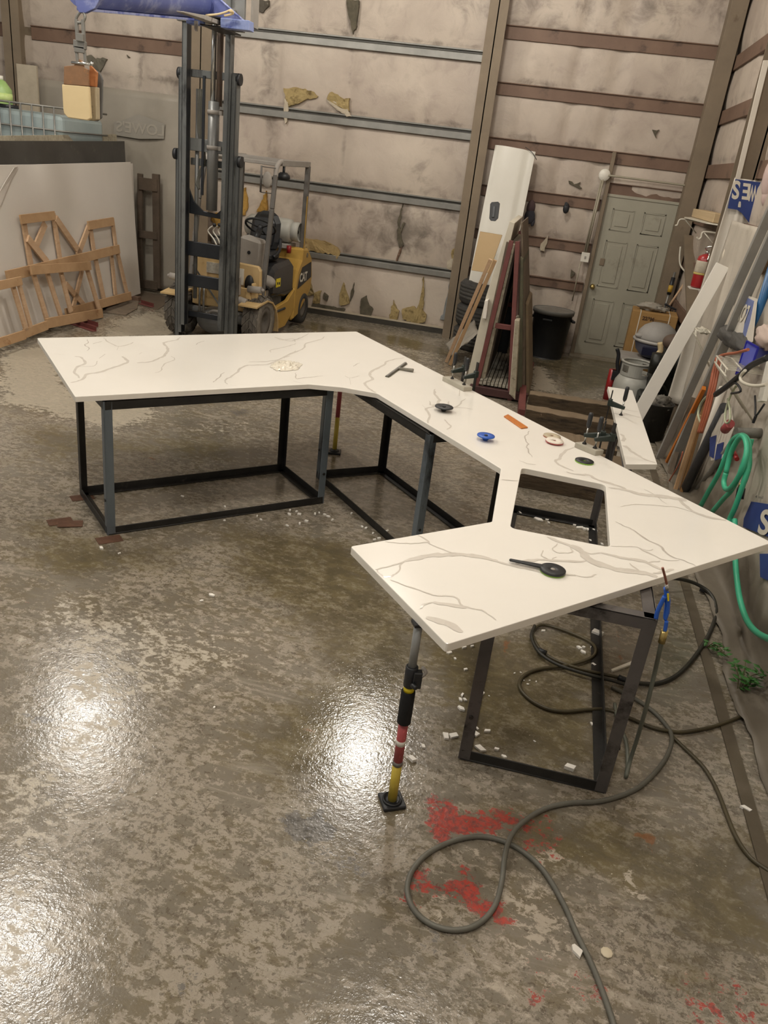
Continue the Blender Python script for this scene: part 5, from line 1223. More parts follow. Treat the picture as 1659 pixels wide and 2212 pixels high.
# pine trestles leaning on the slab, traced piece by piece on the slab's plane
def pine(name, label, pieces, off, th=.022):
    root = None
    for i, (nm, a, b, w, k) in enumerate(pieces):
        p = plane_hit(a[0] / 3.95, 340 + a[1] / 3.95, br, NS, off + k); q = plane_hit(b[0] / 3.95, 340 + b[1] / 3.95, br, NS, off + k)
        if p.z < .03: p.z = .03
        if q.z < .03: q.z = .03
        if root is None: root = thing(name, label, 'wooden frame', Vector((p.x, p.y, 0)))
        sc_ = ((p + q) / 2 - EYE).length / F_PX / 3.95 * 1.22
        MB().bar(p, q, w * sc_, th, NS).build(nm, M_['wood'] if nm != 'rail' else M_['wood2'], root, bevel=.002)
pine('pine_trestle', 'tall pine trestle with crossed braces leaning on the white slab', [
    ('rail', (175, 530), (465, 495), 52, .03), ('upright', (195, 515), (265, 940), 46, 0), ('upright', (452, 475), (512, 870), 38, 0), ('brace', (385, 565), (300, 770), 44, .01),
    ('brace', (235, 690), (405, 900), 50, .02), ('brace', (475, 520), (690, 830), 46, .01), ('brace', (757, 590), (660, 840), 40, .01), ('upright', (765, 560), (800, 800), 38, 0),
    ('rail', (752, 582), (968, 545), 50, .03), ('upright', (957, 520), (988, 770), 34, 0), ('rail', (55, 1015), (1016, 782), 58, .05), ('upright', (812, 850), (888, 1215), 38, .02),
    ('upright', (950, 825), (985, 1175), 34, 0), ('upright', (1000, 800), (1085, 1165), 34, .02), ('rail', (560, 1330), (1115, 1180), 54, .05), ('brace', (560, 1080), (715, 1262), 40, .0), ('brace', (700, 960), (625, 1280), 34, .0)], .03)
pine('pine_trestle', 'shorter pine frame with four slats in front of the tall trestle', [
    ('rail', (262, 962), (772, 925), 54, .04), ('upright', (282, 985), (405, 1400), 40, 0), ('upright', (402, 985), (522, 1365), 38, 0), ('upright', (517, 970), (605, 1320), 38, 0),
    ('upright', (742, 950), (850, 1310), 38, 0), ('rail', (392, 1418), (872, 1328), 60, .04), ('rail', (205, 1505), (400, 1432), 56, .05)], .13)
pine('pine_trestle', 'pine frame cut off by the left edge of the view', [
    ('rail', (-60, 1105), (182, 1052), 52, .04), ('upright', (95, 1050), (225, 1480), 38, 0), ('upright', (160, 1075), (262, 1450), 34, 0), ('rail', (-60, 1600), (212, 1512), 58, .04)], .18)
# brown timber frame against the wall
t = thing('ladder_frame', 'old brown timber ladder frame leaning on the wall beside the white slab', 'timber frame', (-5.62, 10.95, 0))
gw = surf('old_brown_timber', '43382d', '5c4e40', 6, .85, 0, .3, 30)
ya = 10.95
MB().bar(Y(303, 618, ya), Y(303, 375, ya), .07, .05, (0, 1, 0)).build('upright', gw, t, bevel=.003)
MB().bar(Y(340, 622, ya), Y(337, 376, ya), .10, .05, (0, 1, 0)).build('upright', gw, t, bevel=.003)
for yp, h in ((396, .16), (505, .10), (612, .12)): MB().bar(Y(300, yp, ya - .03), Y(340, yp + 5, ya - .03), h, .03, (0, 1, 0)).build('crosspiece', gw, t, bevel=.003)
# tank in its cage
t = thing('tank', 'milky blue water tank in a galvanised cage high at the left', 'tank', (-7.0, 9.9, 1.12))
x1 = Y(138, 260, 9.45).x
MB().span((-8.1, 9.45, 1.16), (x1 - .03, 10.4, 2.2)).build('tank_body', M_['water'], t, bevel=.06, segs=3)
MB().lathe([(.001, 0), (.12, 0), (.12, .05), (.001, .05)], 24, Matrix.Translation((Y(15, 228, 9.6).x, 9.62, 2.19))).build('tank_lid', M_['black'], t)
mb = MB(); fy = 9.42
for z in (2.27, 2.02, 1.8, 1.5): mb.tube([(-8.1, fy, z), (x1, fy, z), (x1, 10.42, z)], .012, 6, sub=1)
mb.build('cage_rail', M_['galv'], t)
mb = MB(); k = -8.1
while k < x1: mb.tube([(k, fy - .01, 1.14), (k, fy - .01, 2.27)], .010, 6, sub=1); k += .145
mb.build('cage_bars', M_['galv'], t)
MB().span((-8.1, 9.4, 1.10), (x1, 10.45, 1.16)).build('base', M_['galv'], t)
tag(MB().span((-8.0, 9.45, 0), (x1 - .02, 10.4, 1.10)).build('timber_stack', M_['timber'], bevel=.01), 'stack of timbers carrying the tank, hidden behind the slabs', 'timber stack')
jx = Y(2, 190, 9.8)
t = thing('green_bottle', 'green and white plastic jug standing on top of the caged tank', 'bottle', (jx.x, 9.8, 2.2))
MB().lathe([(.11, 0), (.125, .03), (.125, .20), (.06, .29), (.03, .31)], 20, Matrix.Translation((jx.x, 9.8, 2.2))).build('body', M_['greenjug'], t)
MB().cyl((jx.x, 9.8, 2.5), (jx.x, 9.8, 2.55), .035).build('cap', M_['white'], t)
MB().cyl((jx.x, 9.8, 2.27), (jx.x, 9.8, 2.36), .128, n=20).build('label_band', surf('lime_label', 'a8c765', 'd2dca0', 8, .5), t)
struct(MB().bar((Y(58, 140, 10.95).x, 10.95, 1.6), (Y(58, 140, 10.95).x, 10.95, Y(58, 140, 10.95).z), .3, .03, (0, 1, 0)).build('trim_80', M_['facing']))
# scraps on the floor by the slabs
def flat(name, pts, h, mat, label, cat, z=0.001, bevel=.001):
    P_ = [Z(a, b, 0) for a, b in pts]
    o = MB().plate([p + Vector((0, 0, z)) for p in P_], Vector((0, 0, h))).build(name, mat, bevel=bevel); return tag(o, label, cat)
flat('plywood_scrap', [(222, 676), (252, 648), (300, 652), (296, 668), (272, 682)], .012, M_['greywood'], 'grey plywood scrap lying on the floor in front of the white slab', 'board')
flat('steel_sheet', [(268, 640), (300, 628), (378, 645), (340, 670), (300, 660)], .006, surf('brown_sheet', '51463a', '665a4b', 5, .6), 'brown sheet lying on the floor between slab and forklift', 'sheet', bevel=0)
for a, b, c_ in (((150, 697), (208, 716), 'longer of two maroon steel angles lying under the pine frames'), ((305, 657), (332, 665), 'short maroon steel angle lying on the brown sheet'), ((165, 692), (212, 706), 'maroon steel angle with pale edge beneath the pine frames')):
    p, q = Z(*a), Z(*b); up = Vector((0, 0, 1)); s_ = (q - p).normalized().cross(up); h0_ = .008 if 'sheet' in c_ else 0
    mb = MB().bar(p + up * (.026 + h0_), q + up * (.026 + h0_), .006, .05, up).bar(p + up * (.004 + h0_) + s_ * .025, q + up * (.004 + h0_) + s_ * .025, .05, .006, up)
    tag(mb.build('steel_angle', surf('maroon_steel', '5b2f2c', '74403b', 6, .6, 0, .1, 30)), c_, 'steel angle')
# thin sheeting hung on the back wall at the left, with a faded mirrored print
hz_ = lambda a, b: Y(a, b, 11.12)
cs = [hz_(66, 168), hz_(394, 208), hz_(392, 628), hz_(-40, 600)]
vs = []
for j in range(31):
    for i in range(41):
        u, v = i / 40, j / 30; p = (cs[0] * (1 - u) + cs[1] * u) * (1 - v) + (cs[3] * (1 - u) + cs[2] * u) * v
        vs.append((p.x, p.y + .02 * fbm((u * 7, v * 2, 3)) + .012 * fbm((u * 3 + v * 6, v * 5, 9)) - .01, p.z))
o = MB().add(vs, [(j * 41 + i, j * 41 + i + 1, (j + 1) * 41 + i + 1, (j + 1) * 41 + i) for j in range(30) for i in range(40)], smooth=True).build('sheet', surf('grey_film', '8f887c', 'a0988b', 1.6, .45, 0, .2, 6))
md = o.modifiers.new('solid', 'SOLIDIFY'); md.thickness = .002
rt = thing('wall_sheeting', 'grey plastic sheeting hung on the back wall between the slabs and the forklift', 'plastic sheet', cs[3]); o.parent = rt; o.location = Vector(o['_w']) - Vector(rt['_w'])
hh = lambda a, b: Y(a, b, 11.07)
MB().plate([hh(246, 264), hh(258, 262), hh(300, 247), (hh(340, 262)), hh(356, 268), hh(354, 300), hh(300, 300), hh(248, 292)], (0, .004, 0)).build('faded_print', surf('faded_grey_print', '88847a', '958f85', 2, .5), rt)
vs, fs = text_shape("LOWE'S", 1.0, .02); P_ = []
for a, b, _ in vs:
    u, v = -a * 30, -b * 32; P_.append(Y(303 + u - v * .0, 279 + v + u * .10, 11.065))
MB().add(P_, fs).build('lettering', surf('faded_white_letters', '979084', 'a0998d', 3, .5), rt)
up = Vector((0, 0, 1))
# ------------------------------------------------------------------ slab A-frame between column and door
YF = 8.45
def wedge(px, y0, depth, name, mat, label, cat, bevel=.003, group=None, bottom=.10):
    pts = [Y(a, b, y0) for a, b in px]
    o = MB().plate(pts, (0, depth, 0)).build(name, mat, bevel=bevel)
    return tag(o, label, cat, group)
af = thing('a_frame_rack', 'maroon steel A-frame rack holding stone slabs and boards on edge', 'slab rack', (Y(1060, 850, 8.3).x, 8.3, 0))
rs = surf('maroon_steel', '5b2f2c', '74403b', 6, .6, 0, .1, 30)
lf, tpx, rf = Z(1024, 853, 0), Y(1112, 520, 8.42), Z(1096, 866, 0)
lf.y = rf.y = 8.32
for yy_ in (0, 1.55):
    o_ = Vector((0, yy_, 0))
    MB().bar(Vector((lf.x, 8.32, .0)) + o_, Vector((tpx.x - .03, 8.4, tpx.z)) + o_, .045, .05, (0, 1, 0)).build('post', rs, af, bevel=.003)
    MB().bar(Vector((rf.x + .02, 8.30, .0)) + o_, Vector((tpx.x + .03, 8.4, tpx.z)) + o_, .045, .05, (0, 1, 0)).build('post', rs, af, bevel=.003)
    c0, c1 = Y(1070, 703, 8.37), Y(1104, 708, 8.37)
    MB().bar(c0 + o_, c1 + o_, .05, .05, (0, 1, 0)).build('crossbar', rs, af, bevel=.003)
MB().span((lf.x - .06, 8.26, .02), (rf.x + .2, 8.34, .10)).build('base_beam', surf('dark_maroon', '3b2220', '4c2d2a', 6, .7), af, bevel=.004)
MB().span((lf.x - .06, 9.8, .02), (rf.x + .2, 9.9, .10)).build('base_beam', rs, af, bevel=.004)
MB().bar(Z(1126, 893, .02), Z(1126, 855, .02) + up * .08, .07, .09).build('base_foot', rs, af, bevel=.004)
mb = MB(); k = lf.x + .03; i = 0
while k < rf.x - .02: mb.span((k, 8.3, .12), (k + .032, 9.9, .145 + .006 * (i % 3))); k += .041; i += 1
mb.build('deck_slats', surf('pale_slats', '8b8578', 'a7a193', 9, .8, 0, .1, 30, '5a554b', .42, 14), af)
MB().span((Y(1040, 780, 9.93).x, 9.93, .1), (Y(1092, 780, 9.93).x, 9.97, 1.2)).build('shade_panel', M_['black'], af)  # black panel added to make the inside of the rack dark
wedge([(1003, 842), (1021, 842), (1073, 640), (1112, 482), (1101, 478), (1050, 640)], YF + .05, 1.5, 'stone_slab', M_['creamslab'], 'cream white slab edge, widest leaning on the left of the A-frame', 'stone slab')
wedge([(1047, 650), (1055, 648), (1050, 689), (1042, 688)], YF - .05, .1, 'stone_offcut', M_['quartzedge'], 'short white stone offcut hanging on the cream slab edge', 'stone offcut')
wedge([(1022, 848), (1030, 850), (1102, 525), (1094, 522)], YF, 1.5, 'stone_slab', M_['greywood'], 'dusty brown slab edge beside the cream one on the A-frame', 'stone slab')
wedge([(1031, 850), (1040, 852), (1113, 528), (1103, 525)], YF + .03, 1.5, 'stone_slab', M_['stoneedge'], 'speckled slab edge touching the left maroon post', 'stone slab')
wedge([(1042, 820), (1050, 822), (1118, 530), (1110, 525)], YF + .12, 1.4, 'stone_slab', surf('dark_plank', '4b4038', '62564b', 6, .8), 'dark brown slab edge behind the left maroon post', 'stone slab')
wedge([(1101, 852), (1113, 864), (1122, 694), (1113, 692)], 8.2, 1.5, 'stone_slab', M_['stoneedge'], 'marbled slab edge against the right maroon post', 'stone slab')
wedge([(1100, 852), (1104, 853), (1117, 694), (1112, 692)], 8.24, 1.4, 'stone_slab', M_['creamslab'], 'thin pale slab edge against the right maroon post', 'stone slab')
wedge([(1117, 850), (1127, 852), (1130, 560), (1124, 555)], 8.4, 1.3, 'plank', surf('greenish_plank', '4d4c3d', '68654f', 6, .85, 0, .2, 30), 'greenish grey plank on the right side of the A-frame', 'plank')
wedge([(1128, 852), (1134, 853), (1134, 700), (1129, 480), (1125, 482)], 8.5, 1.2, 'plank', M_['greywood'], 'tall thin weathered plank right of the A-frame', 'plank')
wedge([(1136, 850), (1143, 855), (1141, 660), (1135, 655)], 8.6, 1.0, 'plank', surf('tan_plank', '6f604a', '8a795f', 6, .85, 0, .2, 30), 'tan plank, rightmost on the A-frame', 'plank')
wedge([(1075, 640), (1085, 642), (1100, 600), (1098, 590)], 9.0, .9, 'plank', M_['greywood'], 'short grey board lying inside the top of the A-frame', 'plank')
wedge([(1119, 520), (1126, 520), (1120, 700), (1112, 700)], 8.55, 1.2, 'plank', surf('maroon_board', '59443d', '6d564d', 6, .8), 'reddish brown board behind the right maroon post', 'plank')
# pine boards leaning left of it
for i, (fx, fy, tx, ty, lb, mt_) in enumerate(((972, 788, 1070, 562, 'honey pine board leaning left of the A-frame, right one of the pair', 'wood2'), (964, 782, 1060, 560, 'pale pine board leaning left of the A-frame, left one of the pair', 'wood'))):
    p = Z(fx, fy, .01); q = Y(tx, ty, 9.05)
    tag(MB().bar(p, q, .04, .025, (0, 1, 0)).build('pine_board', M_[mt_], bevel=.002), lb, 'board')
# translucent bag
mb = MB(); g = 14; vs, fs = [], []
c4 = [Y(962, 742, 9.9), Y(1024, 690, 10.2), Y(1034, 720, 9.8), Y(976, 768, 9.5)]
for j in range(g + 1):
    for i in range(g + 1):
        u, v = i / g, j / g; p = (c4[0] * (1 - u) + c4[1] * u) * (1 - v) + (c4[3] * (1 - u) + c4[2] * u) * v
        p = p + Vector((0, -.12 * math.sin(math.pi * u) * math.sin(math.pi * v), .03 * fbm((u * 4, v * 4, 1)))); p.z = max(p.z, .01); vs.append(p)
fs = [(j * (g + 1) + i, j * (g + 1) + i + 1, (j + 1) * (g + 1) + i + 1, (j + 1) * (g + 1) + i) for j in range(g) for i in range(g)]
mb.add(vs, fs, smooth=True); o = mb.build('plastic_bag', surf('cloudy_plastic', '8b857b', 'a39d92', 5, .3)); s_ = o.modifiers.new('solid', 'SOLIDIFY'); s_.thickness = .002
tag(o, 'cloudy plastic bag slumped on the floor by the steel column', 'bag')
# tyres
for i, lb in enumerate(('bottom tyre of the stack behind the white tailgate', 'middle tyre of the stack behind the white tailgate', 'top tyre of the stack, under the tan board')):
    z0 = i * .29; c_ = (-.74, 10.68, z0); t = thing('tyre', lb, 'tyre', c_, None)
    Mx = Matrix.Translation(c_)
    MB().lathe([(.23, .03), (.25, .0), (.34, .0), (.375, .035), (.38, .14), (.375, .245), (.34, .28), (.25, .28), (.23, .25)], 40, Mx, closed=True).build('casing', M_['rubber'], t)
    mb = MB()
    for zz_ in (.07, .115, .16, .205): mb.lathe([(.379, zz_), (.384, zz_ + .004), (.384, zz_ + .030), (.379, zz_ + .034)], 40, Mx, closed=True)
    mb.build('tread_rib', surf('tread_rib', '33322f', '4d4a45', 20, .85), t)
    MB().lathe([(.01, .1), (.2, .1), (.23, .05), (.24, .05), (.24, .23), (.23, .23), (.21, .13), (.01, .13)], 30, Mx).build('wheel_disc', M_['blackmetal'], t)
# tailgate
t = thing('tailgate', 'white pickup tailgate stood on end against the wall with black handle', 'tailgate', (-.75, 10.85, .6))
TL, TR, BL, BR = Y(1070, 313, 11.08), Y(1157, 328, 11.08), Y(1012, 610, 10.62), Y(1098, 622, 10.62)
gx_, gy_ = 16, 20; vs = []
prof = [0, .010, .017, .021, .024, .025, .025, .024, .023, .021, .020, .018, .014, .002, .003, .003, 0]
n_ = (TR - TL).cross(BL - TL).normalized(); n_ = n_ if n_.y < 0 else -n_
for j in range(gy_ + 1):
    for i in range(gx_ + 1):
        u, v = i / gx_, j / gy_; p = (TL * (1 - u) + TR * u) * (1 - v) + (BL * (1 - u) + BR * u) * v; vs.append(p + n_ * prof[i])
o_ = len(vs); back = [p - n_ * (.05) for p in (TL, TR, BR, BL)]
mb = MB().add(vs, [(j * (gx_ + 1) + i, j * (gx_ + 1) + i + 1, (j + 1) * (gx_ + 1) + i + 1, (j + 1) * (gx_ + 1) + i) for j in range(gy_) for i in range(gx_)], smooth=True)
mb.plate([TL, TR, BR, BL], -n_ * .05)
mb.build('outer_panel', surf('white_car_paint', 'c9c5b9', 'd2cec3', 2, .34), t)
hc = [(1062, 437), (1076, 436), (1080, 440), (1076, 472), (1070, 478), (1060, 477), (1057, 472), (1059, 441)]
def onp(a, b, off): d = ray(a, b); return EYE + d * (((TL + n_ * off) - EYE).dot(n_) / d.dot(n_))
MB().plate([onp(a, b, .02) for a, b in hc], n_ * .012).build('handle_bezel', M_['black'], t, bevel=.004)
MB().plate([onp(a, b, .033) for a, b in ((1064, 445), (1071, 445), (1068, 470), (1062, 470))], n_ * .012).build('handle', surf('handle_grey', '34373a', '45484b', 4, .35), t, bevel=.004)
MB().tube([onp(1135, 318, .03), onp(1150, 330, .03), onp(1159, 345, .01)], .004).build('cable', M_['black'], t)
tag(MB().plate([Y(1037, 500, 10.2), Y(1085, 508, 10.2), Y(1056, 590, 9.95), Y(1018, 584, 9.95)], (0, .035, 0)).build('tan_board', M_['tan'], bevel=.003), 'flat tan square board resting on the tyres in front of the tailgate', 'board')

# ------------------------------------------------------------------ trash can
xl, xr = Y(1153, 660, 10.85).x, Y(1243, 668, 10.85).x; tc_ = ((xl + xr) / 2, 10.85, 0); rr = (xr - xl) / 2; ht = Y(1198, 668, 10.85).z
t = thing('trash_can', 'big black round trash can with dusty rim beside the door', 'trash can', tc_); Mx = Matrix.Translation(tc_)
MB().lathe([(rr * .78, .0), (rr * .80, .02), (rr * .95, ht - .05), (rr * .97, ht - .05), (rr * .93, ht - .06), (rr * .77, .04), (.001, .035)], 40, Mx).lathe([(.001, 0), (rr * .78, 0)], 40, Mx).build('body', M_['black'], t)
MB().lathe([(rr * .93, ht - .05), (rr * 1.0, ht - .05), (rr * 1.02, ht - .01), (rr, ht), (rr * .95, ht)], 40, Mx, closed=True).build('rim', surf('dusty_black_rim', '55544f', '6b6964', 4, .6), t)
MB().lathe([(.001, ht - .035), (rr * .9, ht - .03), (rr * .95, ht - .005)], 40, Mx).ball((tc_[0] - .02, tc_[1], ht - .04), .09, sc=(1.3, 1, .35)).build('lid', surf('dusty_lid', '6b6862', '8f8b83', 5, .7, 0, .3, 14), t)
for s in (-1, 1): MB().box((tc_[0] + s * rr * .96, tc_[1] - .06, ht - .11), (.04, .16, .03), s * .3).build('handle', M_['black'], t, bevel=.006)
MB().box((tc_[0] - .06, tc_[1] - rr * .93, ht - .11), (.12, .015, .02)).build('front_ridge', M_['black'], t, bevel=.003)

# ------------------------------------------------------------------ electrical boxes and conduit by the door
yc = WY - .1
c_ = Y(1306, 378, yc); t = thing('junction_box', 'round white junction box on the post above the door corner', 'junction box', c_)
MB().lathe([(.001, 0), (.068, 0), (.072, .01), (.072, .04), (.001, .04)], 24, Matrix.Translation((c_.x, yc, c_.z)) @ Matrix.Rotation(R(-90), 4, 'X')).build('box', M_['white'], t)
q = [Y(1314, 379, yc), Y(1400, 390, yc), Y(1482, 401, yc), Y(1492, 406, yc), Y(1500, 418, yc), Y(1501, 440, yc)]
MB().tube(q, .012, 8).build('conduit', surf('dusty_conduit', '8f8875', 'a29a87', 6, .5), t)
c2 = Y(1264, 556, yc); t = thing('switch_box', 'square grey switch box on the wall left of the door', 'switch box', c2)
MB().box((c2.x, yc + .02, c2.z), (.105, .05, .12)).build('box', M_['white'], t, bevel=.004)
MB().box((c2.x, yc - .008, c2.z), (.02, .01, .03)).build('switch', M_['dustgrey'], t)
MB().tube([Y(1303, 388, yc + .01), Y(1266, 545, yc + .01)], .014, sub=1).tube([Y(1299, 388, yc + .01), Y(1262, 545, yc + .01)], .010, sub=1).build('conduit', surf('dusty_conduit', '8f8875'), t)
MB().tube([Y(1254, 566, yc + .01), Y(1236, 650, yc + .01)], .008, sub=1).build('lower_conduit', surf('dusty_conduit', '8f8875'), t)
# tools hung on the girt
t = thing('hanging_gloves', 'dark work gloves hanging on a girt beside the tailgate', 'gloves', Y(1146, 480, 11.18))
MB().ball(Y(1147, 448, 11.16), .07, sc=(.8, .5, 1.3)).build('glove', surf('maroon_glove', '3c2d30', '54423f', 8, .9), t)
MB().ball(Y(1144, 468, 11.15), .07, sc=(1, .5, 1.3)).ball(Y(1151, 478, 11.16), .04, sc=(.7, .5, 1.6)).build('glove', surf('black_glove', '25242a', '3a3940', 8, .9), t)
tag(MB().ball(Y(1223, 450, 11.17), .05, sc=(.8, .4, 1.3)).cyl(Y(1223, 440, 11.2), Y(1223, 440, 11.14), .02).build('black_hook', M_['black']), 'small black hook fixed on the girt left of the door post', 'hook')
# timbers on the floor
for i, (p0, p1, h, d, lb, mm) in enumerate((((1145, 843), (1330, 870), .20, .17, 'long rough timber farthest back, beside the A-frame foot', 0), ((1138, 873), (1340, 909), .22, .19, 'second rough timber in front of the farthest one', 0), ((1176, 926), (1330, 952), .14, .30, 'low broken timber lying nearer the counter', 1), ((1112, 985), (1330, 1027), .28, .34, 'thick dark timber nearest the counter, seen through the sink hole', 0))):
    a, b = Z(*p0, h), Z(*p1, h)
    if i == 3: a, b = Z(1120, 1052) + Vector((-.12, d, h)), Z(1305, 1088) + Vector((.12, d, h))
    d_ = Vector((0, -d, 0)); mb = MB(); N_ = 18; vs = []
    for k in range(N_ + 1):
        c0 = a.lerp(b, k / N_); w_ = .004
        for (dy, zz_) in ((0, h), (-d, h), (-d, 0), (0, 0)):
            j1, j2 = (random.uniform(-w_, w_) for _ in range(2))
            vs.append((c0.x, c0.y + dy + j1, max(0.0, zz_ + (j2 if zz_ else 0))))
    fs = [(k * 4 + m_, k * 4 + (m_ + 1) % 4, (k + 1) * 4 + (m_ + 1) % 4, (k + 1) * 4 + m_) for k in range(N_) for m_ in range(4)] + [(3, 2, 1, 0), (N_ * 4, N_ * 4 + 1, N_ * 4 + 2, N_ * 4 + 3)]
    mb.add(vs, fs, 0)
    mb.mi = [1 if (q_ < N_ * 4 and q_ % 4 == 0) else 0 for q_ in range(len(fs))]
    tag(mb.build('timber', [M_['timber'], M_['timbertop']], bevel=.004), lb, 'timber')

# ------------------------------------------------------------------ things in the back right corner
bx0, bx1, by = Y(1368, 668, 10.15).x, 1.36, 10.15
xb = Y(1478, 684, 10.15).x; zb = Y(1368, 670, 10.15).z
t = thing('cardboard_box', 'tall brown cardboard box tied with white string in front of the door', 'box', ((bx0 + xb) / 2, 10.3, 0))
rz = R(-4); Mb = Matrix.Translation((bx0, by, 0)) @ Matrix.Rotation(rz, 4, 'Z'); wb = min(xb - bx0, .53)
MB(Mb).span((0, 0, 0), (wb, .42, zb)).build('carton', M_['card'], t, bevel=.006)
for k in (.18, .82): MB(Mb).span((wb * k - .005, -.004, 0), (wb * k + .005, 0, zb)).span((wb * k - .005, 0, zb), (wb * k + .005, .42, zb + .004)).build('string', M_['white'], t)
vs, fs = text_shape('223M', .06, .003)
MB(Mb @ Matrix.Translation((wb * .37, -.003, zb - .075)) @ Matrix.Rotation(R(90), 4, 'X')).add(vs, fs).build('lettering', surf('box_print', '4a3420', '553c26', 5, .8), t)
MB(Mb).span((wb * .5, -.002, zb - .075), (wb * .86, 0, zb - .070)).span((wb * .5, -.002, zb - .09), (wb * .8, 0, zb - .087)).build('printed_line', surf('box_print', '4a3420'), t)
tag(MB().lump((bx0 + .22, by + .18, zb + .045), .13, (1.1, .8, .36), .5, 2.5, 3).lump((bx0 + .33, by + .15, zb + .035), .09, (1, .8, .35), .5, 3, 6).build('crumpled_bag', surf('dusty_bag', '8f887c', 'a59e91', 7, .7, 0, .5, 12)), 'crumpled dusty bag lying on top of the cardboard box', 'bag')
# grill
gc = Y(1418, 735, 9.62); t = thing('grill', 'dusty grey domed grill standing between the box and the wall', 'grill', (gc.x, 9.62, 0)); Mx = Matrix.Translation((gc.x, 9.62, gc.z))
gd = surf('grey_grill_lid', '8e8b86', 'a19d97', 4, .6); gb = surf('blue_grey_bowl', '4f5260', '64677a', 4, .5)
MB().lathe([(.23, .0), (.235, .03), (.215, .09), (.17, .15), (.10, .19), (.001, .20)], 36, Mx).build('lid', gd, t)
MB().lathe([(.235, -.02), (.26, -.02), (.265, .0), (.255, .012), (.235, .012)], 36, Mx, closed=True).build('rim', surf('pale_rim', 'a9a5a0', 'bab6b0', 4, .5), t)
MB().lathe([(.001, -.2), (.14, -.19), (.21, -.12), (.24, -.02), (.235, 0)], 36, Mx).build('bowl', gb, t)
MB().span((gc.x - .16, 9.37, gc.z - .15), (gc.x + .12, 9.40, gc.z - .05)).build('front_vent', surf('dark_vent', '161829', '20223a', 4, .4), t, bevel=.01)
MB().ball((gc.x - .20, 9.52, gc.z + .04), .05, sc=(1.2, .8, .6)).build('lid_handle', gd, t)
MB().span((gc.x - .36, 9.35, gc.z - .25), (gc.x + .32, 9.85, gc.z - .21)).build('shelf_board', surf('pale_shelf', '938f89', 'a8a49e', 5, .6), t, bevel=.012)
MB().lathe([(.035, .0), (.05, 0), (.05, .03), (.035, .03)], 20, Matrix.Translation((gc.x + .02, 9.42, gc.z - .23)), closed=True).build('cup_ring', M_['black'], t)
for sx in (-.3, .26):
    for sy in (9.4, 9.8): MB().cyl((gc.x + sx, sy, 0), (gc.x + sx, sy, gc.z - .22), .02).build('leg', M_['blackmetal'], t)
tag(MB().tube([Y(1426, 740, 9.3), Y(1427, 757, 9.3), Y(1422, 765, 9.3), Y(1426, 782, 9.28), Y(1432, 790, 9.27)], .030).build('bent_tube', M_['beige']), 'cream bent plastic tube hanging on the front of the grill', 'tube')
# gas bottle
gy0 = 8.78; zt_add = .03; cx_ = (Y(1326, 840, gy0).x + Y(1402, 840, gy0).x) / 2; zt_ = Y(1372, 786, gy0).z + .02
t = thing('gas_bottle', 'grey propane gas bottle with round collar standing behind the narrow quartz strip', 'gas bottle', (cx_, gy0, 0)); Mx = Matrix.Translation((cx_, gy0, 0)); rb = .20
MB().lathe([(.001, .03), (.13, .03), (rb * .95, .08), (rb, .14), (rb, zt_ - .26), (rb * .97, zt_ - .21), (rb * .80, zt_ - .15), (.09, zt_ - .125), (.001, zt_ - .12)], 40, Mx).lathe([(.13, 0), (.14, 0), (.14, .06), (.13, .06)], 30, Mx, closed=True).build('body', M_['propane'], t)
mb = MB(); ring = 40
for i in range(ring):   # collar with two windows
    a0, a1 = 2 * math.pi * i / ring, 2 * math.pi * (i + 1) / ring; deg = (i + .5) * 360 / ring
    open_ = (285 < deg < 345) or (20 < deg < 60) or (195 < deg < 235) 
    for z0, z1 in (((zt_ - .14, zt_ - .105), (zt_ - .03, zt_)) if open_ else ((zt_ - .14, zt_),)):
        vs = [(rr_ * math.cos(a), rr_ * math.sin(a), z) for z in (z0, z1) for rr_ in (.150, .158) for a in (a0, a1)]
        mb.add(vs, [(0, 1, 5, 4), (2, 6, 7, 3), (4, 5, 7, 6), (0, 2, 3, 1), (0, 4, 6, 2), (1, 3, 7, 5)], 0, Mx)
mb.build('collar', M_['propane'], t)
MB().lathe([(.148, -.01), (.166, -.01), (.170, 0), (.166, .01), (.148, .01)], 36, Matrix.Translation((cx_, gy0, zt_)), closed=True).build('collar_rim', M_['propane'], t)
MB().cyl((cx_, gy0, zt_ - .13), (cx_, gy0, zt_ - .04), .02).cyl((cx_, gy0 - .05, zt_ - .08), (cx_ + .01, gy0, zt_ - .08), .018).cyl((cx_, gy0, zt_ - .045), (cx_, gy0, zt_ - .025), .032).build('valve', M_['brass'], t)
jx_ = Y(1325, 800, 9.05); t = thing('jack', 'red and black hand jack standing left of the gas bottle', 'jack', (jx_.x, 9.05, 0))
MB().cyl((jx_.x, 9.05, 0), (jx_.x, 9.05, .34), .045).build('body', M_['red'], t)
MB().tube([(jx_.x + .03, 9.02, .10), (jx_.x + .05, 9.0, .3), (jx_.x + .02, 9.0, .42), (jx_.x + .01, 9.0, .52), (jx_.x - .02, 9.0, .58)], .02).span((jx_.x - .01, 8.98, .24), (jx_.x + .09, 9.06, .34)).build('handle', M_['black'], t)
# pail with rags
pc = Z(1424, 968, 0); pc = Vector((1.22, 7.75, 0)); t = thing('pail', 'dark pail full of grey rags under the leaning steel channels', 'pail', pc); Mx = Matrix.Translation(pc)
MB().lathe([(.001, 0), (.13, 0), (.155, .36), (.165, .37), (.15, .37), (.125, .02), (.001, .02)], 30, Mx).build('body', M_['blackmetal'], t)
MB().lump(pc + up * .34, .12, (1, 1, .6), .6, 3, 1).lump(pc + Vector((.04, -.02, .40)), .07, (1, .8, .6), .6, 3, 4).build('rags', surf('grey_rags', '5f5b54', '7a756c', 9, .95, 0, .6, 20), t)
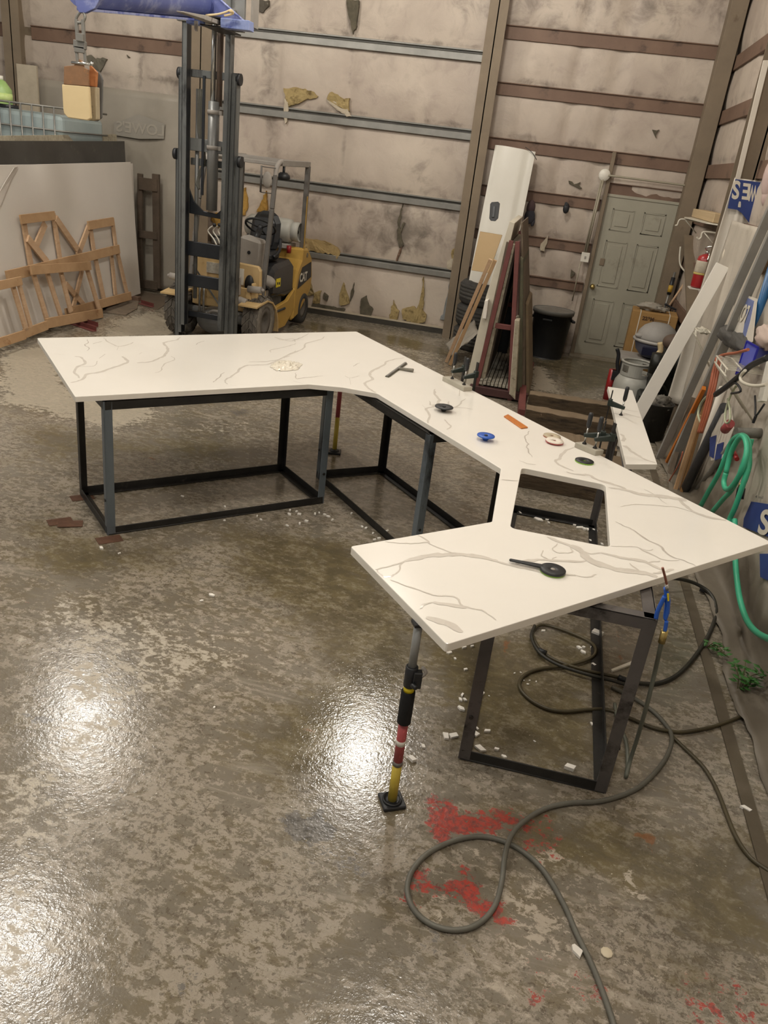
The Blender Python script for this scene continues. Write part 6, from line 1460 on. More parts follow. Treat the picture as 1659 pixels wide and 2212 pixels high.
# black machine heap
t = thing('machine_heap', 'dark pile of machine parts and drums between grill and leaning channels', 'machine parts', (1.3, 8.6, 0))
bk = surf('oily_black_metal', '141513', '25261f', 8, .45, .2, .1, 30)
rnd = random.Random(3)
MB().span((1.12, 8.35, .0), (1.52, 8.9, .28)).span((1.2, 8.4, .28), (1.5, 8.8, .5)).build('housing', bk, t, bevel=.02)
for i, (x_, y_, z_, r_, h_) in enumerate(((1.22, 8.42, .5, .07, .2), (1.38, 8.6, .5, .1, .26), (1.42, 8.38, .5, .05, .3))):
    MB().cyl((x_, y_, z_), (x_, y_, z_ + h_), r_, n=20).build('drum', bk, t)
mb = MB()
for k in range(9): mb.lathe([(.055, -.006), (.068, 0), (.055, .006)], 16, Matrix.Translation((1.25 + .004 * k, 8.33, .34 + k * .035)), closed=True)
mb.build('coil_spring', bk, t)
MB().tube([(1.1, 8.3, .1), (1.15, 8.25, .3), (1.3, 8.28, .42), (1.42, 8.3, .3)], .014).tube([(1.12, 8.34, .2), (1.2, 8.24, .15), (1.36, 8.26, .2), (1.45, 8.3, .5)], .010).build('pipe', bk, t)
MB().span((1.14, 8.30, .29), (1.36, 8.33, .31)).build('bright_shelf_edge', M_['galv'], t)
MB().ball((1.33, 8.5, .82), .1, sc=(1, 1, .8)).build('brown_drum', surf('brown_drum', '4a3b30', '5f4d40', 6, .7), t)
# broom, rake and brace in the corner
t = thing('broom', 'black broom shaft with yellow band standing in the corner right of the door', 'broom', Y(1437, 662, 10.9))
p, q = Y(1437, 662, 10.9), Y(1458, 588, 10.95)
MB().cyl(p + (p - q) * (p.z / (q.z - p.z)), q, .014).build('shaft', M_['galv'], t); MB().cyl(p.lerp(q, .35), p.lerp(q, .85), .026).build('grip', M_['black'], t); MB().cyl(p.lerp(q, .42), p.lerp(q, .62), .028).build('yellow_band', surf('amber_band', 'b08c2e', 'c29c38'), t)
t = thing('rake', 'rake with pale wooden handle leaning in the corner above the cardboard box', 'rake', Y(1446, 662, 10.7))
p, q = Y(1446, 660, 10.7), Y(1488, 598, 10.8); MB().cyl(p, q, .014).build('handle', M_['wood'], t)
mb = MB().tube([Y(1436, 656, 10.6), Y(1450, 664, 10.6), Y(1468, 672, 10.6)], .012)
for k in range(6): a_ = Y(1438 + k * 5.5, 658 + k * 2.8, 10.6); mb.cyl(a_, a_ + Vector((-.01, -.05, -.03)), .005, n=6)
mb.build('head', M_['black'], t)
struct(MB().bar((1.57, 10.9, 1.72), (1.57, 8.9, .9), .04, .13, (1, 0, 0)).build('trim_81', M_['brownpost']))
tag(MB().tube([Y(1470, 533, 10.9), Y(1468, 560, 10.85), Y(1472, 577, 10.8), Y(1490, 596, 10.6), Y(1503, 606, 10.4)], .011).build('bent_conduit', M_['shelfwire']), 'thin bent grey conduit on the wall left of the fire extinguisher', 'conduit')
# bracket shelf with boards
t = thing('wire_bracket_shelf', 'white wire bracket shelf on the right wall above the fire extinguisher', 'shelf', X(1530, 500, 1.45))
sh = [(1480, 472), (1554, 505)]
s0, s1 = Vector((1.60, 10.6, 1.93)), Vector((1.60, 8.75, 1.93))
for pts in ([(1458, 487), (1463, 486), (1468, 475), (1480, 474), (1512, 480)], [(1505, 512), (1509, 517), (1515, 512), (1520, 501), (1552, 504)]):
    yb = 9.9 if pts[0][0] < 1500 else 8.95
    MB().tube([Y(a, b, yb) for a, b in pts], .009).tube([Y(pts[3][0], pts[3][1], yb), Y(pts[3][0] + 24, pts[3][1] + 30, yb)], .006, sub=1).build('bracket', M_['shelfwire'], t)
q4 = [Y(1478, 471, 9.9), Y(1500, 460, 10.2), Y(1556, 492, 8.9), Y(1552, 505, 8.8), Y(1520, 501, 8.95)]
zsh = Y(1478, 471, 9.9).z
MB().plate([Z(a, b, zsh) if False else Vector((p.x, p.y, zsh)) for (a, b), p in zip([(0, 0)] * 5, q4)], up * .012).build('shelf_deck', M_['shelfwire'], t)
tag(MB().bar(Vector((q4[1].x + .05, 10.15, zsh + .06)), Vector((q4[3].x + .02, 8.95, zsh + .06)), .16, .09).build('tan_planks', surf('pale_tan_wood', 'b19a76', 'c2ab87', 5, .7, 0, .1, 30, stretch=(1, .3, 6)), bevel=.006), 'short stack of pale tan planks on the wire bracket shelf', 'planks')
# fire extinguisher
ye = 8.72; a, b = Y(1508, 622, ye), Y(1524, 545, ye)
cxe = (a.x + b.x) / 2 + .01; t = thing('fire_extinguisher', 'red fire extinguisher with white label hanging on the right wall', 'fire extinguisher', (cxe, ye, a.z)); Mx = Matrix.Translation((cxe, ye, a.z)); he = b.z - a.z
MB().lathe([(.001, 0), (.075, .005), (.08, .02), (.08, he * .78), (.07, he * .88), (.03, he * .95), (.001, he * .96)], 28, Mx).build('cylinder', M_['red'], t)
MB().lathe([(.081, he * .44), (.082, he * .445), (.082, he * .76), (.081, he * .765)], 28, Mx).build('paper_label', surf('faded_label', 'a69c8a', 'c2b8a4', 22, .6), t)
MB().lathe([(.0815, he * .38), (.083, he * .385), (.083, he * .43), (.0815, he * .435)], 28, Mx).build('yellow_stripe', surf('pale_yellow', 'b5a259', 'c4b268'), t)
MB().cyl((cxe, ye, a.z + he * .94), (cxe, ye, a.z + he * 1.06), .02).tube([(cxe, ye, a.z + he * 1.05), (cxe - .03, ye - .03, a.z + he * 1.13), (cxe + .04, ye - .06, a.z + he * 1.2)], .010).tube([(cxe, ye - .02, a.z + he * 1.0), (cxe + .01, ye - .08, a.z + he * .98), (cxe + .0, ye - .1, a.z + he * .8)], .010).build('valve_lever', M_['chrome'], t)
MB().span((cxe - .09, ye - .08, a.z - .012), (cxe + .09, ye + .08, a.z)).build('base_bracket', M_['white'], t)

# ------------------------------------------------------------------ sheeting on the right wall
def tarp(name, fn, nu, nv, mat, label):
    vs = [fn(i / nu, j / nv) for j in range(nv + 1) for i in range(nu + 1)]
    fs = [(j * (nu + 1) + i, j * (nu + 1) + i + 1, (j + 1) * (nu + 1) + i + 1, (j + 1) * (nu + 1) + i) for j in range(nv) for i in range(nu)]
    mb = MB().add(vs, fs, smooth=True); o = mb.build(name, mat); s_ = o.modifiers.new('solid', 'SOLIDIFY'); s_.thickness = .003
    if label: tag(o, label, 'plastic sheet')
    return o
TX = 1.47
def side(u, v):
    y = 1.6 + 6.35 * u; L0 = .16
    s_ = v * 2.65
    if s_ < L0: x, z = TX - .06 - (L0 - s_) * .9, .010
    elif s_ < L0 + .1: k = (s_ - L0) / .1; x, z = TX - .06 + .04 * k, .01 + .08 * k
    else: x, z = TX - .02, .09 + (s_ - L0 - .1)
    f = fbm((y * 1.6, z * .5, 2.0)) * .05 + fbm((y * 5, z * 1.2, 7)) * .018
    if s_ >= L0: x += min(f, .05) * min(1, z * 3 + .3)
    else: z += abs(fbm((y * 5, x * 9, 4))) * .03; x += fbm((y * 1.3, 0, 3)) * .05
    z2 = min(z, 2.36 + .10 * fbm((y * .7, 0, 1)) if y < 6.2 else 2.03)
    return (min(x, 1.53), y, z2)
tarp('plastic_sheet', side, 120, 60, M_['tarp'], 'long dusty white plastic sheet draped down the right wall to the floor')
YT = 8.08
cq = [Y(1587, 384, YT), Y(1672, 395, YT), Y(1625, 900, YT), Y(1440, 870, YT)]
def front(u, v):
    p = (cq[0] * (1 - u) + cq[1] * u) * (1 - v) + (cq[3] * (1 - u) + cq[2] * u) * v
    return (p.x, p.y + .03 * math.sin(u * 13 + v) * (.3 + v) + .015 * fbm((u * 9, v * 2, 1)), p.z)
tf = tarp('printed_wrap', front, 40, 30, M_['tarpwhite'], None)
root = thing('lumber_wrap', 'white lumber wrap with blue printing hung upside down over the steel column', 'wrap', cq[3]); 
tf.parent = root; tf.location = Vector(tf['_w']) - cq[3]
def px_plate(pts, hit, off, mat, name, parent, th):
    mb = MB().plate([hit(a, b) + off for a, b in pts], th); return mb.build(name, mat, parent)
hf = lambda a, b: Y(a, b, YT - .055)
px_plate([(1589, 387), (1657, 396), (1655, 452), (1642, 457), (1640, 464), (1618, 481), (1602, 460), (1592, 453), (1572, 450), (1577, 425)], hf, Vector((0, 0, 0)), M_['bluedark'], 'printed_house_shape', root, (0, .004, 0))
def textpx(body, cx_, cy_, sx, sy, rot, hit, mat, parent, bold=.03, th=(0, -.002, 0)):
    vs, fs = text_shape(body, 1.0, bold); c_, s_ = math.cos(rot), math.sin(rot); P_ = []
    for a, b, _ in vs:
        u, v = a * sx, -b * sy; P_.append(hit(cx_ + u * c_ - v * s_, cy_ + u * s_ + v * c_))
    return MB().add(P_, fs).build('lettering', mat, parent)
ht_ = lambda a, b: Y(a, b, YT - .058)
LW = surf('print_white', 'cfc8b8', 'dad3c3', 4, .5)
textpx('S', 1590, 408, 36, 54, R(187), ht_, LW, root)
textpx("'", 1599, 430, 40, 40, R(187), ht_, LW, root)
textpx('E', 1613, 412, 36, 48, R(187), ht_, LW, root)
textpx('LOW', 1636, 417, 14, 48, R(187), ht_, LW, root)
hs = lambda a, b: X(a, b, TX - .09)
r2 = thing('lumber_wrap', 'scrap of white wrap with pale blue printing hanging between steel channels and blue pipe', 'wrap', hs(1600, 760))
px_plate([(1588, 630), (1634, 645), (1624, 738), (1600, 750), (1578, 700)], hs, Vector((.004, 0, 0)), M_['tarpwhite'], 'printed_wrap', r2, (.003, 0, 0))
px_plate([(1599, 636), (1628, 650), (1620, 690), (1606, 740), (1604, 720), (1612, 670), (1604, 655), (1595, 648)], hs, Vector((.002, 0, 0)), surf('faded_blue_print', '6672a0', '7a85ae', 5, .5), 'printed_border', r2, (.002, 0, 0))
textpx('LOWE', 1601, 672, 11, 52, R(200), lambda a, b: X(a, b, TX - .092), LW, r2)
r3 = thing('lumber_wrap', 'big dark blue printed patch with white letter low on the right sheet', 'wrap', X(1640, 1160, TX - .06))
hb = lambda a, b: X(a, b, TX - .062)
px_plate([(1622, 1083), (1680, 1092), (1680, 1168), (1604, 1138), (1606, 1120)], hb, Vector((.002, 0, 0)), M_['bluedark'], 'printed_patch', r3, (.003, 0, 0))
px_plate([(1640, 1196), (1680, 1196), (1680, 1256), (1658, 1254), (1641, 1246)], hb, Vector((.002, 0, 0)), M_['bluedark'], 'printed_patch', r3, (.003, 0, 0))
textpx('S', 1651, 1131, 52, 74, R(12), lambda a, b: X(a, b, TX - .066), LW, r3)
textpx('4 mil', 1640, 1074, 9, 9, R(8), lambda a, b: X(a, b, TX - .066), M_['black'], r3, 0)
r4 = thing('lumber_wrap', 'crumpled blue and white wrap pushed behind the dark pipe', 'wrap', X(1550, 950, TX - .1))
hb2 = lambda a, b: X(a, b, TX - .11)
px_plate([(1545, 905), (1578, 880), (1584, 925), (1562, 990), (1535, 995), (1532, 955)], hb2, Vector((.002, 0, 0)), M_['tarpwhite'], 'printed_wrap', r4, (.004, 0, 0))
px_plate([(1534, 945), (1548, 940), (1542, 990), (1533, 985)], hb2, Vector((-.003, 0, 0)), M_['bluedark'], 'printed_patch', r4, (.002, 0, 0))
px_plate([(1550, 960), (1564, 955), (1558, 990), (1544, 995)], hb2, Vector((-.003, 0, 0)), M_['bluedark'], 'printed_patch', r4, (.002, 0, 0))
MB().plate([Y(1650, 130, YT), Y(1662, 130, YT), Y(1597, 395, YT), Y(1588, 392, YT)], (0, .03, 0)).build('folded_edge', M_['tarpwhite'], root)
tag(MB().ball(Y(1674, 380, 7.6), .13, sc=(.7, .6, 1.5)).ball(Y(1672, 425, 7.6), .11, sc=(.9, .6, 1.0)).build('pink_bundle', surf('pale_pink_plastic', 'b79f98', 'c8b2ab', 5, .5, 0, .3, 10)), 'pale pink bundle hanging at the right edge beside the column', 'bundle')
tag(MB().lathe([(.001, 0), (.11, .0), (.16, .03), (.17, .05), (.155, .05), (.1, .015), (.001, .012)], 30, Matrix.Translation(Y(1598, 560, 7.9)) @ Matrix.Rotation(R(70), 4, 'X') @ Matrix.Diagonal((1.0, .8, 1.6, 1))).build('white_scoop', surf('cream_plastic', 'c4b9a6', 'd1c6b3', 3, .4)), 'cream white scoop hanging on the wrapped column', 'scoop')

# ------------------------------------------------------------------ long things leaning on the right wall
def leaner(foot, top, w, th, mat, name, label, cat, xw=1.40, rnd_=False, ext=1.0, upv=(1, 0, 0), fz=0.004, bevel=.002):
    p = Z(*foot, fz); q = X(*top, xw); q = p + (q - p) * ext
    if fz > .1: p = q + (p - q) * ((q.z - .02) / (q.z - p.z))
    if rnd_: mb = MB().cyl(p, q, w / 2, n=16)
    else: mb = MB().bar(p, q, w, th, upv)
    return tag(mb.build(name, mat, bevel=0 if rnd_ else bevel), label, cat)
leaner((1384, 886), (1561, 573), .115, .03, M_['quartz'], 'quartz_strip', 'long white quartz strip leaning from the floor up to the wrapped column', 'stone strip', 1.40, upv=(0, 1, 0), fz=.38)
leaner((1424, 990), (1645, 500), .06, .05, surf('dull_grey_channel', '85837d', '9b9993', 5, .5, .2), 'steel_channel', 'long grey steel channel leaning on the right wall, farther of the two', 'steel channel', 1.38, ext=1.1, upv=(0, 1, 0))
leaner((1448, 1012), (1672, 500), .065, .05, surf('dull_grey_channel', '85837d'), 'steel_channel', 'long grey steel channel leaning on the right wall, nearer of the two', 'steel channel', 1.38, ext=1.1, upv=(0, 1, 0))
leaner((1446, 1025), (1496, 860), .07, .04, M_['greywood'], 'plank', 'dark weathered plank just right of the steel channels', 'plank', 1.38)
leaner((1470, 1062), (1532, 842), .085, .02, surf('pegboard_brown', '7d5c34', '946f42', 6, .75, 0, 0, None, '4b3620', .30, 16), 'perforated_board', 'orange brown perforated board leaning among the wall clutter', 'board', 1.39)
leaner((1458, 1060), (1510, 896), .035, .03, M_['wood2'], 'plank', 'narrow pale tan plank in front of the perforated board', 'plank', 1.34)
leaner((1440, 1000), (1521, 838), .04, .03, M_['orange'], 'orange_rail', 'flat orange rail leaning beside the orange cord', 'rail', 1.33)
leaner((1477, 1062), (1566, 878), .072, .07, surf('dark_grey_pipe', '37373a', '4b4b4d', 5, .5), 'dark_pipe', 'thick dark grey pipe leaning in the wall clutter', 'pipe', 1.37, True)
leaner((1500, 1066), (1577, 962), .04, .04, M_['galv'], 'grey_conduit', 'grey conduit leaning left of the green hose', 'conduit', 1.36, True)
leaner((1524, 1060), (1659, 612), .062, .06, surf('glossy_blue_pipe', '1a4f7c', '215f90', 4, .25), 'blue_pipe', 'glossy blue pipe leaning on the right wall', 'pipe', 1.41, True, 1.1)
leaner((1487, 1062), (1562, 838), .06, .05, M_['tarpwhite'], 'white_pipe', 'dirty white pipe behind the thick dark pipe', 'pipe', 1.40, True)
tag(MB().bar(X(1646, 868, 1.38), X(1668, 772, 1.38), .10, .03, (1, 0, 0)).build('white_board', M_['white'], bevel=.002), 'white board end at the right edge above the wire shelf', 'board')
wd = X(1653, 566, 1.43); tag(MB().lathe([(.010, 0), (.085, 0), (.085, .018), (.010, .018)], 30, Matrix.Translation(wd) @ Matrix.Rotation(R(-90), 4, 'Y'), closed=True).build('wooden_disc', M_['wood2']), 'small round wooden disc with centre hole hung on the right wall', 'disc')
# wire shelves
def wshelf(y0, y1, z, x0, label):
    t = thing('wire_shelf', label, 'shelf', (x0, y0, z)); mb = MB()
    n = max(3, int((y1 - y0) / .04))
    for i in range(n + 1): yy_ = y0 + (y1 - y0) * i / n; mb.cyl((x0, yy_, z), (1.46, yy_, z), .0025, n=5)
    mb.build('cross_wires', M_['shelfwire'], t); mb = MB()
    for xx_ in (x0, x0 + .1, 1.45): mb.cyl((xx_, y0, z - .003), (xx_, y1, z - .003), .006, n=8)
    mb.cyl((x0, y0, z - .045), (x0, y1, z - .045), .006, n=8); mb.build('long_wires', M_['shelfwire'], t); mb = MB()
    for yy_ in (y0 + .05, (y0 + y1) / 2, y1 - .05): mb.tube([(x0, yy_, z), (x0, yy_, z - .05), (1.46, yy_, z - .32)], .006, sub=1)
    mb.build('support_brackets', M_['shelfwire'], t); return t
s2p = X(1548, 768, 1.2); wshelf(5.3, s2p.y, s2p.z, 1.2, 'white wire shelf on the right wall loaded with cables and a blue box')
s1p = X(1502, 708, 1.25); wshelf(6.9, s1p.y, s1p.z, 1.25, 'white wire shelf behind the steel channels carrying dark bags')
zs_ = s2p.z
# blue box
q = [Y(1614, 737, 5.6), Y(1638, 751, 5.4), Y(1625, 788, 5.4), Y(1590, 808, 5.6)]
t = thing('blue_box', 'translucent blue plastic box propped on the right wire shelf', 'box', q[3])
MB().plate(q, (.01, .01, 0)).plate([q[1], Y(1675, 758, 5.5), Y(1675, 776, 5.5), q[2]], (0, .01, 0)).build('side_panels', surf('box_blue', '5058a8', '656cc0', 3, .3), t, bevel=.002)
mb = MB()
for i in range(4): mb.bar(q[i], q[(i + 1) % 4], .012, .012)
mb.build('rim', surf('box_blue_rim', '1f2290', '2a2fa0', 3, .3), t)
# dark bag, cloths
tag(MB().lump(X(1578, 728, 1.38), .11, (.6, 2.8, .55), .35, 1.8, 3).lump(X(1598, 738, 1.38), .09, (.6, 2.8, .6), .35, 1.8, 5).build('dark_bag', surf('dark_grey_cloth', '3d3b38', '55524d', 6, .8, 0, .4, 12)), 'dark grey bag lying on the wire shelf behind the channels', 'bag')
tag(MB().lump(X(1592, 702, 1.42), .08, (.5, 2.2, .8), .6, 2.5, 8).build('pale_cloth', M_['tarpwhite']), 'pale crumpled cloth above the dark grey bag', 'cloth')
tag(MB().lump(X(1518, 714, 1.34), .05, (.8, 2.4, .4), .7, 3, 2).build('white_rag', M_['shelfwire']), 'white rag on the far end of the wire shelf', 'rag')
tag(MB().lump(X(1655, 728, 1.40), .08, (.6, 2.0, .9), .3, 2.0, 11).build('pinkish_rag', surf('pale_pink_rag', 'b09c90', 'c4b2a6', 6, .8)), 'pale pinkish rag at the right edge above the blue box', 'rag')
# cables
def cable(pts, r, mat, label, xw=1.30, name='cable', cat='cable'):
    return tag(MB().tube([X(a, b, xw) for a, b in pts], r, 8).build(name, mat), label, cat)
cable([(1616, 755), (1592, 762), (1571, 765), (1552, 772), (1541, 800), (1535, 830), (1528, 860)], .010, M_['cord'], 'orange cord looped over the left end of the wire shelf', 1.24)
for k, (dx, lb) in enumerate(((0, 'leftmost hanging strand of the orange cord bundle'), (5, 'middle hanging strand of the orange cord bundle'), (10, 'rightmost hanging strand of the orange cord bundle'))):
    cable([(1548 + dx, 772), (1542 + dx, 800), (1535 + dx, 835), (1527 + dx, 865), (1518 + dx, 900), (1508 + dx * .8, 935)], .009, M_['cord'], lb, 1.23)
cable([(1475, 975), (1468, 1000), (1452, 1028), (1440, 1048), (1432, 1056)], .006, M_['cord'], 'thin orange cord hanging down behind the counter edge', 1.28)
cable([(1546, 852), (1570, 835), (1600, 810), (1622, 790), (1659, 772)], .018, M_['black'], 'thick black cable running along the wire shelf', 1.22)
cable([(1543, 856), (1560, 842), (1576, 832), (1590, 828), (1600, 845), (1580, 850)], .007, M_['black'], 'thin black cable loop at the left of the shelf', 1.22)
cable([(1610, 800), (1600, 812), (1602, 824), (1620, 832), (1642, 833), (1655, 830)], .009, M_['shelfwire'], 'pale tube curled around the black cables', 1.2)
cable([(1545, 850), (1528, 856), (1514, 872), (1508, 893), (1512, 910), (1520, 920)], .008, surf('pale_green_tube', 'a6a98c', 'b4b79b', 3, .4), 'pale green tube arched left of the dark pipe', 1.24)
cable([(1592, 832), (1580, 850), (1568, 885), (1566, 908), (1571, 914), (1577, 905), (1576, 880), (1572, 862)], .007, surf('pale_green_tube', 'a6a98c'), 'pale green tube loop hanging in front of the blue pipe', 1.26)
cable([(1631, 855), (1632, 880), (1633, 898), (1651, 873)], .006, M_['black'], 'black strap dangling below the wire shelf', 1.3)
cable([(1633, 898), (1629, 908), (1627, 913)], .009, M_['black'], 'black hook end of the dangling strap', 1.3, 'strap_hook', 'hook')
tag(MB().cyl(X(1586, 978, 1.33), X(1592, 992, 1.33), .014).build('red_grip', M_['red']), 'small red handle inside the green hose loops', 'handle')
tag(MB().cyl(X(1566, 928, 1.3), X(1577, 915, 1.3), .03).build('red_tool', M_['rubred']), 'red and black tool hanging left of the hose peg', 'tool')
# hose peg and green hose
pg = X(1604, 930, 1.36); tag(MB().cyl(pg + Vector((.16, .03, .0)), pg + Vector((-.04, -.02, -.015)), .033, n=20).build('hose_peg', surf('grey_peg', '66645c', '7a776e', 4, .6)), 'grey round peg in the wall carrying the green hose', 'peg')
t = thing('green_hose', 'green garden hose coiled on the wall peg and trailing to the floor', 'hose', X(1600, 1150, 1.36))
def gh(pts, xw, r=.0155): return [X(1239 + a / 3.95, 900 + b / 3.95, xw) for a, b in pts]
MB().tube(gh([(1085, 760), (1150, 640), (1240, 480), (1300, 330), (1350, 210), (1430, 158), (1485, 200), (1500, 320), (1475, 480), (1425, 640), (1375, 780), (1335, 870), (1320, 960)], 1.33), .0165).build('coil', M_['green'], t)
MB().tube(gh([(1300, 480), (1282, 560), (1300, 618), (1350, 600), (1425, 480), (1465, 360), (1478, 250), (1450, 170), (1400, 200), (1340, 320), (1300, 480)], 1.30), .0165).build('coil', M_['green'], t)
MB().tube(gh([(1185, 810), (1280, 700), (1345, 630), (1405, 520), (1445, 400), (1500, 260), (1520, 190)], 1.36), .0155).build('coil', M_['green'], t)
MB().tube(gh([(1455, 170), (1490, 260), (1500, 400), (1470, 520), (1440, 590)], 1.35), .0165).build('coil', M_['green'], t)
MB().cyl(*gh([(1442, 570), (1432, 610)], 1.35), .020).build('brass_collar', M_['brass'], t)
MB().cyl(*gh([(1432, 610), (1415, 700)], 1.35), .024).build('hose_fitting', M_['black'], t)
tail = gh([(1375, 880), (1378, 1060), (1382, 1250), (1395, 1400)], 1.34) + [X(1598.5, 1295, 1.33), X(1611, 1335, 1.33), X(1630, 1362, 1.32), X(1660, 1380, 1.30), X(1700, 1392, 1.28)]
MB().tube(tail, .0165).build('hose_tail', M_['green'], t)

# ------------------------------------------------------------------ hoses on the floor
def fhose(pts, r, mat, label, z=None, zs=None):
    P_ = [Z(a, b, (zs[i] if zs else (z or r)) + 0) for i, (a, b) in enumerate(pts)]
    return tag(MB().tube(P_, r, 10, sub=5).build('floor_hose', mat), label, 'hose')
fhose([(1330, 2230), (1322, 2200), (1298, 2132), (1274, 2074), (1247, 2020), (1220, 1958), (1184, 1895), (1149, 1855), (1100, 1822), (1042, 1807), (984, 1815), (926, 1842), (890, 1882), (880, 1927), (899, 1971), (939, 2000), (988, 2009), (1033, 1996), (1068, 1958), (1084, 1904), (1091, 1846), (1104, 1806), (1131, 1775), (1175, 1748), (1229, 1735), (1300, 1730), (1369, 1707), (1412, 1672), (1443, 1629), (1451, 1590), (1434, 1560), (1408, 1534), (1373, 1510), (1321, 1484)], .0095, M_['hose'],
      'long grey hose looping across the open floor at the bottom right', zs=[.0095] * 20 + [.026, .028, .024] + [.012] * 11)
fhose([(1720, 1500), (1659, 1525), (1616, 1542), (1547, 1568), (1482, 1581), (1451, 1580), (1408, 1571), (1356, 1549), (1313, 1533), (1269, 1533), (1217, 1537), (1174, 1528), (1139, 1506), (1122, 1482), (1131, 1460), (1165, 1445), (1222, 1438), (1269, 1425), (1287, 1408), (1274, 1386), (1217, 1361), (1174, 1350), (1155, 1358), (1151, 1373), (1170, 1406), (1209, 1430), (1269, 1449), (1330, 1462), (1373, 1475)], .0085, M_['hosebrown'],
      'olive brown hose coiled under the front rack and running to the right wall', zs=[.01] * 16 + [.014] * 13)
fhose([(1373, 1475), (1417, 1477), (1460, 1460), (1499, 1421), (1534, 1365), (1547, 1317), (1534, 1282), (1503, 1261), (1469, 1251), (1440, 1250), (1400, 1262)], .011, surf('black_hose', '23221d', '37352c', 5, .45), 'black hose arching from the coil to under the counter corner', zs=[.02, .012, .012, .012, .012, .012, .03, .06, .09, .1, .1])
fhose([(1155, 1352), (1148, 1376), (1166, 1410), (1206, 1436), (1266, 1456), (1322, 1470), (1362, 1482)], .0085, surf('black_hose', '23221d'), 'second strand of hose lying along the coil under the front rack', z=.024)
fhose([(1451, 1590), (1486, 1623), (1521, 1659), (1547, 1703), (1568, 1755), (1586, 1800), (1610, 1840), (1640, 1868), (1700, 1905)], .0085, M_['hosebrown'], 'olive hose running from the coil toward the lower right edge')
for px, py, lb in ((1171, 1408, 'black tape wrap at the left of the hose coil'), (1345, 1467, 'black coupling where the hoses meet under the rack'), (1520, 1275, 'black clip on the arching hose')):
    c_ = Z(px, py, .02); tag(MB().cyl(c_ - Vector((.02, -.008, 0)), c_ + Vector((.02, -.008, 0)), .015).build('hose_coupling', M_['black']), lb, 'coupling')
# blow gun hanging on the rack corner
g0 = Vector((.60, 2.56, 0)); hit = lambda a, b, y: Y(a, b, y)
t = thing('blow_gun', 'blue air blow gun with copper nozzle hung on the right corner of the front rack', 'blow gun', hit(1430, 1330, 2.62)); yb = 2.60
MB().tube([hit(1431, 1226, yb), hit(1436, 1244, yb), hit(1440, 1262, yb), hit(1441, 1275, yb)], .0045).build('nozzle', surf('copper_nozzle', '7a5040', '936050', 5, .4, .6), t)
MB().cyl(hit(1440, 1262, yb), hit(1441, 1274, yb), .006).build('nozzle_sleeve', M_['chrome'], t)
MB().plate([hit(1434, 1272, yb), hit(1443, 1272, yb), hit(1449, 1300, yb), hit(1447, 1325, yb), hit(1440, 1345, yb), hit(1433, 1340, yb), hit(1437, 1310, yb)], (0, .025, 0)).build('body', M_['blueplastic'], t, bevel=.005)
MB().tube([hit(1436, 1288, yb), hit(1427, 1306, yb), hit(1420, 1322, yb), hit(1417, 1336, yb)], .008).build('trigger', M_['blueplastic'], t)
MB().plate([hit(1441, 1283, yb - .004), hit(1445, 1283, yb - .004), hit(1446, 1298, yb - .004), hit(1442, 1299, yb - .004)], (0, .004, 0)).build('yellow_mark', M_['brightyellow'], t)
MB().cyl(hit(1436, 1362, yb), hit(1429, 1388, yb), .013).build('brass_coupling', M_['brass'], t)
MB().tube([hit(1440, 1342, yb), hit(1438, 1354, yb), hit(1436, 1364, yb)], .007).build('swivel', M_['blueplastic'], t)
aq = [hit(1429, 1388, yb), hit(1424, 1410, 2.62), hit(1415, 1450, 2.68), Z(1398, 1520, .42), Z(1378, 1590, .2), Z(1362, 1640, .06), Z(1352, 1678, .012), Z(1356, 1650, .01), Z(1352, 1600, .01), Z(1335, 1560, .01), Z(1328, 1520, .012)]
tag(MB().tube(aq, .0085, 10).build('air_hose', surf('grey_green_hose', '595c52', '6d7064', 5, .45)), 'grey green air hose dropping from the blue blow gun to the floor', 'hose')

# ------------------------------------------------------------------ quartz chips
def chip_proto(k, w, d, h):
    rr_ = random.Random(k); mb = MB(); n = rr_.choice((4, 4, 5)); 
    pts = [(w * .5 * math.cos(2 * math.pi * i / n + .6) * rr_.uniform(.75, 1.1), d * .5 * math.sin(2 * math.pi * i / n + .6) * rr_.uniform(.75, 1.1)) for i in range(n)]
    o = mb.prism(pts, 0, h).build('quartz_chip', surf('chip_white', 'f2eee6', 'f8f5ee', 5, .5), org=(0, 0, 0)); o.location = (0, 0, 0); return o
protos = [chip_proto(i, .030 + .006 * (i % 3), .018 + .004 * (i % 2), .009) for i in range(6)]
first = set()
def chips(conv, pts, label, group, big=(), sc=1.0, own=None):
    for i, (a, b) in enumerate(pts):
        p = Z(*conv(a, b), .001); pr = protos[(i * 5 + len(pts)) % 6]
        if pr.name in first: o = pr.copy(); COL.objects.link(o)
        else: o = pr; first.add(pr.name)
        k = (1.7 if i in big else random.uniform(.7, 1.1)) * sc
        o.location = p; o.rotation_euler = (0, 0, random.uniform(0, 3)); o.scale = (k, k, k if i not in big else 1.0)
        tag(o, (own or {}).get(i, label), 'stone chip', group)
c5 = lambda a, b: (740 + a / 2.86, 1140 + b / 2.86); c4_ = lambda a, b: (560 + a / 2.86, 700 + b / 2.86); c3_ = lambda a, b: (60 + a / 2.86, 700 + b / 2.86); idt = lambda a, b: (a, b)
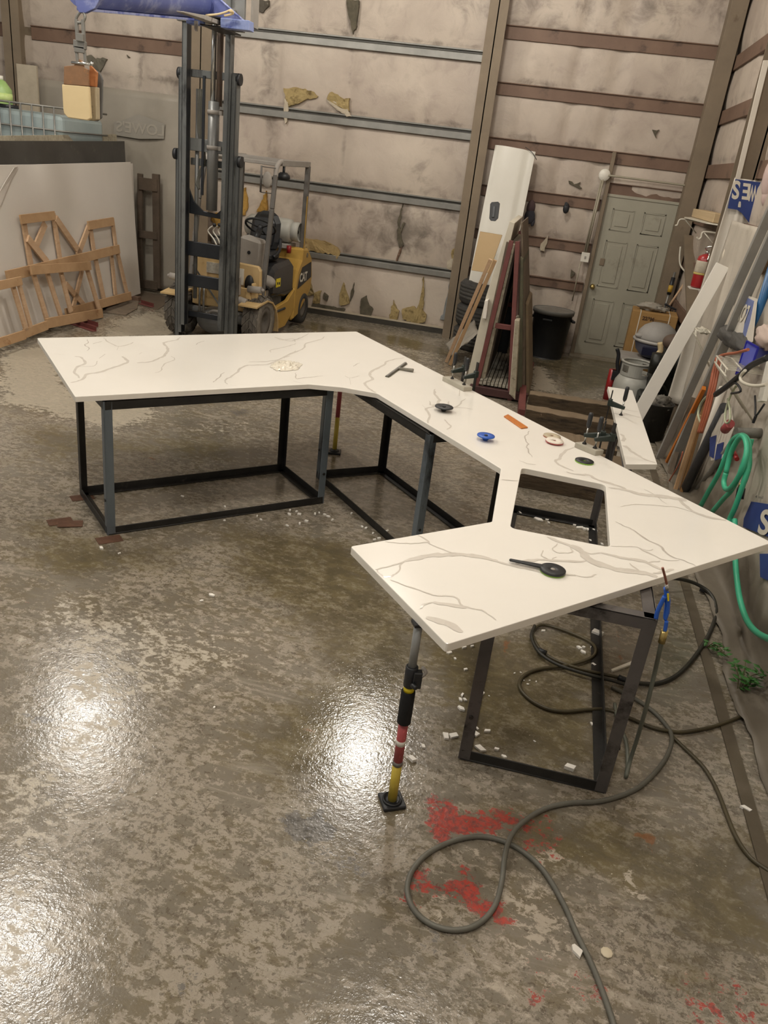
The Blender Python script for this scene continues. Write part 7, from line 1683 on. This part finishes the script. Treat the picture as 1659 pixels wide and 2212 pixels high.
chips(c5, [(800, 710), (750, 742), (800, 735), (660, 775), (695, 812), (760, 878), (740, 1035), (728, 1065), (865, 1028), (730, 1120), (830, 1243), (815, 1275), (895, 1260), (850, 1368), (950, 1372), (995, 1415), (637, 1292), (685, 1288), (910, 675), (755, 1065)], 'small white quartz chip scattered around the left leg of the front rack', 'chips by the left leg of the front rack', {11, 13, 16, 17}, own={11: 'pale squarish chip touching the foot of the left leg of the front rack', 13: 'largest white chip, right of the left rack leg near the front rail', 16: 'larger white chip left of the rack leg, left of a touching pair', 17: 'larger white chip left of the rack leg, right of a touching pair', 15: 'thin pale flake nearest the front rail of the rack', 18: 'white chip under the front edge of the counter beside the rack leg'})
chips(c5, [(1240, 640), (1462, 745), (1490, 740), (1485, 770), (1545, 745), (1550, 850), (1540, 1215), (1575, 790)], 'white quartz chip lying inside the hose coil under the front rack', 'chips inside the hose coil')
chips(c5, [(1100, 895), (1062, 900), (1120, 945), (1145, 968), (1155, 945), (1195, 952), (1185, 1320), (905, 1040)], 'tiny white quartz crumb on the wet floor in the middle of the front rack', 'crumbs inside the front rack', sc=.45)
chips(c4_, [(190, 1153), (185, 1177), (230, 1160), (248, 1177), (345, 1175), (370, 1168), (405, 1180), (425, 1190), (452, 1212), (292, 1220), (250, 1235), (172, 1247)], 'white quartz chip beside the right end of the far rack', 'chips beside the far rack')
chips(c4_, [(570, 1172), (635, 1255), (660, 1262), (702, 1295), (740, 1327), (790, 1282), (712, 1335)], 'white quartz chip along the bottom rail of the middle rack', 'chips along the middle rack')
chips(c3_, [(955, 1065), (1218, 1130), (1215, 1215), (1418, 1187), (1440, 1210)], 'white quartz chip on the floor inside the far rack', 'chips inside the far rack', sc=.8)
chips(lambda a, b: (1090 + a / 6.636, 990 + b / 6.636), [(430, 825), (480, 880), (605, 890), (1000, 965), (1080, 1000), (1140, 1020), (1200, 1030), (1290, 1040), (1225, 1190), (1390, 1240), (220, 790), (630, 930)], 'pale quartz chip on the floor seen through the sink cutout', 'chips seen through the sink cutout', {1, 4, 6}, sc=1.2)
for a, b, lb, k in ((219, 1185, 'white quartz chip just in front of the near left rack foot', 1.2), (258, 1196, 'small white chip right of the one before the near left rack foot', .7), (458, 1287, 'thin white sliver alone in the middle of the open floor', 1.0), (435, 1298, 'tiny pointed white chip left of the sliver on the open floor', .6), (1213, 1210, 'tiny chip', 0), (1290, 1371, 'large white quartz offcut standing by the back leg of the front rack', 2.6), (890, 1642, 'white quartz chip alone to the right of the support pole', 1.6), (914, 1613, 'thin white chip above the one right of the support pole', .9), (1231, 1661, 'short white quartz cube near the front rail of the rack', 2.0), (463, 1528, 'tiny white crumb near the left glare spot', .4), (1612, 1750, 'pale crumpled scrap beside the floor strip', 1.4)):
    if not k: continue
    o = protos[hash(a) % 6].copy() if False else protos[(a + b) % 6].copy(); COL.objects.link(o); o.location = Z(a, b, .001); o.scale = (k, k, k * .9); o.rotation_euler = (0, 0, a * .37); tag(o, lb, 'stone chip')
up = Vector((0, 0, 1))
o = MB().plate([Z(1319, 1449, .001), Z(1387, 1422, .001), Z(1388, 1429, .001), Z(1322, 1453, .001)], up * .01).build('quartz_sliver', M_['quartzedge']); tag(o, 'long thin white quartz sliver between the rack legs', 'stone chip')
o = MB().plate([Z(1234, 2045, .001), Z(1240, 2043, .001), Z(1258, 2058, .001), Z(1252, 2072, .001), Z(1236, 2056, .001)], up * .01).build('quartz_chip', M_['quartz']); tag(o, 'bright white pointed chip beside the hose at the bottom', 'stone chip')
c_ = Z(1310, 2059); o = MB().lathe([(.001, 0), (.019, 0), (.020, .004), (.018, .006), (.001, .006)], 9, Matrix.Translation(c_)).build('cream_disc', surf('cream_scrap', 'd8cbb0', 'e0d4ba', 5, .6)); tag(o, 'round cream coloured scrap on the floor right of the bottom hose', 'scrap')

# ------------------------------------------------------------------ weeds at the foot of the wall
def weed(base, tips, n, label, seed):
    rr_ = random.Random(seed); b = Z(*base, 0); b.z = 0; t = thing('weed', label, 'plant', b)
    for i, (a, c, z) in enumerate(tips):
        q = Z(a, c, z); mid = b.lerp(q, .5) + Vector((rr_.uniform(-.02, .02), 0, .03)); MB().tube([b, mid, q], .0025, 6).build('stem', M_['stem'], t)
        mb = MB()
        for k in range(n):
            f = rr_.uniform(.35, 1.05); c_ = b.lerp(q, f) + Vector((rr_.gauss(0, .022), rr_.gauss(0, .03), rr_.uniform(0, .03))); c_.z = max(c_.z, .012)
            an = rr_.uniform(0, 6.3); L_ = rr_.uniform(.014, .026); d = Vector((math.cos(an), math.sin(an), rr_.uniform(-.3, .5))) * L_; s_ = Vector((-math.sin(an), math.cos(an), .2)) * L_ * .5
            mb.add([c_ - d, c_ + s_, c_ + d, c_ - s_, c_ + Vector((0, 0, .002))], [(0, 4, 1), (1, 4, 2), (2, 4, 3), (3, 4, 0)])
        mb.build('leaves', M_['leaf'], t)['kind'] = 'stuff'
weed((1592, 1500), [(1610, 1430, .12), (1640, 1455, .1), (1586, 1440, .12), (1625, 1470, .06), (1650, 1462, .07)], 16, 'green leafy weed growing from the sheet at the foot of the right wall', 5)
weed((1526, 1400), [(1560, 1406, .05), (1574, 1420, .06), (1545, 1398, .04)], 9, 'sparse trailing weed between the floor strip and the bushier weed', 9)
# lamp housings above, out of view, source of the floor glare
LL = ['over the forklift', 'over the slab A-frame', 'over the far rack', 'over the middle of the counter', 'behind the camera on the left', 'straight above the camera', 'farthest to the left']
for lo, ll in zip(LAMP_OBJS, LL):
    x, y, z = lo.location; z += .22; t = thing('unseen_ceiling_lamp', 'unseen round high bay lamp hung from the roof ' + ll, 'lamp', (x, y, z), 'high bay lamps')
    MB().lathe([(.23, .01), (.24, .05), (.12, .16), (.07, .2), (.001, .21)], 24, Matrix.Translation((x, y, z))).build('housing', M_['lampwhite'], t)
    MB().cyl((x, y, z + .2), (x, y, 5.78), .01, n=6).build('cable', M_['black'], t)
for o in bpy.data.objects:
    if '_w' in o: del o['_w']
